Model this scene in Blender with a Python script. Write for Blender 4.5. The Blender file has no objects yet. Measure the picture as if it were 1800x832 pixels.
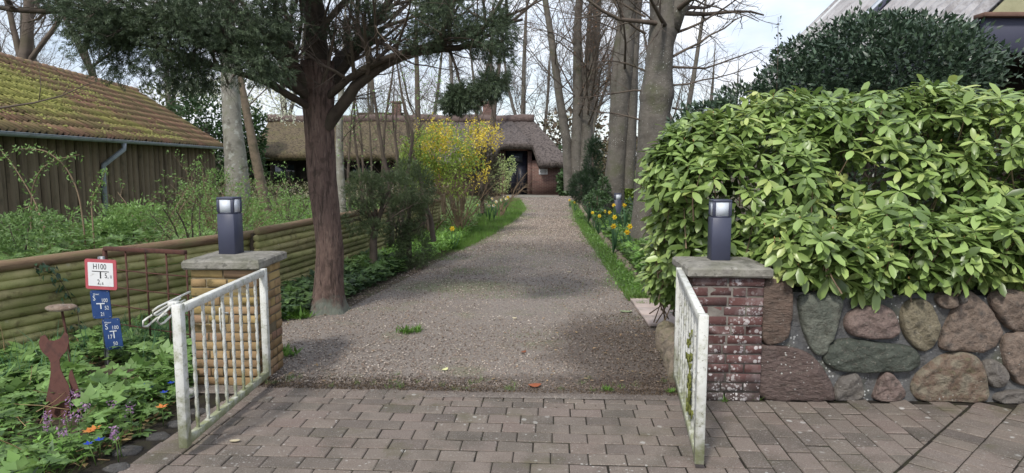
import bpy, math, random
import numpy as np
from mathutils import Vector, Matrix, Euler
random.seed(7)
rng = np.random.default_rng(7)
R = math.radians
S = bpy.context.scene
COL = S.collection

# ------------------------------------------------------------------ camera
FPX, EYE, CXP, CYP = 1190.0, 1.64, 900.0, 416.0
PITCH = math.atan(131 / FPX)
cam_d = bpy.data.cameras.new('camera')
cam = bpy.data.objects.new('camera', cam_d)
COL.objects.link(cam)
cam.location = (0, 0, EYE)
cam.rotation_euler = (R(90) - PITCH, 0, 0)
cam_d.sensor_fit = 'HORIZONTAL'
cam_d.sensor_width = 36
cam_d.lens = FPX / 1800 * 36
cam_d.clip_start = 0.05
cam_d.clip_end = 2000
S.camera = cam
S.view_settings.view_transform = 'Standard'
S.view_settings.look = 'None'
S.view_settings.gamma = 1
S.view_settings.exposure = 0.42
S.view_settings.use_curve_mapping = False
S.cycles.max_bounces = 6
S.cycles.transparent_max_bounces = 4
try:
    S.cycles.use_denoising = True
except Exception:
    pass

SUN_EL, SUN_AZ = 48, 205     # azimuth measured clockwise from +Y: the sun stands behind and left of the camera
# ------------------------------------------------------------------ world
W = bpy.data.worlds.new('World')
S.world = W
W.use_nodes = True
nt = W.node_tree
nt.nodes.clear()
_n = nt.nodes.new
out = _n('ShaderNodeOutputWorld'); mix = _n('ShaderNodeMixShader')
bg1 = _n('ShaderNodeBackground'); bg2 = _n('ShaderNodeBackground')
sky = _n('ShaderNodeTexSky'); sky.sky_type = 'NISHITA'; sky.sun_disc = False
sky.sun_elevation = R(SUN_EL); sky.sun_rotation = R(SUN_AZ)
bg1.inputs[1].default_value = 0.13
nt.links.new(sky.outputs[0], bg1.inputs[0])
tc = _n('ShaderNodeTexCoord'); mp = _n('ShaderNodeMapping'); mp.inputs['Scale'].default_value = (1, 1, 2.6)
nz = _n('ShaderNodeTexNoise'); nz.inputs['Scale'].default_value = 2.3; nz.inputs['Detail'].default_value = 9; nz.inputs['Roughness'].default_value = .55
nz.inputs['Distortion'].default_value = .4
rp = _n('ShaderNodeValToRGB'); rp.color_ramp.elements[0].position = .34; rp.color_ramp.elements[1].position = .56
rp.color_ramp.elements[0].color = (.3, .3, .3, 1)
nz2 = _n('ShaderNodeTexNoise'); nz2.inputs['Scale'].default_value = 4.5; nz2.inputs['Detail'].default_value = 7
rp2 = _n('ShaderNodeValToRGB')
rp2.color_ramp.elements[0].position = .35; rp2.color_ramp.elements[0].color = (.60, .68, .82, 1)
rp2.color_ramp.elements[1].position = .62; rp2.color_ramp.elements[1].color = (.93, .95, 1, 1)
nt.links.new(tc.outputs['Generated'], mp.inputs[0]); nt.links.new(mp.outputs[0], nz.inputs['Vector']); nt.links.new(mp.outputs[0], nz2.inputs['Vector'])
nt.links.new(nz.outputs['Fac'], rp.inputs[0]); nt.links.new(nz2.outputs['Fac'], rp2.inputs[0])
nt.links.new(rp2.outputs[0], bg2.inputs[0]); bg2.inputs[1].default_value = 1.0
nt.links.new(rp.outputs[0], mix.inputs[0]); nt.links.new(bg1.outputs[0], mix.inputs[1]); nt.links.new(bg2.outputs[0], mix.inputs[2])
nt.links.new(mix.outputs[0], out.inputs[0])

# ------------------------------------------------------------------ sun
sd = bpy.data.lights.new('sun', 'SUN'); sd.energy = 2.2; sd.angle = R(7); sd.color = (1, .95, .87)
sun = bpy.data.objects.new('sun', sd); COL.objects.link(sun)
_a = R(SUN_AZ); _e = R(SUN_EL)
sdir = Vector((math.sin(_a) * math.cos(_e), math.cos(_a) * math.cos(_e), math.sin(_e)))
sun.rotation_euler = sdir.to_track_quat('Z', 'Y').to_euler()

# ------------------------------------------------------------------ placing: a pixel of the photograph at a chosen distance
def ray(px, py):
    u = (px - CXP) / FPX; v = (CYP - py) / FPX
    return (u, math.cos(PITCH) + v * math.sin(PITCH), -math.sin(PITCH) + v * math.cos(PITCH))
def at(px, py, Y):
    r = ray(px, py); t = Y / r[1]
    return np.array((r[0] * t, Y, EYE + r[2] * t))
def G(px, py, z=0.0):
    r = ray(px, py); t = (z - EYE) / r[2]
    return np.array((r[0] * t, r[1] * t, z))
def pj(x, y, z):
    dz = z - EYE; d = y * math.cos(PITCH) - dz * math.sin(PITCH); v = y * math.sin(PITCH) + dz * math.cos(PITCH)
    if d < .05: return (-9999, -9999)
    return (CXP + FPX * x / d, CYP - FPX * v / d)

# ------------------------------------------------------------------ materials
def srgb(*c, d=.15):
    """sRGB bytes to linear, slightly greyed as overcast surfaces are"""
    v = [((x / 255) / 12.92 if x / 255 <= .04045 else ((x / 255 + .055) / 1.055) ** 2.4) for x in c]
    g = .3 * v[0] + .59 * v[1] + .11 * v[2]
    return tuple(x * (1 - d) + g * d for x in v) + (1,)

def _rand(nt):
    n = nt.nodes; l = nt.links
    oi = n.new('ShaderNodeObjectInfo'); ge = n.new('ShaderNodeNewGeometry')
    a = n.new('ShaderNodeMath'); a.operation = 'ADD'
    l.new(oi.outputs['Random'], a.inputs[0]); l.new(ge.outputs['Random Per Island'], a.inputs[1])
    f = n.new('ShaderNodeMath'); f.operation = 'FRACT'; l.new(a.outputs[0], f.inputs[0])
    return f.outputs[0], ge

def _range(nt, src, lo, hi, a=0., b=1.):
    m = nt.nodes.new('ShaderNodeMapRange'); m.clamp = True
    m.inputs[1].default_value = lo; m.inputs[2].default_value = hi; m.inputs[3].default_value = a; m.inputs[4].default_value = b
    nt.links.new(src, m.inputs[0]); return m.outputs[0]

def _math(nt, op, a, b):
    m = nt.nodes.new('ShaderNodeMath'); m.operation = op
    for i, x in enumerate((a, b)):
        if isinstance(x, (int, float)): m.inputs[i].default_value = x
        else: nt.links.new(x, m.inputs[i])
    return m.outputs[0]

def _noise(nt, vec, sc, det=5, rough=.6):
    z = nt.nodes.new('ShaderNodeTexNoise'); z.inputs['Scale'].default_value = sc; z.inputs['Detail'].default_value = det
    z.inputs['Roughness'].default_value = rough; nt.links.new(vec, z.inputs['Vector']); return z.outputs['Fac']

def _mix(nt, fac, c1, c2, mode='MIX'):
    m = nt.nodes.new('ShaderNodeMix'); m.data_type = 'RGBA'; m.blend_type = mode
    for s, x in ((m.inputs[0], fac), (m.inputs[6], c1), (m.inputs[7], c2)):
        if isinstance(x, (tuple, float, int)): s.default_value = x
        else: nt.links.new(x, s)
    return m.outputs[2]

def M(name, cols, sc=6, rough=.85, bump=.3, bsc=60, rnd=.12, hue=.0, pick=0., layers=(), spec=.3, metal=0., stretch=None, trans=0., bdist=.01, vor=0, satr=0.):
    """cols: ramp of base colours driven by noise (and by a per-piece random number when pick>0)."""
    m = bpy.data.materials.new(name); m.use_nodes = True; nt = m.node_tree; n = nt.nodes; l = nt.links
    bs = n['Principled BSDF']; r, ge = _rand(nt)
    pos = ge.outputs['Position']
    if stretch:
        mp = n.new('ShaderNodeMapping'); mp.inputs['Scale'].default_value = stretch; l.new(pos, mp.inputs[0]); vec = mp.outputs[0]
    else: vec = pos
    fac = _range(nt, _noise(nt, vec, sc), .3, .7)
    if pick:
        fac = _math(nt, 'ADD', _math(nt, 'MULTIPLY', r, pick), _math(nt, 'MULTIPLY', fac, 1 - pick))
    rp = n.new('ShaderNodeValToRGB'); l.new(fac, rp.inputs[0]); e = rp.color_ramp.elements
    while len(e) < len(cols): e.new(.5)
    for i, c in enumerate(cols):
        e[i].position = i / max(1, len(cols) - 1); e[i].color = c if len(c) == 4 else tuple(c) + (1,)
    col = rp.outputs[0]
    if rnd or hue:
        r2 = _math(nt, 'FRACT', _math(nt, 'MULTIPLY', r, 7.31), 0)
        h = n.new('ShaderNodeHueSaturation'); l.new(col, h.inputs['Color'])
        l.new(_range(nt, r, 0, 1, 1 - rnd, 1 + rnd), h.inputs['Value'])
        l.new(_range(nt, r2, 0, 1, .5 - hue, .5 + hue), h.inputs['Hue'])
        if satr: l.new(_range(nt, r2, 0, 1, 1 - satr, 1 + satr), h.inputs['Saturation'])
        col = h.outputs[0]
    for L in layers:
        k = L['k']; amt = L.get('amt', 1.)
        if k == 'n': mk_ = _range(nt, _noise(nt, vec if L.get('st') else pos, L['sc'], L.get('det', 6), L.get('r', .6)), L['lo'], L['hi'])
        elif k == 'v':
            v = n.new('ShaderNodeTexVoronoi'); v.inputs['Scale'].default_value = L['sc']; l.new(pos, v.inputs['Vector'])
            sep = n.new('ShaderNodeSeparateColor'); l.new(v.outputs['Color'], sep.inputs[0])
            d = _math(nt, 'ADD', v.outputs['Distance'], _math(nt, 'MULTIPLY', _noise(nt, pos, L['sc'] * 4), .25))
            th = _math(nt, 'MULTIPLY', sep.outputs[0], L['hi'])
            mk_ = _range(nt, _math(nt, 'SUBTRACT', th, d), -.02, .06)
            if 'zlo' in L:
                sx = n.new('ShaderNodeSeparateXYZ'); l.new(pos, sx.inputs[0]); mk_ = _math(nt, 'MULTIPLY', mk_, _range(nt, sx.outputs[2], L['zlo'], L['zhi'], 1., .15))
            g = _noise(nt, pos, L.get('gsc', 2.), 4); mk_ = _math(nt, 'MULTIPLY', mk_, _range(nt, g, L.get('glo', .4), L.get('ghi', .6)))
        elif k == 'z':   # growth or dirt that starts from a height z0 within h, broken up by noise
            sx = n.new('ShaderNodeSeparateXYZ'); l.new(pos, sx.inputs[0])
            hgt = _range(nt, sx.outputs[2], L['z1'], L['z0'])
            nn = _noise(nt, pos, L['sc'])
            mk_ = _range(nt, _math(nt, 'ADD', _math(nt, 'MULTIPLY', hgt, .6), _math(nt, 'MULTIPLY', nn, .8)), L['lo'], L['hi'])
        elif k == 'blob':   # one stain of its own place and outline
            mp_ = n.new('ShaderNodeMapping'); mp_.vector_type = 'POINT'; s_ = L['rad']; mp_.inputs['Scale'].default_value = (1 / s_[0], 1 / s_[1], 0)
            mp_.inputs['Location'].default_value = (-L['at'][0] / s_[0], -L['at'][1] / s_[1], 0); l.new(pos, mp_.inputs[0])
            ln = n.new('ShaderNodeVectorMath'); ln.operation = 'LENGTH'; l.new(mp_.outputs[0], ln.inputs[0])
            mk_ = _range(nt, _math(nt, 'ADD', ln.outputs['Value'], _math(nt, 'MULTIPLY', _noise(nt, pos, L['sc'], 8, .7), 1.2)), 1.75, 1.25)
        elif k == 'valley':  # rib shading painted as dark stripes along corrugated valleys, with some washed-in dirt
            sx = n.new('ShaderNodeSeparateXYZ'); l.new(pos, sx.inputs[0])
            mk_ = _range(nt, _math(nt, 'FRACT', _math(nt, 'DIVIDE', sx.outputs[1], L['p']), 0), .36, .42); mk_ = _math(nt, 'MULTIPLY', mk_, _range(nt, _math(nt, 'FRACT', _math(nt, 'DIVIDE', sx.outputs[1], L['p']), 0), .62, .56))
        elif k == 'up':
            sx = n.new('ShaderNodeSeparateXYZ'); l.new(ge.outputs['Normal'], sx.inputs[0])
            nn = _noise(nt, pos, L['sc'])
            mk_ = _range(nt, _math(nt, 'ADD', _math(nt, 'MULTIPLY', sx.outputs[2], .5), nn), L['lo'], L['hi'])
        mk_ = _math(nt, 'MULTIPLY', mk_, amt)
        col = _mix(nt, mk_, col, L['c'])
    l.new(col, bs.inputs['Base Color'])
    bs.inputs['Roughness'].default_value = rough; bs.inputs['Specular IOR Level'].default_value = spec; bs.inputs['Metallic'].default_value = metal
    if bump:
        b = n.new('ShaderNodeBump'); b.inputs['Strength'].default_value = bump; b.inputs['Distance'].default_value = bdist
        if vor:
            v = n.new('ShaderNodeTexVoronoi'); v.inputs['Scale'].default_value = vor; l.new(vec, v.inputs['Vector']); src = v.outputs['Distance']
        else: src = _noise(nt, vec, bsc, 6, .65)
        l.new(src, b.inputs['Height']); l.new(b.outputs[0], bs.inputs['Normal'])
    return m

def leafmat(name, cols, trans=.3, rough=.5, spec=.4, sc=1.5, tcol=None, rnd=.22, hue=.015, gamma=1):
    m = bpy.data.materials.new(name); m.use_nodes = True; nt = m.node_tree; n = nt.nodes; l = nt.links
    bs = n['Principled BSDF']; r, ge = _rand(nt)
    fac = _math(nt, 'ADD', _math(nt, 'MULTIPLY', r, .65), _math(nt, 'MULTIPLY', _range(nt, _noise(nt, ge.outputs['Position'], sc, 3), .3, .7), .35))
    rp = n.new('ShaderNodeValToRGB'); l.new(fac, rp.inputs[0]); e = rp.color_ramp.elements
    while len(e) < len(cols): e.new(.5)
    for i, c in enumerate(cols):
        e[i].position = i / max(1, len(cols) - 1); e[i].color = c if len(c) == 4 else tuple(c) + (1,)
    h = n.new('ShaderNodeHueSaturation'); l.new(rp.outputs[0], h.inputs['Color'])
    r2 = _math(nt, 'FRACT', _math(nt, 'MULTIPLY', r, 9.7), 0)
    l.new(_range(nt, r2, 0, 1, 1 - rnd, 1 + rnd), h.inputs['Value'])
    l.new(_range(nt, r, 0, 1, .5 - hue, .5 + hue), h.inputs['Hue'])
    h.inputs['Saturation'].default_value = 1.1
    l.new(h.outputs[0], bs.inputs['Base Color']); bs.inputs['Roughness'].default_value = rough; bs.inputs['Specular IOR Level'].default_value = spec
    if trans:
        t = n.new('ShaderNodeBsdfTranslucent'); mx = n.new('ShaderNodeMixShader'); mx.inputs[0].default_value = trans
        hh = n.new('ShaderNodeHueSaturation'); hh.inputs['Value'].default_value = 1.5; hh.inputs['Hue'].default_value = .49; l.new(h.outputs[0], hh.inputs['Color'])
        l.new(hh.outputs[0], t.inputs[0]); l.new(bs.outputs[0], mx.inputs[1]); l.new(t.outputs[0], mx.inputs[2])
        l.new(mx.outputs[0], n['Material Output'].inputs[0])
    return m

# ------------------------------------------------------------------ mesh and object helpers
def mesh_np(name, V, Fs, mats, smooth=False, midx=None):
    me = bpy.data.meshes.new(name)
    V = np.asarray(V, np.float32)
    Fs = [np.asarray(f, np.int32) for f in Fs if len(f)]
    me.vertices.add(len(V)); me.vertices.foreach_set('co', V.ravel())
    loops = np.concatenate([f.ravel() for f in Fs]).astype(np.int32)
    sizes = np.concatenate([np.full(len(f), f.shape[1]) for f in Fs])
    starts = np.concatenate([[0], np.cumsum(sizes)[:-1]]).astype(np.int32)
    me.loops.add(len(loops)); me.loops.foreach_set('vertex_index', loops)
    me.polygons.add(len(sizes)); me.polygons.foreach_set('loop_start', starts)
    if smooth: me.polygons.foreach_set('use_smooth', np.ones(len(sizes), bool))
    for m in (mats if isinstance(mats, (list, tuple)) else [mats]): me.materials.append(m)
    if midx is not None: me.polygons.foreach_set('material_index', np.asarray(midx, np.int32))
    me.update(calc_edges=True)
    return me

class B:
    """collects shapes as arrays"""
    def __init__(s): s.V = []; s.F3 = []; s.F4 = []; s.n = 0; s.poly = []
    def add(s, V, F3=(), F4=()):
        V = np.asarray(V, float)
        s.V.append(V)
        if len(F3): s.F3.append(np.asarray(F3, int) + s.n)
        if len(F4): s.F4.append(np.asarray(F4, int) + s.n)
        s.n += len(V)
    def box(s, c, d, rot=None, bev=0.):
        """box at centre c, full size d; bevelled along all edges when bev>0"""
        hx, hy, hz = d[0] / 2, d[1] / 2, d[2] / 2
        if not bev:
            V = np.array([(x, y, z) for x in (-hx, hx) for y in (-hy, hy) for z in (-hz, hz)])
            F = [(0, 1, 3, 2), (4, 6, 7, 5), (0, 4, 5, 1), (2, 3, 7, 6), (0, 2, 6, 4), (1, 5, 7, 3)]
            F3 = []
        else:
            V = []; idx = {}
            for sx in (-1, 1):
                for sy in (-1, 1):
                    for sz in (-1, 1):
                        for a in range(3):
                            p = [sx * (hx - bev), sy * (hy - bev), sz * (hz - bev)]
                            p[a] = (sx, sy, sz)[a] * (hx, hy, hz)[a]
                            idx[(sx, sy, sz, a)] = len(V); V.append(p)
            V = np.array(V); F = []; F3 = []
            for a in range(3):
                b, c2 = (a + 1) % 3, (a + 2) % 3
                for sg in (-1, 1):
                    q = []
                    for (u, v) in ((-1, -1), (1, -1), (1, 1), (-1, 1)):
                        k = [0, 0, 0]; k[a] = sg; k[b] = u; k[c2] = v; q.append(idx[(*k, a)])
                    F.append(q if sg > 0 else q[::-1])
                    # edges along axis a: between faces b and c2
                for u in (-1, 1):
                    for v in (-1, 1):
                        k0 = [0, 0, 0]; k1 = [0, 0, 0]; k0[a] = -1; k1[a] = 1; k0[b] = k1[b] = u; k0[c2] = k1[c2] = v
                        q = [idx[(*k0, b)], idx[(*k1, b)], idx[(*k1, c2)], idx[(*k0, c2)]]
                        F.append(q if u * v < 0 else q[::-1])
            for sx in (-1, 1):
                for sy in (-1, 1):
                    for sz in (-1, 1):
                        t = [idx[(sx, sy, sz, a)] for a in range(3)]
                        F3.append(t if sx * sy * sz > 0 else t[::-1])
        if rot is not None: V = V @ np.array(rot.to_3x3() if isinstance(rot, Euler) is False else rot.to_matrix()).T
        s.add(V + np.array(c), F3, F)
        return s
    def tube(s, P, r, n=8, cap=True, flat=None):
        P = np.asarray(P, float); r = np.broadcast_to(np.asarray(r, float), (len(P),))
        T = np.gradient(P, axis=0); T /= (np.linalg.norm(T, axis=1, keepdims=True) + 1e-9)
        ref = np.array((0, 0, 1.)) if abs(T[0][2]) < .8 else np.array((1., 0, 0))
        U = np.cross(T, ref); U /= (np.linalg.norm(U, axis=1, keepdims=True) + 1e-9); Wv = np.cross(T, U)
        a = np.arange(n) / n * 2 * math.pi
        V = P[:, None] + r[:, None, None] * (np.cos(a)[None, :, None] * U[:, None] + np.sin(a)[None, :, None] * Wv[:, None])
        V = V.reshape(-1, 3); k = len(P)
        i = np.arange(k - 1)[:, None] * n; j = np.arange(n)[None]; jn = (j + 1) % n
        F = np.stack([i + j, i + jn, i + n + jn, i + n + j], -1).reshape(-1, 4)
        F3 = []
        if cap and n > 3:
            V = np.vstack([V, P[0], P[-1]]); c0 = k * n
            F3 = [(c0, (q + 1) % n, q) for q in range(n)] + [(c0 + 1, (k - 1) * n + q, (k - 1) * n + (q + 1) % n) for q in range(n)]
        s.add(V, F3, F); return s
    def prism(s, P, nrm, th):
        """outline P (n,3) extruded by th along nrm (both ways half)"""
        P = np.asarray(P, float); n = len(P); nrm = np.asarray(nrm, float) * th / 2
        V = np.vstack([P + nrm, P - nrm]); V = np.vstack([V, (P + nrm).mean(0), (P - nrm).mean(0)])
        F4 = [(i, i + n, (i + 1) % n + n, (i + 1) % n) for i in range(n)]
        s.add(V, [], F4); base = s.n - len(V)
        s.poly.append([base + i for i in range(n)]); s.poly.append([base + n + i for i in range(n)][::-1])
        return s
    def mesh(s, name, mats, smooth=False):
        V = np.vstack(s.V) if s.V else np.zeros((0, 3))
        if s.poly:
            me = bpy.data.meshes.new(name)
            F = [tuple(f) for a in s.F3 for f in a.tolist()] + [tuple(f) for a in s.F4 for f in a.tolist()] + [tuple(p) for p in s.poly]
            me.from_pydata(V.tolist(), [], F)
            for m in (mats if isinstance(mats, (list, tuple)) else [mats]): me.materials.append(m)
            if smooth: me.polygons.foreach_set('use_smooth', np.ones(len(F), bool))
            me.update(); return me
        Fs = []
        if s.F3: Fs.append(np.vstack(s.F3))
        if s.F4: Fs.append(np.vstack(s.F4))
        return mesh_np(name, V, Fs, mats, smooth)

def link(name, me, parent=None, loc=None, rot=None, scale=None, label=None, kind=None):
    o = bpy.data.objects.new(name, me); COL.objects.link(o)
    if loc is not None: o.location = loc
    if rot is not None: o.rotation_euler = rot
    if scale is not None: o.scale = scale
    if parent is not None:
        o.parent = parent
        o.matrix_parent_inverse = PINV[parent.name]
        PINV[o.name] = (PW(o)).inverted()
    else: PINV[o.name] = PW(o).inverted()
    if label: o['label'] = label
    if kind: o['kind'] = kind
    return o
PINV = {}
WM = {}
def PW(o):
    loc, rot, sc = o.location, o.rotation_euler, o.scale
    m = Matrix.LocRotScale(loc, rot, sc)
    return m       # world matrix: parents' inverse cancels them (children are placed in world coordinates)
def thing(name, label, cat, loc=(0, 0, 0), group=None, kind=None):
    o = bpy.data.objects.new(name, None); COL.objects.link(o); o.location = Vector([float(v) for v in loc]); o.empty_display_size = .1
    o['label'] = label; o['category'] = cat
    if group: o['group'] = group
    if kind: o['kind'] = kind
    PINV[o.name] = PW(o).inverted()
    return o
def tag(o, label, cat, group=None):
    o['label'] = label; o['category'] = cat
    if group: o['group'] = group
    return o
def part(name, b, mat, parent, smooth=False, **k):
    return link(name, b.mesh(name, mat, smooth), parent, **k)
def copy_tree(src, loc, rotz=0., sc=1., label=None):
    """copy a thing with its parts and sub-parts"""
    def rec(o, par):
        c = o.copy(); COL.objects.link(c); c.parent = par
        if par is not None: c.matrix_parent_inverse = o.matrix_parent_inverse.copy()
        for ch in list(o.children): rec(ch, c)
        return c
    r = rec(src, None); r.location = Vector([float(v) for v in loc]); r.rotation_euler = (0, 0, rotz); r.scale = (sc, sc, sc)
    if label: r['label'] = label
    return r
def structure(name, me):
    o = link(name, me); o['kind'] = 'structure'; return o

def frames(D, up=(0, 0, 1), roll=None):
    """rotation matrices whose columns are (dir, side, normal)"""
    D = D / (np.linalg.norm(D, axis=1, keepdims=True) + 1e-9)
    U = np.broadcast_to(np.asarray(up, float), D.shape)
    Yv = np.cross(U, D); ln = np.linalg.norm(Yv, axis=1, keepdims=True)
    Yv = np.where(ln < 1e-3, np.array((0, 1., 0)), Yv / (ln + 1e-9)); Z = np.cross(D, Yv)
    if roll is not None:
        c, s_ = np.cos(roll)[:, None], np.sin(roll)[:, None]
        Yv, Z = Yv * c + Z * s_, Z * c - Yv * s_
    return np.stack([D, Yv, Z], -1)
def scatter(b, T, F3, F4, pos, Rm, sc):
    """copies of template T (k,3) at pos (N,3) with rotations (N,3,3) and scales (N,)"""
    N = len(pos); k = len(T)
    if N == 0: return
    V = np.einsum('nij,kj->nki', Rm, T) * np.asarray(sc).reshape(N, 1, 1 if np.ndim(sc) == 1 else 3) + pos[:, None]
    off = (np.arange(N) * k)[:, None, None]
    f3 = (np.asarray(F3, int)[None] + off).reshape(-1, 3) if len(F3) else ()
    f4 = (np.asarray(F4, int)[None] + off).reshape(-1, 4) if len(F4) else ()
    b.add(V.reshape(-1, 3), f3, f4)

# leaf templates, length 1 along +x, normal +z
LEAF = (np.array([(0, 0, 0), (.35, .22, .05), (.35, -.22, .05), (1, 0, -.06), (.45, 0, 0)]), [(0, 4, 1), (0, 2, 4), (4, 3, 1), (2, 3, 4)], [])
NARROW = (np.array([(0, 0, 0), (.4, .09, .02), (.4, -.09, .02), (1, 0, -.05)]), [], [(0, 2, 3, 1)])
QUADL = (np.array([(0, 0, 0), (.45, .28, .06), (.45, -.28, .06), (1, 0, -.03)]), [(0, 2, 1), (1, 2, 3)], [])
_rx = [0, .14, .42, .80, 1.0]; _rw = [.015, .10, .20, .175, .025]; _rz = [0, .03, .03, -.03, -.12]
_RV = [(x, 0, z) for x, z in zip(_rx, _rz)] + [(x, w, z + .035) for x, w, z in zip(_rx, _rw, _rz)] + [(x, -w, z + .035) for x, w, z in zip(_rx, _rw, _rz)]
RHODO = (np.array(_RV), [], [(i, i + 1, 6 + i, 5 + i) for i in range(4)] + [(10 + i, 11 + i, i + 1, i) for i in range(4)])
def _compound():
    V = []; F3 = []
    for a, r0, s in ((0, .5, .55), (1.15, .42, .45), (-1.15, .42, .45), (.5, .2, .5), (-.5, .2, .5)):
        base = len(V); c, sn = math.cos(a), math.sin(a)
        T, f3, _ = LEAF
        for p in T:
            x = p[0] * s + r0 * .5; y = p[1] * s * 1.5
            V.append((x * c - y * sn, x * sn + y * c, p[2] * s - .08 * x))
        F3 += [tuple(i + base for i in f) for f in f3]
    return np.array(V), F3, []
COMP = _compound()
def _tuft(n=13, seed=4):
    """loose three-dimensional tuft of fine scaly twiglets round a short stem"""
    r = random.Random(seed); V = []; F = []
    for i in range(n):
        t = i / n; p = np.array((t * .62, 0, -.08 * t)); a = i * 2.4; sp = .75 * (1 - t * .6)
        d = np.array((.75 + .3 * r.random(), sp * math.cos(a), sp * math.sin(a) * .6 - .1)); d /= np.linalg.norm(d); L = .42 * (1 - .35 * t) * r.uniform(.75, 1.2)
        sd_ = np.cross(d, (0, 0, 1.)); sd_ /= np.linalg.norm(sd_); sd_ = sd_ * math.cos(a) + np.cross(d, sd_) * math.sin(a) * .6; w = .036; b0 = len(V)
        V.extend([p, p + d * L * .45 + sd_ * w, p + d * L + np.array((0, 0, -.04)), p + d * L * .45 - sd_ * w]); F.append((b0, b0 + 3, b0 + 2, b0 + 1))
    return np.array(V), [], F
def _spray(n=7):
    V = []; F = []
    def q(p, d, L, w):
        d = np.array(d); d = d / np.linalg.norm(d); sd_ = np.array((-d[1], d[0], 0)); b0 = len(V)
        V.extend([p, p + d * L * .5 + sd_ * w, p + d * L, p + d * L * .5 - sd_ * w]); F.append((b0, b0 + 3, b0 + 2, b0 + 1))
    for i in range(n):
        t = i / n; p = np.array((t, 0, -.12 * t * t))
        q(p, (1, 0, -.1), .30, .035)
        L = .42 * (1 - t * .7)
        for s in (1, -1):
            q(p, (.8, s * .75, .1 * random.uniform(-1, 1)), L, .05)
            q(p + np.array((.45 * L, s * .4 * L, 0)), (1, s * .15, 0), L * .5, .035)
    return np.array(V), [], F
SPRAY = _tuft()

def unit(N, r=rng):
    d = r.normal(size=(N, 3)); return d / np.linalg.norm(d, axis=1, keepdims=True)
def lump(P, f, seed=0.):
    """cheap smooth pseudo-noise in -1..1"""
    x, y, z = P[:, 0] * f + seed, P[:, 1] * f + seed * 1.7, P[:, 2] * f - seed
    return (np.sin(x * 1.3 + np.sin(y * 1.7)) + np.sin(y * 1.1 + np.sin(z * 1.9 + 1)) + np.sin(z * 1.5 + np.sin(x * 1.2 + 2))) / 3
def ell(px, py, Y, rx, ry, dr=None):
    """ellipsoid (centre, radii) that covers rx x ry pixels of the photograph at distance Y"""
    c = at(px, py, Y); k = Y / FPX
    return (c, np.array((rx * k, (dr if dr else (rx + ry) / 2 * k), ry * k)))
def cloud(E, n, gap=.0, f=3., shell=.5, r=rng, seed=0.):
    """points in a list of ellipsoids, biased to the outer shell; returns points and outward directions"""
    vol = np.array([np.prod(e[1]) ** .75 for e in E]); cnt = r.multinomial(n, vol / vol.sum())
    P = []; D = []
    for (c, rad), k in zip(E, cnt):
        if not k: continue
        d = unit(k, r); t = 1 - (1 - r.random(k) ** .6) * shell if shell < 1 else r.random(k) ** (1 / 3)
        lumpy = 1 + .22 * lump(d * 3 + c, 1.0, seed)
        p = c + d * rad * (t * lumpy)[:, None]; P.append(p); D.append(d)
    P = np.vstack(P); D = np.vstack(D)
    if gap: 
        k = lump(P, f, seed) > (-1 + gap * 1.2); P, D = P[k], D[k]
    return P, D

# ------------------------------------------------------------------ branch growth
def bend(p0, d, L, n, wob, grav, r):
    P = [np.array(p0, float)]; d = np.array(d, float); d /= np.linalg.norm(d)
    for i in range(n):
        d = d + r.normal(size=3) * wob + np.array((0, 0, grav)); d /= np.linalg.norm(d)
        P.append(P[-1] + d * L / n)
    return np.array(P)
def grow(b, p, d, L, rad, lvl, prm, r, tips):
    q = prm[lvl]
    P = bend(p, d, L, q['seg'], q['wob'], q.get('grav', 0), r)
    k = len(P); tr = np.linspace(1, q.get('end', .25), k)
    b.tube(P, rad * tr, q['n'], cap=False)
    if lvl + 1 >= len(prm):
        tips.append((P[-1], P[-1] - P[-2])); tips.append((P[k // 2], P[-1] - P[-2])); return
    c = prm[lvl + 1]
    for i in range(q['kids']):
        t = q.get('t0', .25) + (1 - q.get('t0', .25)) * (i + r.random()) / q['kids']
        x = t * (k - 1); j = min(int(x), k - 2); pt = P[j] * (1 - (x - j)) + P[j + 1] * (x - j)
        ax = P[j + 1] - P[j]; ax /= np.linalg.norm(ax)
        u = unit(1, r)[0]; u -= ax * u.dot(ax); u /= np.linalg.norm(u) + 1e-9
        a = q.get('ang', .8) * r.uniform(.7, 1.25); dd = ax * math.cos(a) + u * math.sin(a)
        rr = rad * (1 - (1 - q.get('end', .25)) * t)
        grow(b, pt, dd, L * q.get('ratio', .45) * (1 - .5 * t) * r.uniform(.7, 1.2), min(rr * .7, max(q.get('crad', .4) * rr, c.get('minr', .003))), lvl + 1, prm, r, tips)

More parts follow.
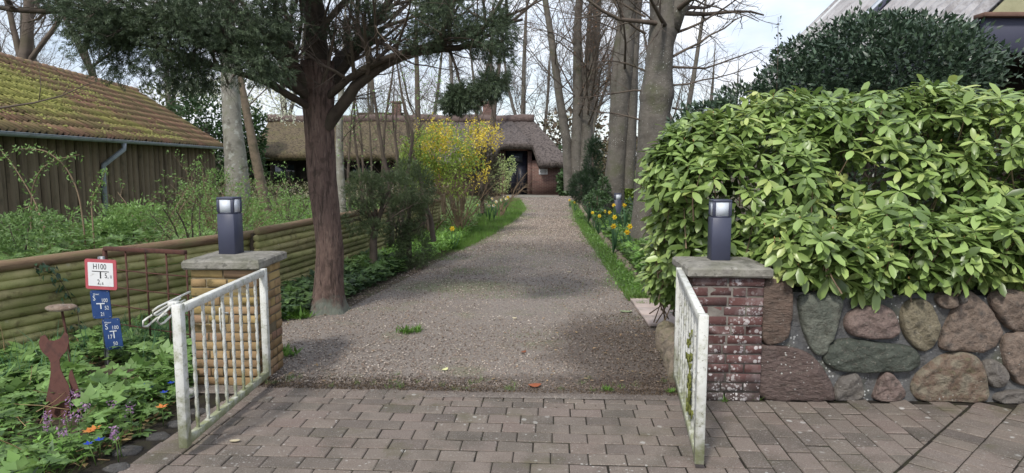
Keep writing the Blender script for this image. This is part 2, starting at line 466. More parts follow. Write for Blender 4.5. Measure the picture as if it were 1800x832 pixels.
# ================================================================== MATERIALS
m_ground = M('soil_ground', [srgb(70, 60, 48), srgb(98, 86, 68), srgb(84, 84, 58)], sc=2.5, bsc=30, bump=.6, rnd=0)
m_soil = M('garden_soil', [srgb(58, 48, 40), srgb(84, 72, 58), srgb(104, 90, 70)], sc=9, bsc=50, bump=.9, rnd=0, bdist=.02,
           layers=[dict(k='n', c=srgb(86, 92, 48), sc=3, lo=.5, hi=.62, amt=.6)])
m_lawn = M('garden_floor', [srgb(62, 80, 36), srgb(92, 112, 52), srgb(84, 76, 52)], sc=1.2, bsc=25, bump=.8, rnd=0, bdist=.03)
m_gravel = M('gravel', [srgb(96, 87, 79), srgb(132, 122, 113), srgb(154, 144, 134)], sc=55, bump=.8, bsc=80, rnd=0, bdist=.012,
             layers=[dict(k='n', c=srgb(172, 162, 154), sc=95, lo=.56, hi=.64, amt=.7), dict(k='n', c=srgb(74, 62, 54), sc=70, lo=.56, hi=.66, amt=.6),
                     dict(k='n', c=srgb(84, 72, 62), sc=.9, lo=.56, hi=.70, amt=.3), dict(k='n', c=srgb(104, 112, 62), sc=1.3, lo=.58, hi=.68, amt=.45, det=9),
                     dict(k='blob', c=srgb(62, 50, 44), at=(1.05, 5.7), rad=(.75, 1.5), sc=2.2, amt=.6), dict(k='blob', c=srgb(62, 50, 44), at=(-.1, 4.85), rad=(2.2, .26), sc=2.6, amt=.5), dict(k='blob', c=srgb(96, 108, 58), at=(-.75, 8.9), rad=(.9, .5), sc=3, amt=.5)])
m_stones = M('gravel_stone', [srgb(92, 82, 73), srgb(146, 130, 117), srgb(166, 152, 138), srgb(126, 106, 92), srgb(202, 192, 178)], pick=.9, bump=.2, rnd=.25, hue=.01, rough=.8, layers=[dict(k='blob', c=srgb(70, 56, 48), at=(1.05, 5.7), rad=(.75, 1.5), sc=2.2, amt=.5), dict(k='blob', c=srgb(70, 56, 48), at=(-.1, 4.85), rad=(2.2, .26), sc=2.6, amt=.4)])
m_paver = M('concrete_paver', [srgb(94, 86, 79), srgb(124, 112, 102), srgb(110, 95, 86)], sc=3, pick=.55, bump=.9, bsc=150, rnd=.15, hue=.008, bdist=.005,
            layers=[dict(k='n', c=srgb(90, 84, 74), sc=3.5, lo=.5, hi=.66, amt=.55), dict(k='v', c=srgb(190, 188, 182), sc=13, hi=.38, glo=.46, ghi=.58, gsc=1.1, amt=.7), dict(k='v', c=srgb(186, 184, 178), sc=34, hi=.45, glo=.5, ghi=.6, gsc=1.6, amt=.6),
                    dict(k='n', c=srgb(160, 154, 146), sc=120, lo=.56, hi=.64, amt=.6), dict(k='n', c=srgb(60, 54, 48), sc=90, lo=.57, hi=.66, amt=.5), dict(k='n', c=srgb(84, 82, 52), sc=2.2, lo=.57, hi=.68, amt=.55)])
m_joint = M('joint_sand', [srgb(26, 22, 18), srgb(44, 38, 30), srgb(52, 54, 28)], sc=14, bsc=120, bump=.8, rnd=0)
m_ybrick = M('yellow_brick', [srgb(140, 118, 70), srgb(178, 152, 88), srgb(158, 130, 84), srgb(136, 106, 84)], sc=4, pick=.8, rnd=.14, bsc=90, bump=.6, bdist=.006,
             layers=[dict(k='n', c=srgb(112, 96, 56), sc=6, lo=.52, hi=.7, amt=.7), dict(k='z', c=srgb(120, 82, 72), sc=4, z0=.35, z1=.6, lo=.55, hi=.9, amt=.4), dict(k='n', c=srgb(70, 66, 38), sc=12, lo=.6, hi=.7, amt=.5)])
m_rbrick = M('red_brick', [srgb(86, 60, 58), srgb(106, 70, 66), srgb(76, 58, 58)], sc=4, pick=.7, rnd=.12, bsc=90, bump=.5, bdist=.006,
             layers=[dict(k='z', c=srgb(62, 56, 52), sc=6, z0=.05, z1=.32, lo=.62, hi=.95, amt=.8),
                     dict(k='n', c=srgb(150, 140, 138), sc=7, lo=.5, hi=.66, amt=.4, det=9, r=.75), dict(k='v', c=srgb(200, 196, 194), sc=60, hi=.95, glo=.50, ghi=.60, gsc=5.5, amt=.8, zlo=.45, zhi=.9), dict(k='v', c=srgb(205, 200, 198), sc=30, hi=.6, glo=.42, ghi=.5, gsc=3, amt=.85, zlo=.3, zhi=.8),
                     dict(k='n', c=srgb(186, 180, 182), sc=13, lo=.6, hi=.63, amt=.7, r=.75)])
m_mortar = M('mortar', [srgb(96, 90, 84), srgb(132, 126, 118)], sc=12, bsc=110, bump=.6, rnd=0, layers=[dict(k='n', c=srgb(80, 84, 52), sc=7, lo=.55, hi=.68, amt=.5)])
m_ymortar = M('yellow_mortar', [srgb(96, 86, 64), srgb(128, 116, 90)], sc=12, bsc=110, bump=.6, rnd=0)
m_cap = M('concrete_cap', [srgb(118, 114, 106), srgb(146, 142, 132), srgb(104, 102, 92)], sc=7, bsc=60, bump=.8, rnd=0, bdist=.01,
          layers=[dict(k='n', c=srgb(94, 96, 72), sc=5, lo=.5, hi=.65, amt=.5), dict(k='v', c=srgb(186, 184, 176), sc=16, hi=.35, amt=.6), dict(k='n', c=srgb(70, 68, 62), sc=22, lo=.58, hi=.66, amt=.6)])
m_wallm = M('wall_mortar', [srgb(72, 74, 78), srgb(104, 104, 104), srgb(86, 84, 80)], sc=5, bsc=60, bump=.8, rnd=0, bdist=.02,
            layers=[dict(k='v', c=srgb(214, 216, 214), sc=44, hi=.6, glo=.53, ghi=.6, gsc=3, amt=.95), dict(k='n', c=srgb(52, 52, 54), sc=7, lo=.54, hi=.66, amt=.6), dict(k='n', c=srgb(92, 96, 70), sc=3, lo=.56, hi=.66, amt=.5), dict(k='v', c=srgb(205, 208, 206), sc=20, hi=.34, glo=.44, ghi=.5, gsc=2, amt=.95)])
def stonemat(name, cols, sc=9, stretch=None):
    return M(name, cols, sc=sc, bsc=22, bump=1., rnd=.06, bdist=.035, stretch=stretch, rough=.75,
             layers=[dict(k='n', c=srgb(72, 66, 60), sc=26, lo=.54, hi=.66, amt=.5), dict(k='n', c=srgb(150, 142, 128), sc=48, lo=.58, hi=.68, amt=.35),
                     dict(k='v', c=srgb(200, 202, 194), sc=34, hi=.4, glo=.55, ghi=.62, gsc=3, amt=.8)])
SM = dict(brown=stonemat('brown_stone', [srgb(104, 88, 78), srgb(130, 108, 94)], stretch=(1, 1, 3)), greygreen=stonemat('grey_green_stone', [srgb(88, 94, 84), srgb(116, 118, 106)]),
          pink=stonemat('pink_stone', [srgb(98, 84, 78), srgb(134, 114, 106), srgb(84, 76, 70)], sc=14), speck=stonemat('speckled_stone', [srgb(104, 98, 78), srgb(132, 122, 98), srgb(92, 88, 74)], sc=22),
          tan=stonemat('tan_stone', [srgb(96, 86, 78), srgb(130, 112, 98), srgb(78, 72, 68)], sc=11), green=stonemat('green_stone', [srgb(62, 68, 60), srgb(88, 94, 84)]),
          red=stonemat('dark_red_stone', [srgb(80, 68, 64), srgb(112, 94, 88), srgb(92, 76, 72)], sc=10, stretch=(1, 1, 2.4)), grey=stonemat('grey_stone', [srgb(98, 92, 88), srgb(122, 116, 108)]),
          big=stonemat('mottled_stone', [srgb(106, 98, 84), srgb(138, 128, 108), srgb(122, 100, 84), srgb(112, 106, 78)], sc=12), white=stonemat('white_stone', [srgb(170, 168, 162), srgb(200, 198, 190)]))
m_white = M('mossy_white_paint', [srgb(196, 196, 188), srgb(216, 217, 212)], sc=12, bsc=130, bump=.5, rnd=0, rough=.6, bdist=.003,
            layers=[dict(k='n', c=srgb(140, 142, 108), sc=15, lo=.5, hi=.66, amt=.75, r=.75), dict(k='z', c=srgb(112, 118, 58), sc=10, z0=.0, z1=.75, lo=.72, hi=.95, amt=.8),
                    dict(k='n', c=srgb(118, 112, 96), sc=60, lo=.62, hi=.68, amt=.8)])
m_lampgrey = M('anthracite_paint', [srgb(58, 62, 82), srgb(66, 70, 92)], sc=4, bsc=300, bump=.08, rnd=.03, rough=.45, spec=.5)
m_glass = M('frosted_lamp_pane', [srgb(206, 214, 226), srgb(216, 222, 232)], sc=4, bump=0, rnd=0, rough=.25, spec=.5)
m_rust = M('rust', [srgb(74, 48, 42), srgb(92, 58, 48), srgb(70, 50, 46)], sc=14, bsc=120, bump=.5, rnd=.08, rough=.9, bdist=.004)
m_rusty_cat = M('brown_rust_sheet', [srgb(90, 56, 50), srgb(104, 66, 58), srgb(80, 54, 50)], sc=18, bsc=160, bump=.4, rnd=.0, rough=.8, bdist=.003)
m_zinc = M('zinc', [srgb(138, 142, 146), srgb(164, 168, 172)], sc=14, bump=.1, rnd=.04, rough=.5, metal=.5, layers=[dict(k='n', c=srgb(104, 108, 110), sc=8, lo=.55, hi=.7, amt=.5)])
m_red = M('sign_red', [srgb(176, 68, 80), srgb(192, 84, 94)], sc=10, bump=.05, rnd=0, rough=.5)
m_signwhite = M('sign_white', [srgb(214, 214, 218), srgb(224, 224, 226)], sc=10, bump=0, rnd=0, rough=.5, layers=[dict(k='n', c=srgb(160, 156, 146), sc=22, lo=.62, hi=.72, amt=.5)])
m_blue = M('sign_blue', [srgb(30, 62, 120), srgb(44, 78, 134)], sc=22, bump=.05, rnd=.06, rough=.5)
m_print = M('sign_black_print', [srgb(38, 38, 42), srgb(44, 44, 48)], bump=0, rnd=0)
m_printw = M('sign_white_print', [srgb(206, 212, 220), srgb(216, 220, 226)], bump=0, rnd=0)
m_slab = M('pink_slab', [srgb(168, 150, 142), srgb(188, 172, 164)], sc=4, bsc=120, bump=.3, rnd=.06, layers=[dict(k='n', c=srgb(126, 116, 104), sc=9, lo=.54, hi=.68, amt=.5)])
m_edge = stonemat('edging_stone', [srgb(108, 98, 84), srgb(140, 126, 108), srgb(116, 112, 84)])
m_log = M('mossy_log', [srgb(128, 122, 74), srgb(178, 168, 112), srgb(150, 148, 80)], sc=5, pick=.6, rnd=.24, hue=.014, bsc=30, bump=.9, bdist=.008,
          layers=[dict(k='n', c=srgb(124, 130, 62), sc=2.6, lo=.48, hi=.62, amt=.65), dict(k='n', c=srgb(84, 66, 46), sc=9, lo=.55, hi=.68, amt=.6), dict(k='v', c=srgb(196, 194, 170), sc=9, hi=.3, amt=.6)])
m_toplog = M('brown_top_log', [srgb(112, 86, 64), srgb(140, 114, 86), srgb(120, 112, 70)], sc=5, rnd=.1, bsc=40, bump=.6, bdist=.008, stretch=(1, .4, 4),
             layers=[dict(k='n', c=srgb(122, 120, 76), sc=3, lo=.52, hi=.66, amt=.6)])
m_darkpost = M('dark_timber', [srgb(58, 50, 40), srgb(82, 72, 54)], sc=7, bsc=40, bump=.6, rnd=.1)

# ================================================================== GROUND
def sheet(name, P, z, mat, kind='structure'):
    b = B(); P = [(float(x), float(y), z) for x, y in P]
    b.V.append(np.array(P)); b.n = len(P); b.poly.append(list(range(len(P))))
    o = link(name, b.mesh(name, mat)); o['kind'] = kind; return o
sheet('ground', [(-400, -60), (400, -60), (400, 700), (-400, 700)], -.06, m_ground)
TH = R(3.4)
FX = np.array((math.sin(TH), math.cos(TH))); RX = np.array((math.cos(TH), -math.sin(TH)))
O2 = np.array((0., 4.72))                      # where the paving meets the gravel
def uv(u, v): return O2 + RX * u + FX * v      # paving frame
# left garden behind the fence, beds either side of the drive
def strip(name, L_, R_, z, mat, nz_=.0, f=2.):
    """sheet between two polylines, gridded across with gentle relief"""
    L_, R_ = np.array(L_, float), np.array(R_, float); n = 60; m = 14
    t = np.linspace(0, 1, n) ** 1.6 * (len(L_) - 1)
    def ip(P): 
        j = np.minimum(t.astype(int), len(P) - 2); f_ = (t - j)[:, None]; return P[j] * (1 - f_) + P[j + 1] * f_
    a, c = ip(L_), ip(R_); w = np.linspace(0, 1, m)
    P = a[:, None] * (1 - w)[None, :, None] + c[:, None] * w[None, :, None]
    Z = z + nz_ * lump(np.concatenate([P.reshape(-1, 2), np.zeros((n * m, 1))], 1), f)
    V = np.concatenate([P.reshape(-1, 2), Z[:, None]], 1)
    i = np.arange(n - 1)[:, None] * m; j = np.arange(m - 1)[None]
    F = np.stack([i + j, i + j + 1, i + m + j + 1, i + m + j], -1).reshape(-1, 4)
    o = link(name, mesh_np(name, V, [F], mat, smooth=True)); o['kind'] = 'structure'; return o
strip('garden_ground', [(-30, 2), (-30, 20), (-34, 60)], [(-4.2, 4.9), (-2.5, 11.5), (.0, 60)], -.03, m_lawn, .02, .8)
# gravel drive; its far end widens in front of the house
DL = [(-2.7, 4.7), (-2.5, 7.2), (-1.9, 9.0), (-1.1, 12.0), (-.6, 14.5), (.0, 18.7), (.42, 23), (.3, 29), (-.5, 34)]
DR = [(1.6, 4.5), (1.5, 6.7), (1.52, 8.0), (1.6, 12.0), (1.68, 14.5), (1.8, 18.7), (2.15, 23), (2.7, 29), (3.4, 34)]
strip('gravel_drive', DL, DR, .0, m_gravel, .008, 1.6)
strip('garden_bed', [(-4.8, -1), (-4.8, 4), (-4.4, 5.8), (-2.6, 8)], [(-2.2, -1), (-2.16, 3), (-1.95, 4.7), (-1.9, 8)], -.012, m_soil, .012, 3.)
strip('verge', [(-2.75, 6.9), (-2.6, 11.5), (-1.9, 20), (-.6, 33)], [(-1.9, 7.2), (-1.05, 12.0), (.0, 18.5), (.3, 33)], .004, m_soil, .004, 2.)
strip('flower_bed', [(1.5, 4.7), (1.7, 8.5), (1.8, 12), (2.3, 18), (2.8, 33)], [(12, 4.7), (12, 8.5), (14, 12), (16, 18), (22, 33)], .006, m_soil, .004, 1.)
sheet('entrance_pavement', [(-.1, 31.2), (1.9, 31.6), (2.3, 32.4), (.9, 33.9), (-.6, 33.9)], .012, m_cap)

# ------------------------------------------------------------------ pavers
pav = sheet('paving', [uv(-2.2, 0), uv(6, 0), uv(6, -6), uv(-2.35, -6)], -.0065, m_joint)
DIAG_A, DIAG_B = np.array((2.02, 3.43)), np.array((3.30, 4.62))
dg = (DIAG_B - DIAG_A) / np.linalg.norm(DIAG_B - DIAG_A); dn = np.array((dg[1], -dg[0]))   # right of the dark joint
def rect2(c, ax, w, l):
    ay = np.array((-ax[1], ax[0])); return [c + ax * sx * w / 2 + ay * sy * l / 2 for sx, sy in ((-1, -1), (1, -1), (1, 1), (-1, 1))]
def clip(P, n, d):
    out = []
    for i in range(len(P)):
        a, b_ = P[i], P[(i + 1) % len(P)]; da, db = a.dot(n) - d, b_.dot(n) - d
        if da <= 0: out.append(a)
        if da * db < 0: out.append(a + (b_ - a) * da / (da - db))
    return out
def area(P):
    return .5 * abs(sum(P[i][0] * P[(i + 1) % len(P)][1] - P[(i + 1) % len(P)][0] * P[i][1] for i in range(len(P))))
pavers = []
GAP = .006; GV = .0115
def course(u0, u1, v0, depth, w, off, lim=None):
    u = u0 - off
    while u < u1 - .005:
        a, c = max(u, u0), min(u + w, u1)
        if c - a > .02: pavers.append([uv(a + GAP / 2, v0 + GV / 2), uv(c - GAP / 2, v0 + GV / 2), uv(c - GAP / 2, v0 + depth - GV / 2), uv(a + GAP / 2, v0 + depth - GV / 2)])
        u += w
def lefte(v): return -2.0 + v * .025
course(-1.98, 1.34, -.21, .21, .14, .03)
course(-1.98, 1.34, -.315, .105, .21, .1)
v = -.315; k = 0
while v > -2.6:
    v -= .14; k += 1
    ul = -1.98 + v * .03
    pavers.append([uv(ul + .003, v + .0035), uv(ul + .207, v + .0035), uv(ul + .207, v + .1365), uv(ul + .003, v + .1365)])
    course(ul + .215, 1.34, v, .14, .21, (k % 2) * .105 + .02)
# right area: long sides point up the drive
u = 1.34; k = 0
while u < 4.6:
    v = .12 - (k % 2) * .105
    while v > -2.6:
        P = [uv(u + GAP / 2, v - .21 + GV / 2), uv(u + .14 - GAP / 2, v - .21 + GV / 2), uv(u + .14 - GAP / 2, v - GV / 2), uv(u + GAP / 2, v - GV / 2)]
        P = clip(P, dn, DIAG_A.dot(dn) - .006)
        if len(P) > 2 and area(P) > .0008: pavers.append(P)
        v -= .21
    u += .14; k += 1
# beyond the dark joint the courses follow it
for i in range(14):
    for j in range(-6, 16):
        c = DIAG_A + dn * (.006 + .105 * 1 + i * .21) + dg * (j * .14 + (i % 2) * 0.0 + .03 * ((i * 37) % 5))
        P = rect2(c, dn, .21 - GAP, .14 - GV)
        if c[0] < 6 and c[1] > 1.6 and c[1] < 4.75: pavers.append(P)
# nothing under the pillars or the wall; the rear limit is the gravel edge
WALLY = lambda x: 4.52 - .03 * (x - 1.7)
keep = []
for P in pavers:
    c = sum(P) / len(P)
    if c[0] > 1.25 and c[1] > WALLY(c[0]) + .02: continue
    keep.append(P)
def vis(P):
    c = sum(P) / len(P); x, y = pj(c[0], c[1], 0); return -20 < x < 1820 and 600 < y < 845
keep.sort(key=lambda P: (not vis(P), float(np.hypot(*(sum(P) / len(P))))))
def paver_b(b, P, z=0.):
    P = [np.array(p) for p in P]; c = sum(P) / len(P); n = len(P)
    if sum(P[i][0] * P[(i + 1) % n][1] - P[(i + 1) % n][0] * P[i][1] for i in range(n)) < 0: P = P[::-1]
    tx, ty = rng.normal(0, .012, 2); dz = rng.normal(0, .0016)
    def lv(s, h): 
        r_ = []
        for p in P:
            q = c + (p - c) * (1 - s / (np.linalg.norm(p - c) + 1e-6)); r_.append((q[0], q[1], h + dz + z + (q[0] - c[0]) * tx + (q[1] - c[1]) * ty))
        return r_
    V = lv(0, -.05) + lv(0, -.005) + lv(.007, 0.)
    b.add(V, [], [(i + n * l, (i + 1) % n + n * l, (i + 1) % n + n * (l + 1), i + n * (l + 1)) for l in (0, 1) for i in range(n)])
    b.poly.append([b.n - n + i for i in range(n)])
for P in keep[:300]:
    b = B(); paver_b(b, P); part('paver', b, m_paver, pav)
b = B()
for P in keep[300:]: paver_b(b, P)
part('outlying_pavers', b, m_paver, pav, kind='stuff')
# dark flat edging stones left of the drive
bs_ = [(-2.13, 3.50, .13, .10), (-2.2, 3.72, .16, .12), (-2.13, 3.92, .13, .1), (-2.1, 4.12, .14, .1), (-2.08, 4.33, .12, .09), (-2.2, 3.32, .15, .12), (-2.15, 3.12, .16, .11)]
m_dkstone = stonemat('dark_edging', [srgb(66, 64, 64), srgb(90, 88, 86)])
def pebble(b, c, r, seed, nseg=9, flat=.5, rot=0.):
    """rounded stone: rings of an uneven outline; r=(rx,ry,rz)"""
    rr = random.Random(seed); rad = [rr.uniform(.82, 1.12) for _ in range(nseg)]; V = []
    for (s, h) in ((.86, -.7), (1., -.15), (.97, .35), (.74, .8), (.36, 1.)):
        for i in range(nseg):
            a = i / nseg * 2 * math.pi; x, y = math.cos(a) * r[0] * s * rad[i], math.sin(a) * r[1] * s * rad[i]
            V.append((c[0] + x * math.cos(rot) - y * math.sin(rot), c[1] + x * math.sin(rot) + y * math.cos(rot), c[2] + r[2] * h * rr.uniform(.93, 1.05)))
    V.append((c[0], c[1], c[2] + r[2] * 1.02)); n = nseg
    b.add(V, [(4 * n + i, 4 * n + (i + 1) % n, 5 * n) for i in range(n)], [(l * n + i, l * n + (i + 1) % n, (l + 1) * n + (i + 1) % n, (l + 1) * n + i) for l in range(4) for i in range(n)])
for i, (x, y, a, c) in enumerate(bs_):
    b = B(); pebble(b, (x, y, -.004), (a * .55, c * .62, .016), i + 50); part('edging_stone', b, m_dkstone, pav, smooth=True)

# ------------------------------------------------------------------ loose gravel stones
def oct_stones(b, X, Y, s, z=.002):
    N = len(X); T = np.array([(1, 0, 0), (0, 1, 0), (-1, 0, 0), (0, -1, 0), (0, 0, .75), (0, 0, -.6)])
    F = [(0, 1, 4), (1, 2, 4), (2, 3, 4), (3, 0, 4), (1, 0, 5), (2, 1, 5), (3, 2, 5), (0, 3, 5)]
    Rm = frames(unit(N) * np.array((1, 1, .3)))
    sc = s[:, None] * rng.uniform(.55, 1.2, (N, 3))
    scatter(b, T, F, [], np.stack([X, Y, z + s * .15], 1), Rm, sc)
def inside_drive(y):
    xl = np.interp(y, [p[1] for p in DL], [p[0] for p in DL]); xr = np.interp(y, [p[1] for p in DR], [p[0] for p in DR]); return xl, xr
N = 46000
y = 4.73 + 15 * rng.random(N) ** 1.9; xl, xr = inside_drive(y)
x = xl + (xr - xl) * rng.random(N)
ok = y > 4.80 - .06 * x
x, y = x[ok], y[ok]
b = B(); oct_stones(b, x, y, rng.uniform(.004, .0115, len(x)) * (1 + (y - 4.7) * .05))
N = 12000; y = 14 + 19 * rng.random(N); xl, xr = inside_drive(y); x = xl + (xr - xl) * rng.random(N); oct_stones(b, x, y, rng.uniform(.01, .022, N))
o = part('loose_gravel', b, m_stones, None, kind='stuff')
N = 620; u_ = rng.uniform(-1.9, 1.3, N); v_ = -np.abs(rng.normal(0, .10, N)); Pp = O2[None] + RX[None] * u_[:, None] + FX[None] * v_[:, None]
b = B(); oct_stones(b, Pp[:, 0], Pp[:, 1], rng.uniform(.003, .008, N), .002); part('spilled_gravel', b, m_stones, None, kind='stuff')
# dark soil crumbs and leaf litter along the joint between paving and gravel
m_crumb = M('soil_crumbs', [srgb(50, 40, 34), srgb(78, 64, 50), srgb(96, 80, 60)], pick=.9, bump=0, rnd=.3)
N = 5200
u_ = rng.uniform(-1.95, 1.35, N); v_ = np.abs(rng.normal(0, .14, N)) - .03; Pp = O2[None] + RX[None] * u_[:, None] + FX[None] * v_[:, None]
N2 = 3400; X2 = np.concatenate([rng.normal(1.15, .35, N2), Pp[:, 0]]); Y2 = np.concatenate([rng.uniform(4.7, 7.2, N2), Pp[:, 1]])
ok = X2 < 1.5
b = B(); oct_stones(b, X2[ok], Y2[ok], rng.uniform(.003, .009, ok.sum()), .003)
part('soil_crumbs', b, m_crumb, None, kind='stuff')

# ================================================================== PILLARS
BL, BW, BH, JT = .228, .108, .055, .0117
def brick_box(b, c, ax, l, w, h):
    b.box((0, 0, 0), (l - .002, w, h), bev=.0022)
    V = b.V[-1]; V += rng.normal(0, .0013, V.shape)
    a = math.atan2(ax[1], ax[0]); c_, s_ = math.cos(a), math.sin(a)
    b.V[-1] = np.stack([V[:, 0] * c_ - V[:, 1] * s_, V[:, 0] * s_ + V[:, 1] * c_, V[:, 2]], 1) + np.array(c)
def pillar(name, label, cat, cx, cy, rot, mbrick, mmortar, courses, size=.48, z0=0.):
    t = thing(name, label, cat, (cx, cy, 0), 'brick gate pillars')
    a = R(rot); ex, ey = np.array((math.cos(a), math.sin(a))), np.array((-math.sin(a), math.cos(a)))
    c0 = np.array((cx, cy)); zt = z0
    b = B(); H_ = courses * (BH + JT)
    b.box((cx, cy, H_ / 2), (size - .012, size - .012, H_), rot=Matrix.Rotation(a, 3, 'Z')); part('mortar_core', b, mmortar, t)
    h = size / 2
    for k in range(courses):
        z = BH / 2 + .004 + k * (BH + JT)
        if k % 2 == 0: runs = [(0, -h, [BL, BL]), (1, -h, [BW, BL])]
        else: runs = [(0, -h, [BW, BL, BW]), (1, -h, [BL, BL])]
        # four faces; even courses: front/back stretchers full length, sides fill between; odd courses the other way
        for side in range(4):
            sa = side * math.pi / 2; sx = ex * math.cos(sa) + ey * math.sin(sa); sy = -ex * math.sin(sa) + ey * math.cos(sa)
            full = (side % 2 == 0) == (k % 2 == 0)
            lo, hi = (-h, h) if full else (-h + BW + JT, h - BW - JT)
            L = hi - lo
            if full: ls = [(L - JT) / 2] * 2
            else: ls = [L * .62 - JT / 2, L * .38 - JT / 2]
            if full and k % 4 == 1: ls = [BW, L - 2 * BW - 2 * JT - .0, BW]
            if not full and k % 4 == 1: ls = ls[::-1]
            x = lo
            for l in ls:
                cc = c0 + sx * (x + l / 2) + sy * (-(h - BW / 2) + rng.normal(0, .0028))
                b = B(); brick_box(b, (cc[0], cc[1], z), sx, l, BW, BH); part('brick', b, mbrick, t); x += l + JT
    # cap: bevelled slab with slightly pitched top
    zc = H_ + .0; s = size / 2 + .042; V = []
    for (ss, zz) in ((s - .012, zc), (s, zc + .012), (s, zc + .055), (s - .012, zc + .067), (s * .55, zc + .083)):
        nseg = 6
        for sd_ in range(4):
            p0 = np.array(((-1, 1, 1, -1)[sd_], (-1, -1, 1, 1)[sd_])) * ss; p1 = np.array(((-1, 1, 1, -1)[(sd_ + 1) % 4], (-1, -1, 1, 1)[(sd_ + 1) % 4])) * ss
            for q in range(nseg):
                p = p0 + (p1 - p0) * q / nseg; w = c0 + ex * p[0] + ey * p[1]
                V.append((w[0] + rng.normal(0, .0018), w[1] + rng.normal(0, .0018), zz + rng.normal(0, .0015)))
    n = 24; b = B()
    b.add(V, [], [(l * n + i, l * n + (i + 1) % n, (l + 1) * n + (i + 1) % n, (l + 1) * n + i) for l in range(4) for i in range(n)])
    b.poly.append([4 * n + i for i in range(n)]); b.poly.append([i for i in range(n)][::-1])
    part('cap', b, m_cap, t)
    return t, zc + .083
PLC, PRC = (-2.09, 5.09), (1.475, 4.76)
tL, ztop = pillar('brick_pillar', 'yellow brick gate pillar behind the open left gate, under a square lamp', 'pillar', *PLC, -1.5, m_ybrick, m_ymortar, 13)
tR, ztop = pillar('brick_pillar', 'red brick gate pillar blotched with white salts where the boulder wall ends', 'pillar', *PRC, -2.5, m_rbrick, m_mortar, 13)

def lamp(name, label, x, y, z, rot, s=.132, h=.43, group='square lamps on the gate pillars'):
    t = thing(name, label, 'lamp', (x, y, z), group); Rz = Matrix.Rotation(R(rot), 3, 'Z')
    def bx(c, d, bev=.003):
        b = B(); v = Rz @ Vector(c); b.box((x + v.x, y + v.y, z + v.z), d, rot=Rz, bev=bev); return b
    part('housing', bx((0, 0, (h - .125) / 2), (s, s, h - .125)), m_lampgrey, t)
    part('shoulder', bx((0, 0, h - .125 + .006), (s - .012, s - .012, .012), 0), m_lampgrey, t)
    part('lid', bx((0, 0, h - .0085), (s, s, .017)), m_lampgrey, t)
    for sx in (-1, 1):
        for sy in (-1, 1): part('corner_post', bx((sx * (s / 2 - .0105), sy * (s / 2 - .0105), h - .065), (.021, .021, .096), .002), m_lampgrey, t)
    for k in range(4):
        v = Matrix.Rotation(k * math.pi / 2, 3, 'Z') @ Vector((0, -(s / 2 - .007), h - .065))
        b = B(); w = Rz @ v; b.box((x + w.x, y + w.y, z + w.z), (s - .044, .004, .096), rot=Rz @ Matrix.Rotation(k * math.pi / 2, 3, 'Z')); part('pane', b, m_glass, t)
    return t
lamp('pillar_lamp', 'dark grey square lamp on the cap of the yellow brick pillar', -2.14, 5.12, ztop - .003, -7)
lamp('pillar_lamp', 'dark grey square lamp on the cap of the red brick pillar, rhododendron leaves behind', 1.475, 4.79, ztop - .003, -3)
bl = at(1086, 345, 15.5)
BT = .06
t = thing('bollard_light', 'small dark bollard light with white top standing among daffodils', 'bollard light', (bl[0], 15.5, 0))
b = B(); b.box((bl[0], 15.5, .39), (.15, .15, .78), bev=.004); part('post', b, m_lampgrey, t)
b = B(); b.box((bl[0], 15.5, .92), (.15, .15, .02), bev=.004); b.box((bl[0] - .066, 15.434, .845), (.018, .018, .13)); b.box((bl[0] + .066, 15.434, .845), (.018, .018, .13)); b.box((bl[0] + .066, 15.566, .845), (.018, .018, .13)); b.box((bl[0] - .066, 15.566, .845), (.018, .018, .13)); part('head_frame', b, m_lampgrey, t)
b = B(); b.box((bl[0], 15.5, .845), (.125, .125, .13)); part('lamp_glass', b, m_glass, t)

# ================================================================== BOULDER WALL
tw = thing('boulder_wall', 'low retaining wall of rounded boulders set in lichen-spotted mortar below the rhododendron', 'wall', (2.9, 4.7, 0))
WZ = .735; b = B()
n = 40; xs = np.linspace(1.70, 6.2, n); V = []; F4 = []
zs = [-.03, .18, .36, .55, WZ - .03, WZ]
for i, xx in enumerate(xs):
    for j, zz in enumerate(zs): V.append((xx, WALLY(xx) + .055 + .02 * zz + .012 * math.sin(xx * 9 + zz * 14) + (.02 if j == 5 else 0), zz + (0.012 * math.sin(xx * 7) if j >= 4 else 0)))
    V.append((xx, WALLY(xx) + .45, WZ)); V.append((xx, WALLY(xx) + .45, -.03))
m_ = len(zs) + 2
F4 = [(i * m_ + j, (i + 1) * m_ + j, (i + 1) * m_ + (j + 1) % m_, i * m_ + (j + 1) % m_) for i in range(n - 1) for j in range(m_)]
b.add(V, [], F4); b.poly.append(list(range(m_))[::-1]); b.poly.append([(n - 1) * m_ + j for j in range(m_)])
part('mortar_bed', b, m_wallm, tw, smooth=False)
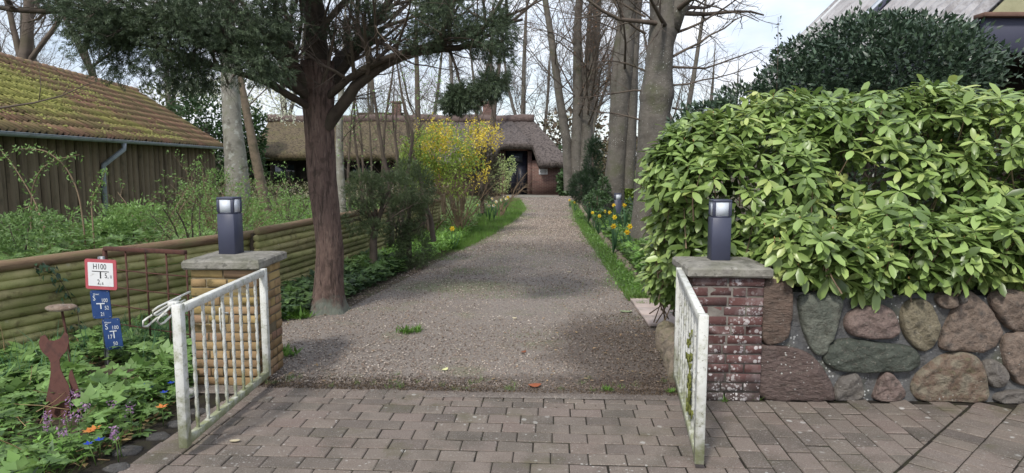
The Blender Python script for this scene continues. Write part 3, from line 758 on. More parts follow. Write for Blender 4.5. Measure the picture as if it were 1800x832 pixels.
def wstone(pts, mat, depth=.11, seed=0):
    """outline in the zoomed wall picture -> a rounded boulder standing proud of the mortar"""
    P = []
    for (zx, zy) in pts:
        px, py = 1350 + zx / 2, 416 + zy / 2
        y = 4.5
        for _ in range(3): q = at(px, py, y); y = WALLY(q[0]) + .045
        P.append((q[0], q[2]))
    P = np.array(P); 
    P = P.mean(0) + (P - P.mean(0)) * 1.09
    # subdivide and smooth the outline
    for _ in range(2):
        Q = np.roll(P, -1, 0); P = np.stack([P * .75 + Q * .25, P * .25 + Q * .75], 1).reshape(-1, 2)
    n = len(P); c = P.mean(0); rr = np.random.default_rng(seed + 5); V = []
    dsc = [(1.06, -.02), (1.06, .018), (1.03, .040), (.97, .058), (.88, .072), (.74, .082), (.55, .090), (.32, .094)]
    sz_ = .09 / max(.08, float(np.max(np.abs(P - c)))); pl = [(rr.normal(0, .2) * sz_, rr.normal(0, .2) * sz_, rr.uniform(.070, .090)) for _ in range(4)]
    hc = lambda q, h: max(.045, min([h] + [a_ * (q[0] - c[0]) + b_ * (q[1] - c[1]) + c_ for a_, b_, c_ in pl])) if h > .045 else h
    ph = rr.uniform(0, 6, 6)
    for s, h in dsc:
        for i, p in enumerate(P):
            q = c + (p - c) * s; bump_ = .010 * math.sin(q[0] * 31 + ph[0]) * math.sin(q[1] * 27 + ph[1]) + .006 * math.sin(q[0] * 61 + q[1] * 40 + ph[2]) + .005 * math.sin(q[1] * 80 - q[0] * 30 + ph[3]) + rr.normal(0, .0015)
            V.append((q[0], WALLY(q[0]) + .06 - hc(q, h) * depth / .11 - (bump_ if h > .03 else 0), max(q[1], .0)))
    V.append((c[0], WALLY(c[0]) + .06 - hc(c, .096) * depth / .11, c[1]))
    b = B(); L = len(dsc)
    b.add(V, [((L - 1) * n + i, (L - 1) * n + (i + 1) % n, L * n) for i in range(n)], [(l * n + i, l * n + (i + 1) % n, (l + 1) * n + (i + 1) % n, (l + 1) * n + i) for l in range(L - 1) for i in range(n)])
    me = b.mesh('boulder', mat, True)
    o = link('boulder', me, tw); return o
ST = [('brown', [(-20, 165), (60, 158), (80, 185), (76, 300), (62, 350), (5, 372), (-20, 350), (-24, 250)]),
 ('greygreen', [(112, 225), (150, 212), (215, 205), (252, 225), (248, 275), (215, 370), (188, 408), (155, 390), (128, 320)]),
 ('pink', [(280, 300), (292, 272), (335, 252), (402, 245), (440, 275), (452, 320), (440, 348), (400, 356), (312, 348), (286, 330)]),
 ('speck', [(472, 290), (490, 240), (540, 228), (572, 248), (594, 300), (590, 352), (560, 394), (525, 388), (488, 350)]),
 ('tan', [(590, 212), (640, 192), (660, 212), (655, 238), (630, 254), (600, 240)]),
 ('tan', [(688, 200), (712, 205), (765, 250), (800, 305), (808, 345), (770, 396), (690, 392), (614, 388), (620, 345), (655, 270)]),
 ('tan', [(783, 212), (840, 194), (905, 200), (935, 260), (900, 324), (852, 322), (812, 280)]),
 ('green', [(208, 432), (236, 376), (300, 364), (400, 382), (492, 388), (516, 432), (500, 466), (400, 470), (290, 472), (240, 460)]),
 ('red', [(-34, 395), (40, 396), (120, 408), (165, 440), (200, 492), (222, 545), (216, 574), (100, 576), (-34, 574)]),
 ('grey', [(232, 560), (240, 520), (262, 490), (318, 482), (332, 572), (240, 574)]),
 ('pink', [(402, 482), (428, 480), (455, 510), (484, 572), (366, 573), (382, 530)]),
 ('big', [(516, 540), (532, 495), (565, 460), (625, 422), (690, 414), (738, 440), (750, 500), (762, 555), (740, 576), (560, 580)]),
 ('grey', [(752, 446), (795, 434), (836, 470), (828, 514), (795, 530), (764, 500)]),
 ('tan', [(824, 372), (860, 345), (920, 345), (940, 430), (915, 514), (870, 506), (836, 452)]),
 ('grey', [(795, 560), (830, 544), (905, 540), (930, 566), (905, 586), (805, 584)]),
 ('grey', [(662, 204), (684, 203), (684, 228), (664, 240)]),
 ('white', [(868, 560), (890, 556), (905, 572), (880, 580)])]
for i, (k, P) in enumerate(ST): wstone(P, SM[k], .09 if k != 'white' else .05, i)
rs = random.Random(3)
for i in range(14):   # the wall goes on past the edge of the frame
    cx_, cz_ = 1010 + (i // 3) * 190 + rs.uniform(-20, 20), (260, 400, 520)[i % 3] + rs.uniform(-15, 15)
    P = [(cx_ + math.cos(a) * rs.uniform(62, 85), cz_ - math.sin(a) * rs.uniform(48, 60)) for a in [k_ * math.pi / 4 for k_ in range(8)]][::-1]
    wstone(P, SM[rs.choice(['tan', 'grey', 'pink', 'big', 'brown'])], .09, 40 + i)

# ================================================================== GATES
def twisted(b, p0, p1, s=.0165, turns=2.2, n=26, flat=None):
    p0, p1 = np.array(p0), np.array(p1); L = p1 - p0; V = []; F = []
    for i in range(n + 1):
        t = i / n; a = turns * 2 * math.pi * t if .0 < t < 1 else 0
        for q in range(4):
            an = a + math.pi / 4 + q * math.pi / 2; V.append(p0 + L * t + np.array((math.cos(an), math.sin(an), 0)) * s * .72)
    F = [(i * 4 + q, i * 4 + (q + 1) % 4, i * 4 + 4 + (q + 1) % 4, i * 4 + 4 + q) for i in range(n) for q in range(4)]
    b.add(V, [], F)
def gate(label, hinge, free, z0h, z0f, hgt, side):
    t = thing('metal_gate', label, 'gate', (*hinge, z0h), 'white metal gate leaves')
    hv, fv = np.array((*hinge, z0h)), np.array((*free, z0f)); d = (fv - hv); L = np.linalg.norm(d[:2]); e = d / L
    e2 = np.array((e[0], e[1], 0)); ang = math.atan2(e[1], e[0]); Rz = Matrix.Rotation(ang, 3, 'Z'); nrm = np.array((-e2[1], e2[0], 0))
    Ry = Rz @ Matrix.Rotation(-math.atan2(d[2], L), 3, 'Y')
    W_ = .045; up = np.array((0, 0, 1.))
    def pt(s, h, o=0.): return hv + e * s + up * h + nrm * o
    def bar(name, s0, h0, s1, h1, w, dep, rot): 
        c = (pt(s0, h0) + pt(s1, h1)) / 2; b = B(); b.box(c, (w, dep, hgt if rot == 'v' else L - 2 * W_), rot=Rz) if rot == 'v' else b.box(c, (L - 2 * W_ + .001, dep, w), rot=Ry); return part(name, b, m_white, t)
    b = B(); b.box(pt(W_ / 2, hgt / 2), (W_, .045, hgt), rot=Rz, bev=.003); part('hinge_stile', b, m_white, t)
    b = B(); b.box(pt(L - W_ / 2, hgt / 2), (W_ + .008, .05, hgt + .012), rot=Rz, bev=.003); part('lock_stile', b, m_white, t)
    b = B(); b.box(pt(L / 2, hgt - .0275), (L - 2 * W_ - .004, .04, .045), rot=Ry, bev=.003); part('top_rail', b, m_white, t)
    b = B(); b.box(pt(L / 2, .022), (L - 2 * W_ - .004, .04, .045), rot=Ry, bev=.003); part('bottom_rail', b, m_white, t)
    nb = 8
    for i in range(nb):
        s = W_ + (L - 2 * W_) * (i + 1) / (nb + 1); b = B(); twisted(b, pt(s, .044), pt(s, hgt - .05)); part('bar', b, m_white, t)
    for h in (.16, hgt - .16):
        b = B(); b.tube([pt(-.014, h - .035), pt(-.014, h + .035)], .011, 8); b.box(pt(-.03, h), (.03, .014, .03), rot=Rz); part('hinge', b, m_white, t)
    return t, pt, L, Rz, nrm
GH = .80
t1, pt, L, Rz, nrm = gate('open white gate leaf with latch loops, standing before the yellow brick pillar', (-1.80, 4.86), (-1.83, 3.62), .075, .06, GH, 1)
# latch loops at the free end of the left leaf
b = B()
def rod(b, P, r=.006): b.tube(P, r, 6)
e_ = pt(L, 0) - pt(0, 0); e_ /= np.linalg.norm(e_)
def lp(s, h, o): return pt(L, 0) + e_ * s + nrm * o + np.array((0, 0, h))
for off in (0., -.055):
    loop = [(.0 , .83, off), (.14, .785, off - .01), (.15, .77, off - .012), (.145, .745, off - .012), (.0, .775, off)]
    rod(b, [lp(-s * .9, h, -o - .035) for s, h, o in [(.28, .84, 0), (.12, .83, 0)]]) if 0 else None
sgn = -1 if nrm[0] > 0 else 1           # towards the left of the picture
def lq(s, o, h): return pt(L, h) + e_ * s + nrm * sgn * o
rod(b, [lq(-.22, .03, .835), lq(.02, .085, .80), lq(.05, .10, .785), lq(.05, .10, .765), lq(.03, .09, .755), lq(-.16, .03, .80)])
rod(b, [lq(-.14, .045, .815), lq(.06, .13, .745), lq(.075, .14, .735), lq(.07, .145, .705), lq(.05, .135, .70), lq(.02, .10, .735), lq(-.02, .06, .755)])
rod(b, [lq(-.02, .02, .81), lq(.07, .055, .755), lq(.08, .06, .735), lq(.065, .055, .715), lq(.04, .045, .72), lq(-.02, .02, .76)])
b.box(lq(-.05, .035, .80), (.05, .05, .03), rot=Rz, bev=.004)
part('latch', b, m_white, t1)
b = B()   # lock keep on the middle bars
rod(b, [lq(-.60, .014, .58), lq(-.57, .016, .66), lq(-.55, .016, .665), lq(-.545, .016, .60), lq(-.55, .016, .53), lq(-.575, .016, .49), lq(-.60, .014, .52)], .005)
rod(b, [lq(-.60, -.014, .62), lq(-.60, .016, .62)], .006)
part('lock_keep', b, m_white, t1)
t2, pt, L, Rz, nrm = gate('open white gate leaf seen nearly edge-on, streaked green with moss, beside the red brick pillar', (1.185, 4.74), (1.0, 3.46), .10, .04, .80, -1)
m_mossy = M('moss', [srgb(96, 104, 34), srgb(128, 130, 48)], sc=20, bsc=80, bump=.9, rnd=.1)
b = B()
for k in range(150):
    s = random.gauss(L * .66, .07); h = random.triangular(.06, .62, .12); q = pt(s, h, random.choice((-1, 1)) * random.uniform(.008, .016)); b.box(q, (random.uniform(.008, .02), .008, random.uniform(.015, .045)), rot=Rz)
b.V = [v + rng.normal(0, .0022, v.shape) for v in b.V]
part('moss_growth', b, m_mossy, t2)
b = B(); b.box(pt(L - .09, .60, 0), (.06, .028, .14), rot=Rz, bev=.004); part('lock_case', b, m_rust, t2)

# ================================================================== SIGNS
def round_rect(w, h, r, n=4):
    P = []
    for (cx_, cz_, a0) in ((w / 2 - r, h / 2 - r, 0), (-w / 2 + r, h / 2 - r, 90), (-w / 2 + r, -h / 2 + r, 180), (w / 2 - r, -h / 2 + r, 270)):
        for i in range(n + 1):
            a = R(a0 + 90 * i / n); P.append((cx_ + r * math.cos(a), cz_ + r * math.sin(a)))
    return P
def text_mesh(s, size):
    cu = bpy.data.curves.new('txt', 'FONT'); cu.body = s; cu.size = size; cu.align_x = 'CENTER'; cu.align_y = 'CENTER'; cu.extrude = .0004; cu.resolution_u = 3
    o = bpy.data.objects.new('txt', cu); COL.objects.link(o)
    me = bpy.data.meshes.new_from_object(o.evaluated_get(bpy.context.evaluated_depsgraph_get())); bpy.data.objects.remove(o); return me
def sign(label, px0, py0, px1, py1, Y, roll, yaw, body, texts, lines, tm, border=None, group='utility marker plates on one post'):
    c = (at(px0, py0, Y) + at(px1, py1, Y)) / 2; w = abs(at(px1, py0, Y)[0] - at(px0, py0, Y)[0]); h = abs(at(px0, py1, Y)[2] - at(px0, py0, Y)[2])
    t = thing('marker_sign', label, 'sign', c, group)
    Mx = Matrix.Rotation(R(yaw), 3, 'Z') @ Matrix.Rotation(R(roll), 3, 'Y')
    def w3(x, z, y=0.): v = Mx @ Vector((x, y, z)); return c + np.array(v)
    nrm_ = np.array(Mx @ Vector((0, 1, 0)))
    b = B(); b.prism([w3(x, z) for x, z in round_rect(w, h, .018)], nrm_, .006); part('plate', b, border or body, t)
    if border:
        b = B(); b.prism([w3(x, z, -.004) for x, z in round_rect(w * .80, h * .78, .004)], nrm_, .003); part('white_panel', b, body, t)
    b = B()
    for (x0, z0, x1, z1) in lines:
        b.prism([w3(x * w, z * h, -.0062) for x, z in ((x0, z0), (x1, z0), (x1, z1), (x0, z1))], nrm_, .0008)
    part('printed_lines', b, tm, t)
    for (s, x, z, sz) in texts:
        me = text_mesh(s, sz * h); me.materials.append(tm)
        V = np.empty(len(me.vertices) * 3); me.vertices.foreach_get('co', V); V = V.reshape(-1, 3); V[:, 0] *= .85
        V2 = np.stack([V[:, 0] + x * w, -V[:, 2] - .006, V[:, 1] + z * h], 1) @ np.array(Mx).T + c
        me.vertices.foreach_set('co', V2.ravel()); me.update(); link('lettering', me, t)
    b = B()
    for sx in (-1, 1):
        for sz in (-1, 1):
            p = w3(sx * (w / 2 - .014), sz * (h / 2 - .014), -.004); b.tube([p, p - nrm_ * .003], .0035, 8)
    part('screws', b, m_zinc, t) if not border else None
    return t
sign('white hydrant plate with wide red border reading H100, topmost on the zinc post', 147, 456, 208, 509, 5.30, 1.5, -8, m_signwhite,
     [('H100', -.02, .25, .26), ('5,', .19, -.04, .24), ('0', .33, -.07, .15), ('2,', -.05, -.26, .24), ('6', .06, -.30, .14)],
     [(-.27, .085, .27, .11), (-.02, -.13, .02, .085)], m_print, border=m_red)
sign('lighter blue valve plate reading S 100 52 21, directly below the red-bordered plate', 159.5, 510, 196, 560, 5.32, -3, -6, m_blue,
     [('Wasser', -.17, .36, .085), ('S', -.30, .22, .26), ('100', .22, .13, .19), ('52', .30, -.13, .19), ('21', .05, -.35, .19)],
     [(-.22, .01, .22, .045), (-.03, -.16, .03, .01)], m_printw)
sign('lowest blue valve plate, tilted, reading S 100 17 50', 183.5, 560, 213, 614, 5.30, -4, 6, m_blue,
     [('Wasser', -.17, .38, .08), ('S', -.28, .24, .25), ('100', .20, .20, .17), ('17', -.16, -.09, .19), ('50', .10, -.32, .17)],
     [(-.14, .075, .26, .105), (.05, -.14, .11, .075)], m_printw)
sp = at(189, 600, 5.36)
b = B(); b.box((sp[0], 5.36, .40), (.035, .02, .98), bev=.002); b.box((sp[0] - .0185, 5.352, .40), (.003, .03, .98)); b.box((sp[0] + .0185, 5.352, .40), (.003, .03, .98))
tag(part('sign_post', b, m_zinc, None), 'upright zinc post that carries the three marker plates', 'post')

# ================================================================== RUSTY THINGS
def z7(P, Y): return [at(x / 3.177, 570 + y / 3.177, Y) for x, y in P]
cat = [(217, 100), (228, 68), (250, 58), (275, 92), (300, 93), (335, 80), (362, 44), (380, 58), (386, 100), (372, 150), (345, 178), (332, 200), (338, 250), (362, 300), (385, 345), (392, 400), (392, 450), (375, 500), (365, 528), (300, 530), (250, 522), (252, 470), (262, 400), (276, 330), (284, 270), (282, 215), (270, 185), (240, 160), (222, 130)]
tail = [(392, 262), (402, 252), (412, 290), (430, 335), (441, 370), (440, 410), (428, 440), (400, 470), (392, 450), (392, 400), (398, 365), (388, 325), (384, 290)]
tc_ = thing('metal_cat', 'flat rusty sheet-metal cat figure standing in the groundcover', 'garden figure', G(98, 735))
b = B(); b.prism(z7(cat, 4.21), (0, 1, 0), .004); part('body', b, m_rusty_cat, tc_)
b = B(); b.prism(z7(tail, 4.235), (.3, .95, 0), .004); part('tail', b, m_rusty_cat, tc_)
b = B(); b.tube([(at(98, 735, 4.225)[0], 4.222, -.15), (at(98, 700, 4.225)[0], 4.222, .2)], .005, 6); part('stake', b, m_rust, tc_)
low = [(115, 735), (150, 770), (185, 760), (215, 738), (226, 765), (228, 800), (215, 835), (222, 880), (228, 940), (120, 940), (125, 880), (105, 820), (104, 770)]
tc2 = thing('metal_cat', 'smaller rusty metal figure half hidden in the groundcover at the frame edge', 'garden figure', (-2.6, 3.45, 0))
b = B(); b.prism(z7(low, 3.42), (.1, 1, 0), .004); part('body', b, m_rusty_cat, tc2)
b = B(); b.tube([(-2.56, 3.43, -.12), (-2.56, 3.43, .1)], .005, 6); part('stake', b, m_rust, tc2)
tb = thing('bird_dish', 'chipped stone dish on a thin rusty stake behind the metal cat', 'bird dish', (-3.35, 4.95, 0))
c = at(108, 541, 4.9)
b = B(); pebble(b, (c[0], c[1], c[2]), (.108, .08, .024), 12, 14); part('dish', b, stonemat('dish_stone', [srgb(120, 96, 80), srgb(150, 130, 112), srgb(178, 172, 164)]), tb, smooth=True)
b = B(); q = at(124, 640, 4.95); b.tube([c, (c + q) / 2 + (.006, 0, 0), q, (q[0], q[1], -.1)], .009, 7); part('stake', b, m_rust, tb)
# rusted mesh panel
tt = thing('rusty_trellis', 'rusted steel mesh panel with angle-iron frame leaning before the log fence', 'trellis', (-3.1, 5.7, 0))
A_, B_ = at(184, 440, 5.95), at(326, 440, 5.52); A_[2] = .885; B_[2] = .905
def tp(s, z): return np.array((A_[0] + (B_[0] - A_[0]) * s, A_[1] + (B_[1] - A_[1]) * s, z))
da = math.atan2(B_[1] - A_[1], B_[0] - A_[0]); Rt = Matrix.Rotation(da, 3, 'Z'); Lt = np.linalg.norm((B_ - A_)[:2])
b = B(); b.box(tp(.5, .89), (Lt, .035, .035), rot=Rt @ Matrix.Rotation(-.02, 3, 'Y'), bev=.002); part('top_angle', b, m_rust, tt)
b = B(); b.box(tp(.0, .42), (.03, .03, .9), rot=Rt, bev=.002); part('side_angle', b, m_rust, tt)
for s in (.27, .52, .77, 1.0): b = B(); b.tube([tp(s, -.03), tp(s + .003, .45), tp(s, .885)], .0075, 6); part('upright_wire', b, m_rust, tt)
for z in (.70, .54, .375, .21): b = B(); b.tube([tp(0, z), tp(.5, z - .004), tp(1.02, z)], .0055, 6); part('cross_wire', b, m_rust, tt)

# ================================================================== LOG FENCE
def fence(label, A, Bp, n_log, r, ztop_, skew=0., post_at=(0., 1.), drop=0.):
    A, Bp = np.array(A, float), np.array(Bp, float); t = thing('log_fence', label, 'fence', (*((A + Bp) / 2), 0), 'log fence along the garden')
    d = (Bp - A) / np.linalg.norm(Bp - A); nr = np.array((-d[1], d[0]))
    for k in range(n_log):
        top = k == n_log - 1; rr = r * (1.12 if top else rng.uniform(.92, 1.04)); z = r * .8 + k * (ztop_ - 2 * r + .02) / (n_log - 1)
        ns = 9; s = np.linspace(0, 1, ns); P = A[None] + (Bp - A)[None] * s[:, None]
        Z = z + drop * s + rng.normal(0, .0025, ns) + .006 * math.sin(k * 2.1) * np.sin(s * 3.1)
        off = rng.normal(0, .003, ns) - (.012 if top else 0)
        P = np.concatenate([P + nr[None] * off[:, None], Z[:, None]], 1)
        b = B(); b.tube(P, rr * (1 + .05 * np.sin(s * 5 + k) + rng.normal(0, .012, ns)), 12); part('log', b, m_toplog if top else m_log, t, smooth=True)
    for s in post_at:
        p = A + (Bp - A) * s + nr * (.09); b = B(); b.tube([(p[0], p[1], -.2), (p[0], p[1], ztop_ - .06)], .05, 10); part('post', b, m_darkpost, t, smooth=False)
    return t
fence('horizontal half-round log fence, longest stretch, behind the signs and rusty mesh', (-4.95, 4.1), (-3.02, 8.2), 10, .047, .815, post_at=(.05, .5, .97))
fence('mossy horizontal log fence between the yellow pillar and the big conifer trunk', (-3.0, 7.9), (-2.42, 11.2), 11, .043, .86, post_at=(.02, .5, .98))
fence('far stretch of log fence behind the clipped juniper, leaning down at its end', (-2.42, 11.25), (-1.75, 16.2), 10, .046, .82, post_at=(.03, .5, .97), drop=-.05)
for i, (px, lean) in enumerate(((780, .05), (798, .16), (812, .02))):
    c = G(px, 384); c = np.array((c[0], 17.2 + i * .5)); c[0] = (px - 900) / FPX * c[1]
    b = B(); b.box((c[0], c[1], .40), (.13, .07, .86), rot=Matrix.Rotation(-lean, 3, 'Y'), bev=.006)
    tag(part('timber_post', b, m_darkpost, None), ('upright dark timber board post at the far end of the log fence', 'dark timber board leaning sideways, middle of three past the log fence', 'last dark timber board post, half behind the forsythia stems')[i], 'post', 'dark board posts at the fence end')

# ================================================================== DRIVE EDGING
te = thing('stone_edging', 'short row of big rounded cobbles edging the gravel behind the right gate leaf', 'edging', (1.4, 6, 0), 'cobble edgings')
for i, (px, py, s) in enumerate(((1163, 592, .17), (1172, 606, .2), (1180, 622, .21), (1186, 640, .22), (1192, 658, .22))):
    g = G(px, py + 10); b = B(); pebble(b, (g[0] + .03, g[1], .07), (s * .62, s * .55, .13), i + 4, 11, rot=.4)
    part('cobble', b, m_edge, te, smooth=True)
te = thing('stone_edging', 'long row of small half-sunk cobbles between gravel drive and daffodil bed', 'edging', (1.8, 12, 0), 'cobble edgings')
yy = 7.95; i = 0
while yy < 26:
    xx = float(np.interp(yy, [7.9, 8.6, 10.8, 17, 26], [1.70, 1.78, 1.80, 2.1, 2.55])); L_ = random.uniform(.16, .27)
    b = B(); pebble(b, (xx + random.uniform(-.03, .03), yy, .03), (.085, L_ * .55, .075 if yy > 8.7 else .11), i + 90, 9); part('cobble', b, m_edge, te, smooth=True); yy += L_ * 1.05; i += 1
sp_ = sheet('side_path', [(1.38, 6.6), (3.2, 6.5), (3.2, 8.15), (1.42, 8.1)], .008, m_joint)
for i in range(5):
    for j in range(4):
        x0 = 1.36 + i * .4 + (.02 * j), 
        cx_, cy_ = 1.37 + .2 + i * .4 + .012 * j, 6.62 + .2 + j * .4
        b = B(); b.box((cx_, cy_, .018), (.394, .394, .03), rot=Matrix.Rotation(-.03, 3, 'Z') @ Matrix.Rotation(rng.normal(0, .006), 3, 'X'), bev=.004); part('slab', b, m_slab, sp_)

# ================================================================== SHED (left)
m_tile = M('mossy_roof_tile', [srgb(124, 92, 72), srgb(148, 110, 84), srgb(116, 96, 70)], sc=1.3, rnd=.13, hue=.008, bsc=70, bump=.6, bdist=.006, rough=.9,
           layers=[dict(k='n', c=srgb(118, 108, 66), sc=1.1, lo=.40, hi=.56, amt=.8), dict(k='n', c=srgb(146, 142, 62), sc=.42, lo=.54, hi=.62, amt=.8), dict(k='blob', c=srgb(158, 160, 62), at=(-11.0, 14.2), rad=(1.3, 2.6), sc=2.6, amt=.8), dict(k='n', c=srgb(84, 66, 50), sc=7, lo=.55, hi=.7, amt=.5)])
m_board = M('weathered_slab_board', [srgb(88, 76, 60), srgb(124, 108, 86), srgb(100, 90, 70)], sc=2.5, stretch=(6, 6, .6), pick=.4, rnd=.16, bsc=14, bump=.6, bdist=.01,
            layers=[dict(k='n', c=srgb(58, 62, 42), sc=3, lo=.55, hi=.7, amt=.5)])
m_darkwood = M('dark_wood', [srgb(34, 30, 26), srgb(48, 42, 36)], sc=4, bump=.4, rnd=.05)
t = thing('timber_shed', 'long timber shed with mossy tiled roof, grey gutter and slab-board wall', 'shed', (-10, 18, 0))
sd_ = np.array((-.134, .991, 0)); sd_ /= np.linalg.norm(sd_); si = np.array((-sd_[1], sd_[0], 0))   # along the eave / inward (left)
C0 = at(397, 259, 25.4); ZE = C0[2]; LEN = 17.0
SL = R(33.5); up_s = si * math.cos(SL) + np.array((0, 0, 1.)) * math.sin(SL); nr_s = np.cross(sd_, up_s); nr_s = nr_s if nr_s[2] > 0 else -nr_s
RISE = 3.62
def ep(s, w, h=0.): return C0 - sd_ * s + up_s * w + nr_s * h     # s back from the far corner along the eave, w up the slope
# tile: swept profile with a roll, 0.21 wide, 0.40 long
def tile_mesh():
    prof = [(0, .040), (.022, .060), (.05, .052), (.075, .012), (.12, 0), (.18, .006), (.214, .040)]
    V = []; n = len(prof)
    for (w, lift) in ((-.02, .036), (.345, 0.002)):
        for s, h in prof: V.append((s, w, h + lift))
    for s, h in prof: V.append((s, -.015, h - .012))
    F = [(i, i + 1, n + i + 1, n + i) for i in range(n - 1)] + [(2 * n + i, 2 * n + i + 1, i + 1, i) for i in range(n - 1)]
    return np.array(V), F
TV, TF = tile_mesh()
Bs = np.stack([-sd_, up_s, nr_s], 1)
tile_me = mesh_np('roof_tile', TV, [TF], m_tile)
cells = []
NC, NR_ = int(LEN / .21), 10
for i in range(NC):
    for j in range(NR_):
        o_ = ep((i + 1) * .21 + .0, -.01 + j * .34 * 1.06, 0); p = pj(*(o_)); d = np.linalg.norm(o_ - (0, 0, EYE)); cells.append((not (-25 < p[0] < 560), d, o_))
cells.sort(key=lambda c: (c[0], c[1]))
Mb = Matrix([list(r) for r in np.stack([sd_, up_s, nr_s], 1)])
def tile_rot(): return (Mb @ Matrix.Rotation(rng.normal(0, .018), 3, 'X') @ Matrix.Rotation(rng.normal(0, .018), 3, 'Z'))
for inv, d, o_ in cells[:300]:
    o = link('roof_tile', tile_me, t, loc=o_ + up_s * rng.normal(0, .006), rot=tile_rot().to_euler())
b = B()
for inv, d, o_ in cells[300:]: b.add(TV @ np.array(tile_rot()).T + o_, [], TF)
part('distant_roof_tiles', b, m_tile, t, kind='stuff')
PM = []
while len(PM) < 3400:
    s_, w_ = rng.uniform(4, LEN), rng.uniform(.1, RISE); q = ep(s_, w_, .045); px_, py_ = pj(*q)
    pr_ = .5 + .5 * lump(q[None], 1.6)[0] + .35 * lump(q[None], 5.)[0] - max(0, (px_ - 120)) / 260 - max(0, (py_ - 190)) / 70
    if -30 < px_ < 330 and rng.random() < pr_ ** 2: PM.append(q)
PM = np.array(PM); k_ = rng.uniform(.02, .065, len(PM)); b = B(); scatter(b, np.array([(1, 0, 0), (0, 1, 0), (-1, 0, 0), (0, -1, 0), (0, 0, .7), (0, 0, -.4)]), [(0, 1, 4), (1, 2, 4), (2, 3, 4), (3, 0, 4), (1, 0, 5), (2, 1, 5), (3, 2, 5), (0, 3, 5)], [], PM, np.tile(np.array(Mb)[None][:, :, [1, 0, 2]] * np.array((1, -1, 1)), (len(PM), 1, 1)), np.column_stack([k_ * 1, k_, k_ * .7])[:, [0, 1, 2]])
b.V[-1] += rng.normal(0, .008, b.V[-1].shape); part('moss_clumps', b, M('roof_moss', [srgb(112, 112, 46), srgb(154, 154, 66), srgb(98, 92, 50)], pick=.7, rnd=.2, bsc=60, bump=.8), t, kind='stuff')
# roof boards beneath the tiles and back slope
W2 = 2 * RISE * math.cos(SL)
b = B()
q = [ep(0, 0, -.03), ep(LEN, 0, -.03), ep(LEN, RISE, -.03), ep(0, RISE, -.03)]
bk = [C0 + si * W2, C0 - sd_ * LEN + si * W2]
V = np.array([q[0], q[1], q[2], q[3], bk[0], bk[1]]); b.add(V, [], [(0, 1, 2, 3), (3, 2, 5, 4)]); part('roof_deck', b, m_darkwood, t)
m_ridge = M('ridge_tile_clay', [srgb(136, 98, 72), srgb(158, 128, 96)], sc=5, rnd=.08, layers=[dict(k='n', c=srgb(128, 122, 60), sc=3, lo=.5, hi=.62, amt=.6)])
for k in range(int(LEN / .40)):
    b = B(); p0, p1 = ep(k * .40, RISE + .02, .02), ep(k * .40 + .42, RISE + .02, .0); b.tube([p0, p1], [.115, .10], 10); part('ridge_tile', b, m_ridge, t, smooth=False)
m_verge = M('pale_verge_board', [srgb(160, 158, 142), srgb(178, 176, 160)], rnd=0)
b = B(); 
vp = [ep(-.06, -.02, .03), ep(-.06, RISE, .03), ep(-.06, RISE, -.16), ep(-.06, -.02, -.16)]; b.prism(vp, sd_, .03); part('verge_board', b, m_verge, t)
# gutter: half-round channel with a front lip, in lengths
m_gut = M('grey_gutter', [srgb(128, 138, 148), srgb(156, 166, 176)], sc=5, rnd=.05, bump=.1, rough=.5, metal=0., layers=[dict(k='n', c=srgb(88, 96, 84), sc=4, lo=.55, hi=.68, amt=.5)])
outw = -si
def gutter(s0, s1):
    V = []; F = []; a_ = np.linspace(0, math.pi, 9)
    for s in (s0, s1):
        base = C0 - sd_ * s + outw * .075 + np.array((0, 0, -.03))
        for a in a_: V.append(base + outw * math.cos(a) * .075 + np.array((0, 0, -math.sin(a) * .075)))
        for a in a_[::-1]: V.append(base + outw * math.cos(a) * .070 + np.array((0, 0, -math.sin(a) * .068)))
    F = [(i, (i + 1) % 18, 18 + (i + 1) % 18, 18 + i) for i in range(18)]
    b = B(); b.add(V, [], F); b.tube([V[0], V[18]], .009, 6); return b
s = 0.
while s < LEN - .1: part('gutter', gutter(s, min(s + 2.98, LEN)), m_gut, t); s += 3.0
# wall of overlapping slab boards
WIN = .42
def wp(s, z, o=0.): p = C0 - sd_ * s + si * (WIN - o); return np.array((p[0], p[1], z))
b = B(); b.add([wp(.2, -.1, -.05), wp(LEN - .2, -.1, -.05), wp(LEN - .2, ZE + .15, -.05), wp(.2, ZE + .15, -.05)], [], [(0, 1, 2, 3)])
g0 = wp(.2, 0, -.05); g1 = C0 - sd_ * .2 + si * (W2 - WIN); pk = C0 - sd_ * .2 + si * W2 / 2
b.add([(g0[0], g0[1], -.1), (g1[0], g1[1], -.1), (g1[0], g1[1], ZE + .2), (pk[0], pk[1], ZE + RISE * math.sin(SL) - .05), (g0[0], g0[1], ZE + .2)], [(0, 1, 2), (0, 2, 4), (2, 3, 4)], [])
h0, h1 = C0 - sd_ * (LEN - .2) + si * WIN, C0 - sd_ * (LEN - .2) + si * (W2 - WIN); pk = C0 - sd_ * (LEN - .2) + si * W2 / 2
b.add([(h0[0], h0[1], -.1), (h1[0], h1[1], -.1), (h1[0], h1[1], ZE + .2), (pk[0], pk[1], ZE + RISE * math.sin(SL) - .05), (h0[0], h0[1], ZE + .2)], [(0, 1, 2), (0, 2, 4), (2, 3, 4)], [])
part('backing_wall', b, m_darkwood, t)
s = .25; k = 0
while s < LEN - .3:
    w = random.uniform(.17, .235); o_ = .015 if k % 2 else .06
    z1 = ZE + .12; V = []; 
    for z in (-.1, z1):
        for f_, h in ((-.5, -.01), (-.38, .034), (0, .056), (.38, .034), (.5, -.01)): V.append(wp(s + w / 2 + f_ * w, z, o_ + h))
    b = B(); b.add(V, [], [(i, i + 1, 5 + i + 1, 5 + i) for i in range(4)]); b.V[-1] += rng.normal(0, .003, (10, 3)); part('board', b, m_board, t, smooth=False)
    s += w * .93; k += 1
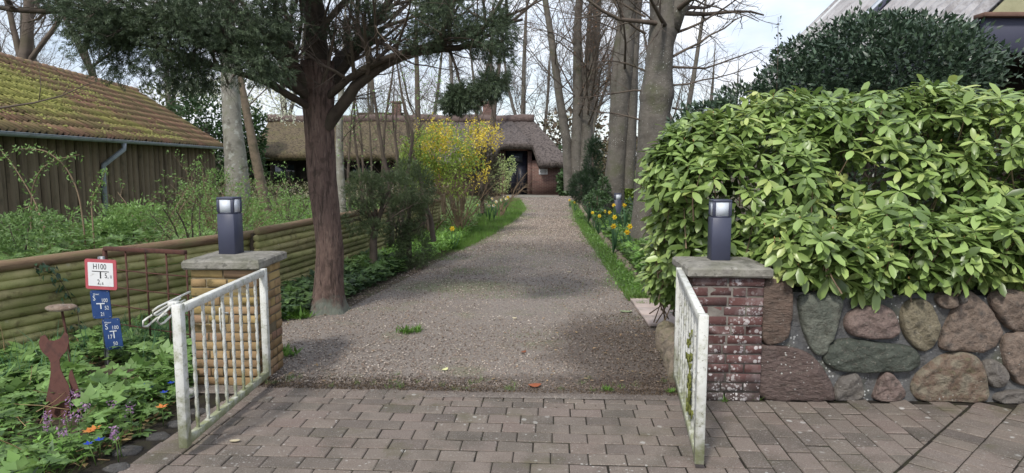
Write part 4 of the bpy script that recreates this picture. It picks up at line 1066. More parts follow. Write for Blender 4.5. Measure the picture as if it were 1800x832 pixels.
# downpipe with swan-neck
sp0 = 3.0
for sp0 in np.arange(2., 14., .02):
    if pj(*wp(sp0, 1.2, .1))[0] < 182: break
top = C0 - sd_ * (sp0 - .28) + outw * .075; top = np.array((top[0], top[1], ZE - .10))
b = B(); b.tube([top, top - (0, 0, .14), wp(sp0, ZE - .62, .13), wp(sp0, ZE - .75, .11), wp(sp0, 0, .11)], .058, 12); part('downpipe', b, m_gut, t, smooth=False)
b = B(); b.tube([wp(sp0, ZE - 1.1, .11), wp(sp0, ZE - 1.04, .11)], .058, 12); part('pipe_bracket', b, m_gut, t)

# ================================================================== THATCHED HOUSE
m_thatch = M('mossy_thatch', [srgb(76, 66, 50), srgb(108, 94, 70), srgb(88, 76, 58)], sc=4, bsc=18, bump=.9, rnd=0, bdist=.06, stretch=(1.4, 1.4, .6), layers=[dict(k='n', c=srgb(98, 92, 54), sc=1.6, lo=.46, hi=.62, amt=.6), dict(k='n', c=srgb(56, 46, 36), sc=9, lo=.5, hi=.62, amt=.8), dict(k='n', c=srgb(150, 138, 106), sc=16, lo=.58, hi=.66, amt=.6)])
m_thatch2 = M('grey_thatch', [srgb(72, 64, 62), srgb(106, 96, 92), srgb(88, 78, 74)], sc=4, bsc=18, bump=.9, rnd=0, bdist=.06, stretch=(1.4, 1.4, .6), layers=[dict(k='n', c=srgb(48, 42, 40), sc=8, lo=.5, hi=.62, amt=.8), dict(k='n', c=srgb(142, 130, 126), sc=15, lo=.58, hi=.66, amt=.6)])
m_ridgecap = M('heather_ridge', [srgb(92, 76, 72), srgb(122, 104, 98)], sc=9, bsc=25, bump=1., rnd=0, bdist=.05)
def brickwall_mat():
    m = bpy.data.materials.new('house_brickwork'); m.use_nodes = True; nt = m.node_tree; l = nt.links; n = nt.nodes
    g = n.new('ShaderNodeNewGeometry'); mp = n.new('ShaderNodeMapping'); mp.inputs['Rotation'].default_value = (R(90), 0, 0); l.new(g.outputs['Position'], mp.inputs[0])
    br = n.new('ShaderNodeTexBrick'); br.inputs['Scale'].default_value = 1; br.inputs['Brick Width'].default_value = .24; br.inputs['Row Height'].default_value = .067; br.inputs['Mortar Size'].default_value = .010
    br.inputs['Color1'].default_value = srgb(92, 62, 58); br.inputs['Color2'].default_value = srgb(116, 78, 70); br.inputs['Mortar'].default_value = srgb(128, 108, 98); l.new(mp.outputs[0], br.inputs[0])
    nz_ = _noise(nt, g.outputs['Position'], 2.5); c = _mix(nt, _range(nt, nz_, .5, .7, 0, .45), br.outputs[0], srgb(86, 66, 58))
    l.new(c, n['Principled BSDF'].inputs[0]); n['Principled BSDF'].inputs['Roughness'].default_value = .9; return m
m_hbrick = brickwall_mat()
m_navy = M('navy_door_paint', [srgb(26, 28, 40), srgb(34, 38, 52)], rnd=0, rough=.45, bump=.05)
m_darkglass = M('dark_window_glass', [srgb(30, 36, 44), srgb(70, 84, 96)], sc=2.5, rnd=.1, rough=.1, spec=.8, bump=0)
m_window = M('white_window_frame', [srgb(196, 200, 204), srgb(210, 212, 214)], rnd=0)
t = thing('thatched_house', 'long low thatched brick house with a dark door at the end of the drive', 'house', (-5, 36, 0))
HY = 34.3
def roofpart(name, mat, x0b, x0t, x1b, x1t, eave, y0, yr, zr, nx=90, ny=14, hip=None):
    V = []; Vb = []
    for j in range(ny + 1):
        w = j / ny
        for i in range(nx + 1):
            f_ = i / nx; x = (x0b + (x1b - x0b) * f_) * (1 - w) + (x0t + (x1t - x0t) * f_) * w; xb = x0b + (x1b - x0b) * f_
            e = eave(xb); z = e + (zr - e) * (w ** .92); y = y0 + (yr - y0) * w - .25 * max(0, e - 1.75) * (1 - w) * 0
            V.append((x + rng.normal(0, .012), y, z + rng.normal(0, .018)))
    n = nx + 1; V = np.array(V)
    F = [(j * n + i, j * n + i + 1, (j + 1) * n + i + 1, (j + 1) * n + i) for j in range(ny) for i in range(nx)]
    low = V[:n] + (0, .22, -.24); low2 = V[:n] + (0, 1.6, -.04); k = len(V)
    Vall = np.vstack([V, low, low2])
    F += [(i, k + i, k + i + 1, i + 1) for i in range(nx)] + [(k + i, k + n + i, k + n + i + 1, k + i + 1) for i in range(nx)]
    b = B(); b.add(Vall, [], F); return part(name, b, mat, t, smooth=True)
zr = 3.95
def sm(x, a, c): u_ = max(0, min(1, (x - a) / (c - a))); return u_ * u_ * (3 - 2 * u_)
eL = lambda x: 1.95
eR = lambda x: 1.58 + .92 * sm(x, -1.2, -.45) * (1 - sm(x, .95, 1.35))
roofpart('thatched_roof', m_thatch, -12.9, -13.3, -3.8, -3.8, eL, 33.6, 37.6, zr)
roofpart('entrance_thatch', m_thatch2, -3.8, -3.8, 2.85, 1.15, eR, 33.5, 37.6, zr)
b = B()   # hipped right end and rear slope
b.add([(2.85, 33.5, 1.58), (2.85, 41.7, 1.58), (1.15, 37.6, zr), (-13.3, 37.6, zr), (-13.0, 41.7, 1.8), (-12.9, 33.6, 1.95)], [(0, 1, 2), (3, 4, 5)], [(1, 4, 3, 2)])
part('rear_thatch', b, m_thatch2, t)
b = B(); xs = np.linspace(-13.35, 1.2, 60); b.tube([(x, 37.5 + .04 * math.sin(x * 3), zr + .02 + .035 * math.sin(x * 2.3)) for x in xs], .24, 10); part('ridge_cap', b, m_ridgecap, t, smooth=True)
# walls
b = B(); b.box((-8.4, 35.2, .9), (8.8, .2, 1.9)); part('shaded_wall', b, m_darkwood, t)  # shadow under the thatch overhang is put into this wall's dark colour
for x in (-12.6, -10.2, -8.3, -6.2, -4.4): b = B(); b.box((x, 34.2, .93), (.11, .11, 2.0)); part('veranda_post', b, m_darkwood, t)
for i in range(4):
    b = B(); b.box((-11.7 + i * 2.0, 35.07, 1.15), (1.1, .06, .8)); w_ = part('window', b, m_darkwood, t); b = B(); b.box((-11.7 + i * 2.0, 35.03, 1.15), (.98, .03, .68)); part('pane', b, m_darkglass, w_)
b = B(); b.box((1.75, HY + .15, .85), (1.48, .3, 1.72)); b.box((-2.2, HY + .15, 1.1), (3.4, .3, 2.2)); b.box((2.35, 37.9, .85), (.3, 7.0, 1.72)); b.box((-12.6, 38.4, .9), (.3, 6.6, 1.8)); b.box((-5, 41.4, .85), (15.3, .3, 1.7)); part('brick_wall', b, m_hbrick, t)
b = B(); b.box((.28, HY + .28, 2.32), (1.5, .3, .26)); b.box((.90, HY + .13, 1.1), (.22, .24, 2.2)); b.box((-.42, HY + .13, 1.1), (.16, .24, 2.2)); part('brick_arch', b, m_hbrick, t)
d_ = B(); d_.box((.22, HY + .16, 1.1), (1.06, .08, 2.2)); dr = part('door', d_, m_navy, t)
for x in (-.02, .46): b = B(); b.box((x, HY + .10, .78), (.42, .03, 1.3)); part('door_panel', b, m_navy, dr)
b = B(); b.box((.22, HY + .10, 1.87), (.62, .02, .5)); part('pane', b, m_darkglass, dr)
b = B(); b.tube([(.17, HY + .06, 1.0), (.17, HY + .06, 1.16)], .018, 6); part('handle', b, m_zinc, dr)
m_plq = M('white_plaque', [srgb(196, 196, 198), srgb(206, 206, 208)], rnd=0, bump=0)
c = at(955, 302, HY - .02)
b = B(); b.box((c[0], HY - .02, c[2]), (.44, .03, .28), bev=.006); pq = part('plaque', b, m_plq, t)
b = B()
for k, w in enumerate((.26, .33, .3)): b.box((c[0], HY - .037, c[2] + .07 - k * .065), (w, .006, .022))
part('plaque_writing', b, M('grey_print', [srgb(96, 90, 90), srgb(104, 98, 98)], rnd=0, bump=0), pq)
for px, w in ((697, .46), (857, .52)):
    c = at(px, 200, 37.8); b = B(); b.box((c[0], 37.9, 4.25), (w, .5, 1.25), bev=.01); ch = part('chimney', b, m_hbrick, t)
    b = B(); b.box((c[0], 37.9, 4.9), (w + .1, .6, .1), bev=.01); part('chimney_cap', b, m_hbrick, ch)
b = B(); b.box((-7.3, 38.0, 4.25), (2.6, .14, .22)); part('ridge_board', b, m_darkpost, t)

# ================================================================== HOUSE ON THE RIGHT
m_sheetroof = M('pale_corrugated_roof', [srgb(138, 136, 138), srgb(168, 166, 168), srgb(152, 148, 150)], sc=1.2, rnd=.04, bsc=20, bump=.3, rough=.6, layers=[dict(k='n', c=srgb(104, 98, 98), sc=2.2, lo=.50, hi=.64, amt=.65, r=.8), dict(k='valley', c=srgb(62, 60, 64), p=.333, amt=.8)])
m_fascia = M('slate_blue_fascia', [srgb(62, 64, 84), srgb(74, 76, 96)], sc=1, rnd=0, bump=.1, rough=.6)
m_trim = M('brown_trim', [srgb(104, 78, 66), srgb(124, 94, 80)], rnd=0)
m_render = M('ochre_render', [srgb(150, 148, 112), srgb(170, 168, 130)], rnd=0)
t = thing('neighbouring_house', 'house with pale corrugated roof and slate-blue fascia behind the holly', 'house', (8, 14, 0))
RY0, RY1, RX0, RZ0, RS = 9.15, 17.5, 6.15, 3.50, R(45)
ur = np.array((math.cos(RS), 0, math.sin(RS))); nrr = np.array((-math.sin(RS), 0, math.cos(RS)))
# corrugated sheets as parts: waves run up the slope
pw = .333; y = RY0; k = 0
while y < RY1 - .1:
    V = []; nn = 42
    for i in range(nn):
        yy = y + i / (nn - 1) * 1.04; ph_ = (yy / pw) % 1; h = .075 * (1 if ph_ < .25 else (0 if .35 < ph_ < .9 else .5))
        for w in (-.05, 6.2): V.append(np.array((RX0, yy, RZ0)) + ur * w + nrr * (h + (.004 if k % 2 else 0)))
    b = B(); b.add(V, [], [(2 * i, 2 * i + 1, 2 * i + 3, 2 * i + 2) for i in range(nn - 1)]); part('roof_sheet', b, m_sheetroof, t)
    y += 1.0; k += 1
b = B(); p = np.array((RX0, 13.6, RZ0)); b.box(p + ur * 3. + nrr * .09, (6.2, .30, .05), rot=Matrix.Rotation(-RS, 3, 'Y')); part('dark_flashing', b, m_fascia, t)
b = B(); p = np.array((RX0, 13.95, RZ0)); b.box(p + ur * 3. + nrr * .095, (6.2, .26, .04), rot=Matrix.Rotation(-RS, 3, 'Y')); part('pale_flashing', b, M('pale_flashing', [srgb(190, 200, 214), srgb(204, 212, 222)], rnd=0, bump=0), t)
b = B(); p = np.array((RX0, RY1 + .1, RZ0)); b.box(p + ur * 3. + nrr * .01, (6.3, .05, .14), rot=Matrix.Rotation(-RS, 3, 'Y')); part('verge_board', b, m_window, t)
b = B(); b.box((9.2, RY0 - .05, RZ0 - .22), (6.1, .1, .44), bev=.004); part('fascia', b, m_fascia, t)
b = B(); b.box((RX0 + .02, 13.35, RZ0 - .22), (.1, 8.3, .44), bev=.004); part('side_fascia', b, m_fascia, t)
b = B(); b.box((9.2, RY0 - .08, RZ0 + .03), (6.25, .22, .055), bev=.004); part('trim', b, m_trim, t)
b = B(); b.add([(RX0 + .12, RY0 + .02, RZ0 + .06), (12.5, RY0 + .02, RZ0 + .06), (10.53, RY0 + .02, RZ0 + 4.3)], [(0, 1, 2)], []); part('gable', b, m_render, t)
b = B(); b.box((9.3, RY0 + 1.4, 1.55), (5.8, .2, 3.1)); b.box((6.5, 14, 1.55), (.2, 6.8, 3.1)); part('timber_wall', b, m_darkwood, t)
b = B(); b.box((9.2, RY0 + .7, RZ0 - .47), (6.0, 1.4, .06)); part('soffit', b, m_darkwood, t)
b = B(); b.box((12, 13.3, 1.6), (.2, 8.2, 3.2)); b.box((9.2, RY1 - .1, 1.6), (5.6, .2, 3.2)); part('rear_wall', b, m_render, t)
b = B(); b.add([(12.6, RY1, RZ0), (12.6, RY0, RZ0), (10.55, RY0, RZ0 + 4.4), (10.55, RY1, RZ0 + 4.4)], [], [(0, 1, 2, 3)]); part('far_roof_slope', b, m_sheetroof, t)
# red brick column behind the rhododendron
t = thing('brick_column', 'slim red brick column half hidden behind the rhododendron stems', 'column', (4.95, 6.6, 0))
b = B(); b.box((4.95, 6.6, .85), (.325, .325, 1.7)); part('mortar_core', b, m_mortar, t)
for k in range(25):
    z = .03 + k * (BH + JT)
    for sgn_ in (-1, 1):
        if k % 2: b = B(); brick_box(b, (4.95, 6.6 + sgn_ * .118, z), (1, 0), .345, BW, BH)
        else: b = B(); brick_box(b, (4.95 + sgn_ * .0875, 6.6 - .055, z), (1, 0), .165, BL, BH)
        part('brick', b, m_rbrick, t)

# ================================================================== VEGETATION MATERIALS
m_bark_red = M('conifer_bark', [srgb(76, 60, 54), srgb(114, 92, 82), srgb(94, 74, 68)], sc=5, stretch=(5, 5, .8), bsc=5, bump=1., rnd=0, bdist=.05,
               layers=[dict(k='n', c=srgb(40, 32, 28), sc=6, st=1, lo=.53, hi=.62, amt=.6, r=.6), dict(k='n', c=srgb(138, 118, 106), sc=9, st=1, lo=.57, hi=.64, amt=.5), dict(k='n', c=srgb(52, 42, 36), sc=8, lo=.55, hi=.66, amt=.5), dict(k='z', c=srgb(112, 120, 108), sc=12, z0=.0, z1=.34, lo=.66, hi=.9, amt=.85)])
m_bark_beech = M('beech_bark', [srgb(82, 78, 72), srgb(106, 100, 92), srgb(90, 88, 76)], sc=2.2, bsc=16, bump=1., rnd=.05, bdist=.02, layers=[dict(k='n', c=srgb(74, 68, 60), sc=3.5, lo=.52, hi=.66, amt=.5), dict(k='v', c=srgb(186, 188, 180), sc=19, hi=.36, glo=.46, ghi=.56, gsc=1.4, amt=.8), dict(k='v', c=srgb(170, 172, 162), sc=42, hi=.42, glo=.45, ghi=.54, gsc=2, amt=.8), dict(k='n', c=srgb(92, 96, 62), sc=1.1, lo=.55, hi=.68, amt=.5)])
m_bark_dark = M('twig_bark', [srgb(74, 64, 56), srgb(98, 86, 76), srgb(84, 76, 60)], sc=2, bsc=30, bump=.4, rnd=.08)
m_bark_pale = M('lichen_bark', [srgb(112, 108, 98), srgb(140, 136, 126), srgb(124, 124, 104)], sc=4, bsc=20, bump=.8, rnd=0, bdist=.02, layers=[dict(k='n', c=srgb(170, 172, 164), sc=7, lo=.54, hi=.62, amt=.7), dict(k='n', c=srgb(78, 72, 62), sc=5, lo=.56, hi=.66, amt=.6)])
m_limb = M('dark_conifer_limb', [srgb(46, 40, 34), srgb(72, 62, 52), srgb(62, 60, 44)], sc=5, bsc=12, bump=1., rnd=0, bdist=.02)
m_bark_lean = M('brown_lean_bark', [srgb(92, 80, 66), srgb(122, 106, 88), srgb(84, 78, 60)], sc=4, bsc=20, bump=.8, rnd=0, bdist=.02)
m_bark_tan = M('tan_stem', [srgb(120, 100, 78), srgb(146, 124, 98)], sc=3, bsc=40, bump=.3, rnd=.1)
L_yew = leafmat('conifer_foliage', [srgb(42, 56, 42), srgb(68, 84, 60), srgb(102, 116, 82)], trans=.12, rough=.55, sc=.9)
L_jun = leafmat('juniper_foliage', [srgb(52, 66, 42), srgb(78, 94, 58), srgb(108, 122, 78)], trans=.12, sc=2.)
L_cyp = leafmat('cypress_foliage', [srgb(24, 44, 28), srgb(38, 60, 34), srgb(52, 74, 40)], trans=.1)
L_rho = leafmat('rhododendron_leaf', [srgb(62, 90, 42), srgb(104, 132, 64), srgb(150, 172, 96), srgb(190, 188, 108)], trans=.2, rough=.36, spec=.55, sc=.9)
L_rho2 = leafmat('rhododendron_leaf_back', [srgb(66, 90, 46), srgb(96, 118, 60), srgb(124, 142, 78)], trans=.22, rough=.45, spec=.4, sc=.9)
L_holly = leafmat('holly_leaf', [srgb(40, 58, 46), srgb(62, 82, 64), srgb(94, 112, 84)], trans=.08, rough=.32, spec=.55)
L_green = leafmat('fresh_green_leaf', [srgb(84, 118, 58), srgb(114, 148, 76), srgb(146, 174, 104)], trans=.3)
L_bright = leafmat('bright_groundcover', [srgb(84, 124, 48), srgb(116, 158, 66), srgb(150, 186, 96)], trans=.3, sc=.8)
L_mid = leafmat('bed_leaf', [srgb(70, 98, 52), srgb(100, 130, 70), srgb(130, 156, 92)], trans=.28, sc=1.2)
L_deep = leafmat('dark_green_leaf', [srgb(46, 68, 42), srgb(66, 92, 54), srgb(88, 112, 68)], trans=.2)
L_grass = leafmat('grass_blade', [srgb(70, 110, 40), srgb(98, 138, 54), srgb(128, 156, 72)], trans=.3, sc=.7)
L_straw = leafmat('dry_litter', [srgb(128, 100, 68), srgb(160, 134, 96), srgb(98, 72, 50)], trans=.1)
L_yfl = leafmat('forsythia_flower', [srgb(200, 180, 48), srgb(228, 208, 74)], trans=.2, rnd=.1)
L_ygreen = leafmat('young_yellow_green_leaf', [srgb(108, 138, 56), srgb(140, 164, 72), srgb(170, 186, 84)], trans=.35)
L_bloss = leafmat('blossom', [srgb(190, 192, 168), srgb(214, 216, 196), srgb(160, 168, 124)], trans=.2)
L_ivy = leafmat('ivy_leaf', [srgb(34, 60, 40), srgb(54, 82, 54)], trans=.12, rough=.4, spec=.5)
L_daf = leafmat('daffodil_yellow', [srgb(226, 196, 30), srgb(240, 214, 60)], trans=.2, rnd=.05)
L_dafw = leafmat('narcissus_white', [srgb(222, 222, 206), srgb(236, 234, 214)], trans=.2, rnd=.05)
L_dafl = leafmat('daffodil_leaf', [srgb(62, 100, 66), srgb(88, 126, 86)], trans=.2)
L_purple = leafmat('purple_flower', [srgb(146, 106, 146), srgb(176, 138, 176)], trans=.2, rnd=.12)
L_scilla = leafmat('blue_flower', [srgb(46, 70, 170), srgb(70, 96, 196)], trans=.2, rnd=.1)
L_orange = leafmat('orange_flower', [srgb(214, 132, 62), srgb(228, 152, 84)], trans=.2, rnd=.1)
L_bud = leafmat('rhododendron_bud', [srgb(150, 128, 70), srgb(168, 120, 84)], trans=0)

def leaves(name, T, mat, P, D, size, parent, jit=.6, roll=1., up=(0, 0, 1), kind=None, r=rng, sv=.3):
    D = D + r.normal(0, jit, D.shape); b = B()
    scatter(b, T[0], T[1], T[2], P, frames(D, up, r.normal(0, roll, len(P))), size * r.uniform(1 - sv, 1 + sv, len(P)))
    o = part(name, b, mat, parent)
    if kind: o['kind'] = kind
    return o

# ------------------------------------------------------------------ big conifer by the left pillar
t = thing('conifer_tree', 'big dark evergreen with ridged brown trunk spreading over the left side of the drive', 'tree', (-2.04, 7.35, 0))
r_ = np.random.default_rng(11)
def trunk_mesh(P, rad, nseg=22, ridge=.06, flare=0., seed=0, fl=5):
    P = np.array(P, float); k = len(P); V = []; rr = np.random.default_rng(seed); ph = rr.uniform(0, 6, 4)
    for i in range(k):
        for q in range(nseg):
            a = q / nseg * 2 * math.pi; z = P[i][2]
            rr_ = rad[i] * (1 + ridge * math.sin(a * 5 + ph[0] + z * .8) + ridge * .6 * math.sin(a * 9 + ph[1] - z * 1.7) + ridge * .35 * rr.normal() * .6 + ridge * .5 * math.sin(z * 4 + ph[2]) * math.sin(a * 2 + ph[3]))
            if flare: rr_ += rad[i] * flare * math.exp(-z / .13) * (1 + .45 * math.sin(a * fl + ph[2]))
            V.append(P[i] + np.array((math.cos(a), math.sin(a), 0)) * rr_)
    F = [(i * nseg + q, i * nseg + (q + 1) % nseg, (i + 1) * nseg + (q + 1) % nseg, (i + 1) * nseg + q) for i in range(k - 1) for q in range(nseg)]
    return V, F
def px_path(pts, Y): return [at(a, c, Y) for a, c in pts]
zz = np.linspace(-.05, 2.7, 34)
cx_ = np.interp(zz, [0, .7, 1.5, 2.2, 2.7], [-2.04, -1.995, -2.06, -2.07, -2.06]); rd = np.interp(zz, [0, .3, .9, 1.5, 2.0, 2.35, 2.7], [.175, .15, .14, .145, .155, .175, .17])
V, F = trunk_mesh(np.stack([cx_, np.full_like(zz, 7.35), zz], 1), rd, 28, .055, .35, 3)
b = B(); b.add(V, [], F); part('trunk', b, m_bark_red, t, smooth=True)
limbs = [([at(572, 225, 7.3), at(600, 188, 7.25), at(632, 145, 7.2), at(672, 112, 7.1), at(730, 92, 7.0), at(800, 84, 6.9), at(850, 70, 6.8)], .085),
         ([at(560, 245, 7.35), at(541, 205, 7.35), at(533, 165, 7.3), at(520, 110, 7.2), at(490, 40, 7.1)], .06),
         ([(-2.05, 7.35, 2.5), (-2.1, 7.4, 3.2), (-2.05, 7.4, 4.0), (-1.9, 7.4, 5.2), (-1.9, 7.4, 6.4)], .16),
         ([(-2.0, 7.35, 2.4), (-1.6, 7.4, 2.9), (-1.2, 7.4, 3.5), (-.8, 7.4, 4.3)], .075),
         ([(-2.15, 7.3, 2.4), (-2.5, 7.1, 2.9), (-3.0, 6.9, 3.3), (-3.6, 6.7, 3.7)], .10),
         ([(-2.1, 7.3, 2.3), (-2.6, 6.9, 2.7), (-3.2, 6.6, 2.9), (-4.0, 6.4, 3.0), (-4.8, 6.3, 3.05)], .07),
         ([(-2.0, 7.3, 2.3), (-1.5, 7.1, 2.6), (-.9, 6.9, 2.8), (-.3, 6.8, 2.95), (.1, 6.7, 3.0)], .05),
         ([(-2.1, 7.3, 2.2), (-2.5, 6.8, 2.45), (-3.1, 6.4, 2.6)], .05),
         ([(-2.0, 7.3, 2.5), (-1.8, 7.9, 3.0), (-1.5, 8.4, 3.4)], .07)]
tips = []; b = B(); bt = B()
prm = [dict(n=7, seg=5, wob=.1, kids=7, ang=.75, ratio=.62, end=.4, grav=.02, t0=.1), dict(n=4, seg=5, wob=.16, kids=7, ang=.7, ratio=.6, end=.3, grav=-.01, t0=.1, minr=.006), dict(n=3, seg=4, wob=.2, minr=.0032)]
for P, rad in limbs:
    P = np.array(P); s_ = np.linspace(0, 1, len(P)); q = np.linspace(0, 1, 14)
    Q = np.stack([np.interp(q, s_, P[:, i]) for i in range(3)], 1); Q[1:-1] += r_.normal(0, .012, (12, 3))
    b.tube(Q, .88 * np.linspace(rad, rad * .3, 14) * (1 + .05 * np.sin(q * 30)), 10, cap=False)
    for k in range(11):
        j = int(2 + k * 1.05) if k < 11 else 12; j = min(j, 12); d = Q[j + 1] - Q[j]; u_ = unit(1, r_)[0]; u_[2] = abs(u_[2]) * .6 + .05
        dd = d / np.linalg.norm(d) * .7 + u_; dd /= np.linalg.norm(dd)
        if pj(*Q[j])[1] > 150: dd[2] = abs(dd[2]) + .2
        grow(bt, Q[j], dd, r_.uniform(.7, 1.3), rad * .22 + .006, 0, prm, r_, tips)
CONIFER = t
part('limbs', b, m_limb, t, smooth=True); part('twigs', bt, m_bark_dark, t)
E1 = [ell(330, 55, 6.4, 150, 80, .7), ell(230, 80, 6.3, 85, 62, .6), ell(450, 105, 6.3, 85, 48, .45), ell(330, 130, 6.4, 110, 32, .5), ell(200, 40, 6.2, 75, 50, .5), ell(420, 30, 6.6, 110, 70, .7),
      ell(540, -40, 6.9, 110, 50, .8), ell(130, 10, 6.3, 40, 24, .4), ell(855, 60, 6.6, 56, 62, .5), ell(800, 20, 6.7, 90, 42, .6), ell(880, 110, 6.5, 26, 36, .3), ell(815, 172, 6.5, 30, 26, .25), ell(700, 0, 6.9, 90, 34, .6), ell(860, 140, 6.5, 32, 20, .25), ell(488, 66, 6.4, 22, 24, .2),
      ell(620, 60, 7.2, 60, 22, .3), ell(745, 75, 6.9, 45, 24, .3)]
P, D = cloud(E1, 24000, gap=.74, f=6.5, shell=.85, seed=1.3)
leaves('foliage', SPRAY, L_yew, P, D * .8 + np.array((0, 0, -.15)), .10, t, jit=.6, kind='stuff', roll=.9)
P, D = cloud([ell(812, 172, 6.5, 32, 24, .25), ell(800, 182, 6.5, 24, 14, .2), ell(862, 150, 6.5, 26, 22, .25)], 1300, gap=.2, f=8, shell=.9)
leaves('drooping_spray', SPRAY, L_yew, P, D + np.array((0, 0, -.2)), .10, t, jit=.6, kind='stuff')
E2 = [(np.array((-2, 7.4, 4.9)), np.array((2.6, 2.4, 1.0))), (np.array((-2, 7.4, 6.2)), np.array((1.5, 1.5, 1.2))), (np.array((-3.6, 7.0, 4.1)), np.array((1.4, 1.6, .6))), (np.array((-.9, 7.6, 4.2)), np.array((1.2, 1.4, .6)))]
P, D = cloud(E2, 3200, gap=.3, f=3., shell=.6, seed=2.)
leaves('upper_foliage', SPRAY, L_yew, P, D + np.array((0, 0, -.1)), .2, t, jit=.5, kind='stuff')

# ------------------------------------------------------------------ bare trees
def tree_prm(kids=(14, 9, 7), ang=.8, wob=.05, ratio=.5, grav=.03, tw=.004):
    return [dict(n=10, seg=9, wob=wob, kids=kids[0], ang=ang, ratio=ratio, end=.3, t0=.3, grav=.02), dict(n=6, seg=6, wob=.12, kids=kids[1], ang=.75, ratio=.55, end=.3, grav=grav, minr=.02, t0=.15),
            dict(n=4, seg=5, wob=.15, kids=kids[2], ang=.7, ratio=.55, end=.35, grav=grav, minr=tw * 2, t0=.15), dict(n=3, seg=4, wob=.18, minr=tw, grav=grav)]
def bare_tree(label, x, y, stems, mat=m_bark_beech, tmat=m_bark_dark, seed=0, kids=(12, 8, 6), group='bare trees', name='bare_tree', tw=.004, ang=.8, ratio=.5, buds=None, f0=.28):
    """stems: list of (path in metres relative to base, base radius)"""
    t = thing(name, label, 'tree', (x, y, 0), group); r_ = np.random.default_rng(seed); tips = []; bt = B()
    for P, rad in stems:
        P = np.array(P, float) + (x, y, 0); s_ = np.linspace(0, 1, len(P)); q = np.linspace(0, 1, 30)
        Q = np.stack([np.interp(q, s_, P[:, i]) for i in range(3)], 1); rr = rad * np.interp(q, [0, .78, 1], [1, .5, .06])
        Q[2:-1, :2] += np.cumsum(r_.normal(0, rad * .05, (27, 2)), 0) * .6
        V, F = trunk_mesh(Q, rr, 16, .035, .25 if P[0][2] < .2 else 0, seed); b = B(); b.add(V, [], F); part('trunk', b, mat, t, smooth=True)
        H_ = np.linalg.norm(P[-1] - P[0]); prm = tree_prm(kids, ang, tw=tw)
        for k in range(kids[0]):
            f_ = f0 + (.98 - f0) * (k + r_.random()) / kids[0]; j = int(f_ * 28); d = Q[j + 1] - Q[j]; u_ = unit(1, r_)[0]; u_[2] = abs(u_[2]) * .5
            dd = d / np.linalg.norm(d) * .55 + u_; dd /= np.linalg.norm(dd)
            grow(bt, Q[j], dd, H_ * ratio * (1.1 - f_) * r_.uniform(.7, 1.3) + .5, rr[j] * .18, 0, prm[1:], r_, tips)
    part('branches', bt, tmat, t)
    if buds and tips:
        P = np.array([p for p, d in tips]); D = np.array([d for p, d in tips]); k = r_.random(len(P)) < buds[1]; P, D = P[k], D[k]
        leaves('buds', QUADL, buds[0], P + r_.normal(0, .03, P.shape), D / (np.linalg.norm(D, axis=1, keepdims=True) + 1e-9), buds[2], t, kind='stuff')
    return t
def rel(pts, Y, x): return [tuple(at(a, c, Y) - np.array((x, Y, 0))) for a, c in pts]
# beech with the knobbly trunk behind the rhododendron
x0 = at(1135, 440, 12)[0]
tk = thing('beech_tree', 'thick grey beech trunk with a swollen knob, just left above the rhododendron', 'tree', (x0, 12, 0), 'large bare trees right of the drive')
pts = [(1124, 470, 30), (1130, 420, 29), (1140, 360, 31), (1148, 290, 34), (1152, 240, 35), (1150, 205, 31), (1154, 180, 31), (1155, 165, 33), (1158, 120, 28), (1161, 80, 27), (1166, 55, 29), (1166, 20, 27), (1164, -20, 28)]
Q0 = np.array([at(a, c, 12) for a, c, w in pts]); w0 = np.array([w for a, c, w in pts]) * 12 / FPX; q = np.linspace(0, 1, 48); s_ = np.linspace(0, 1, len(pts))
Q = np.stack([np.interp(q, s_, Q0[:, i]) for i in range(3)], 1); Q[0][2] = -.05
V, F = trunk_mesh(Q, np.interp(q, s_, w0) * .84 * (1 + .06 * np.exp(-((Q[:, 2] - at(1150, 170, 12)[2]) / .13) ** 2)), 24, .03, .1, 5); b = B(); b.add(V, [], F); part('trunk', b, m_bark_beech, tk, smooth=True)
b = B(); Qr = [at(1175, 50, 12), at(1185, 22, 12), at(1200, -10, 12), at(1230, -80, 12), at(1250, -200, 12)]; b.tube(Qr, [.2, .19, .17, .12, .05], 14)
Ql = [at(1164, -20, 12), at(1158, -120, 12), at(1140, -260, 12.2), at(1150, -420, 12)]; b.tube(Ql, [.24, .21, .14, .05], 14); part('limbs', b, m_bark_beech, tk, smooth=True)
r_ = np.random.default_rng(21); bt = B(); tips = []
pr = tree_prm((8, 7, 6), tw=.0035)
for (px, py, dx, dz, L_, ra) in ((1185, 100, .9, .35, 1.5, .028), (1183, 60, 1, .5, 1.6, .03), (1180, 118, 1, .1, 1.9, .025), (1186, 190, 1, -.05, 1.5, .02), (1190, 240, 1, .0, 1.4, .018), (1130, 60, -1, .4, 1.3, .024), (1125, 125, -1, .3, 1.1, .018), (1120, 215, -1, -.05, 1.2, .02), (1128, 30, -1, .6, 1.2, .022), (1195, 10, 1, .5, 1.6, .04), (1200, 150, 1, .1, 1.6, .02), (1100, 160, -1, .3, 1.2, .02)):
    grow(bt, at(min(max(px, 1135), 1182), py, 12), (dx, r_.uniform(-.4, .5), dz), L_, ra, 0, pr[1:], r_, tips)
for k in range(22):
    f_ = r_.random(); Ps = Ql if k % 2 else Qr; p = Ps[min(int(f_ * 4), 3)] if len(Ps) > 4 else Ps[min(int(f_ * 3) + 1, 3)]
    grow(bt, p, unit(1, r_)[0] * (1, 1, .5) + (0, 0, .3), r_.uniform(1.4, 2.4), .05, 0, pr[1:], r_, tips)
part('branches', bt, m_bark_dark, tk)
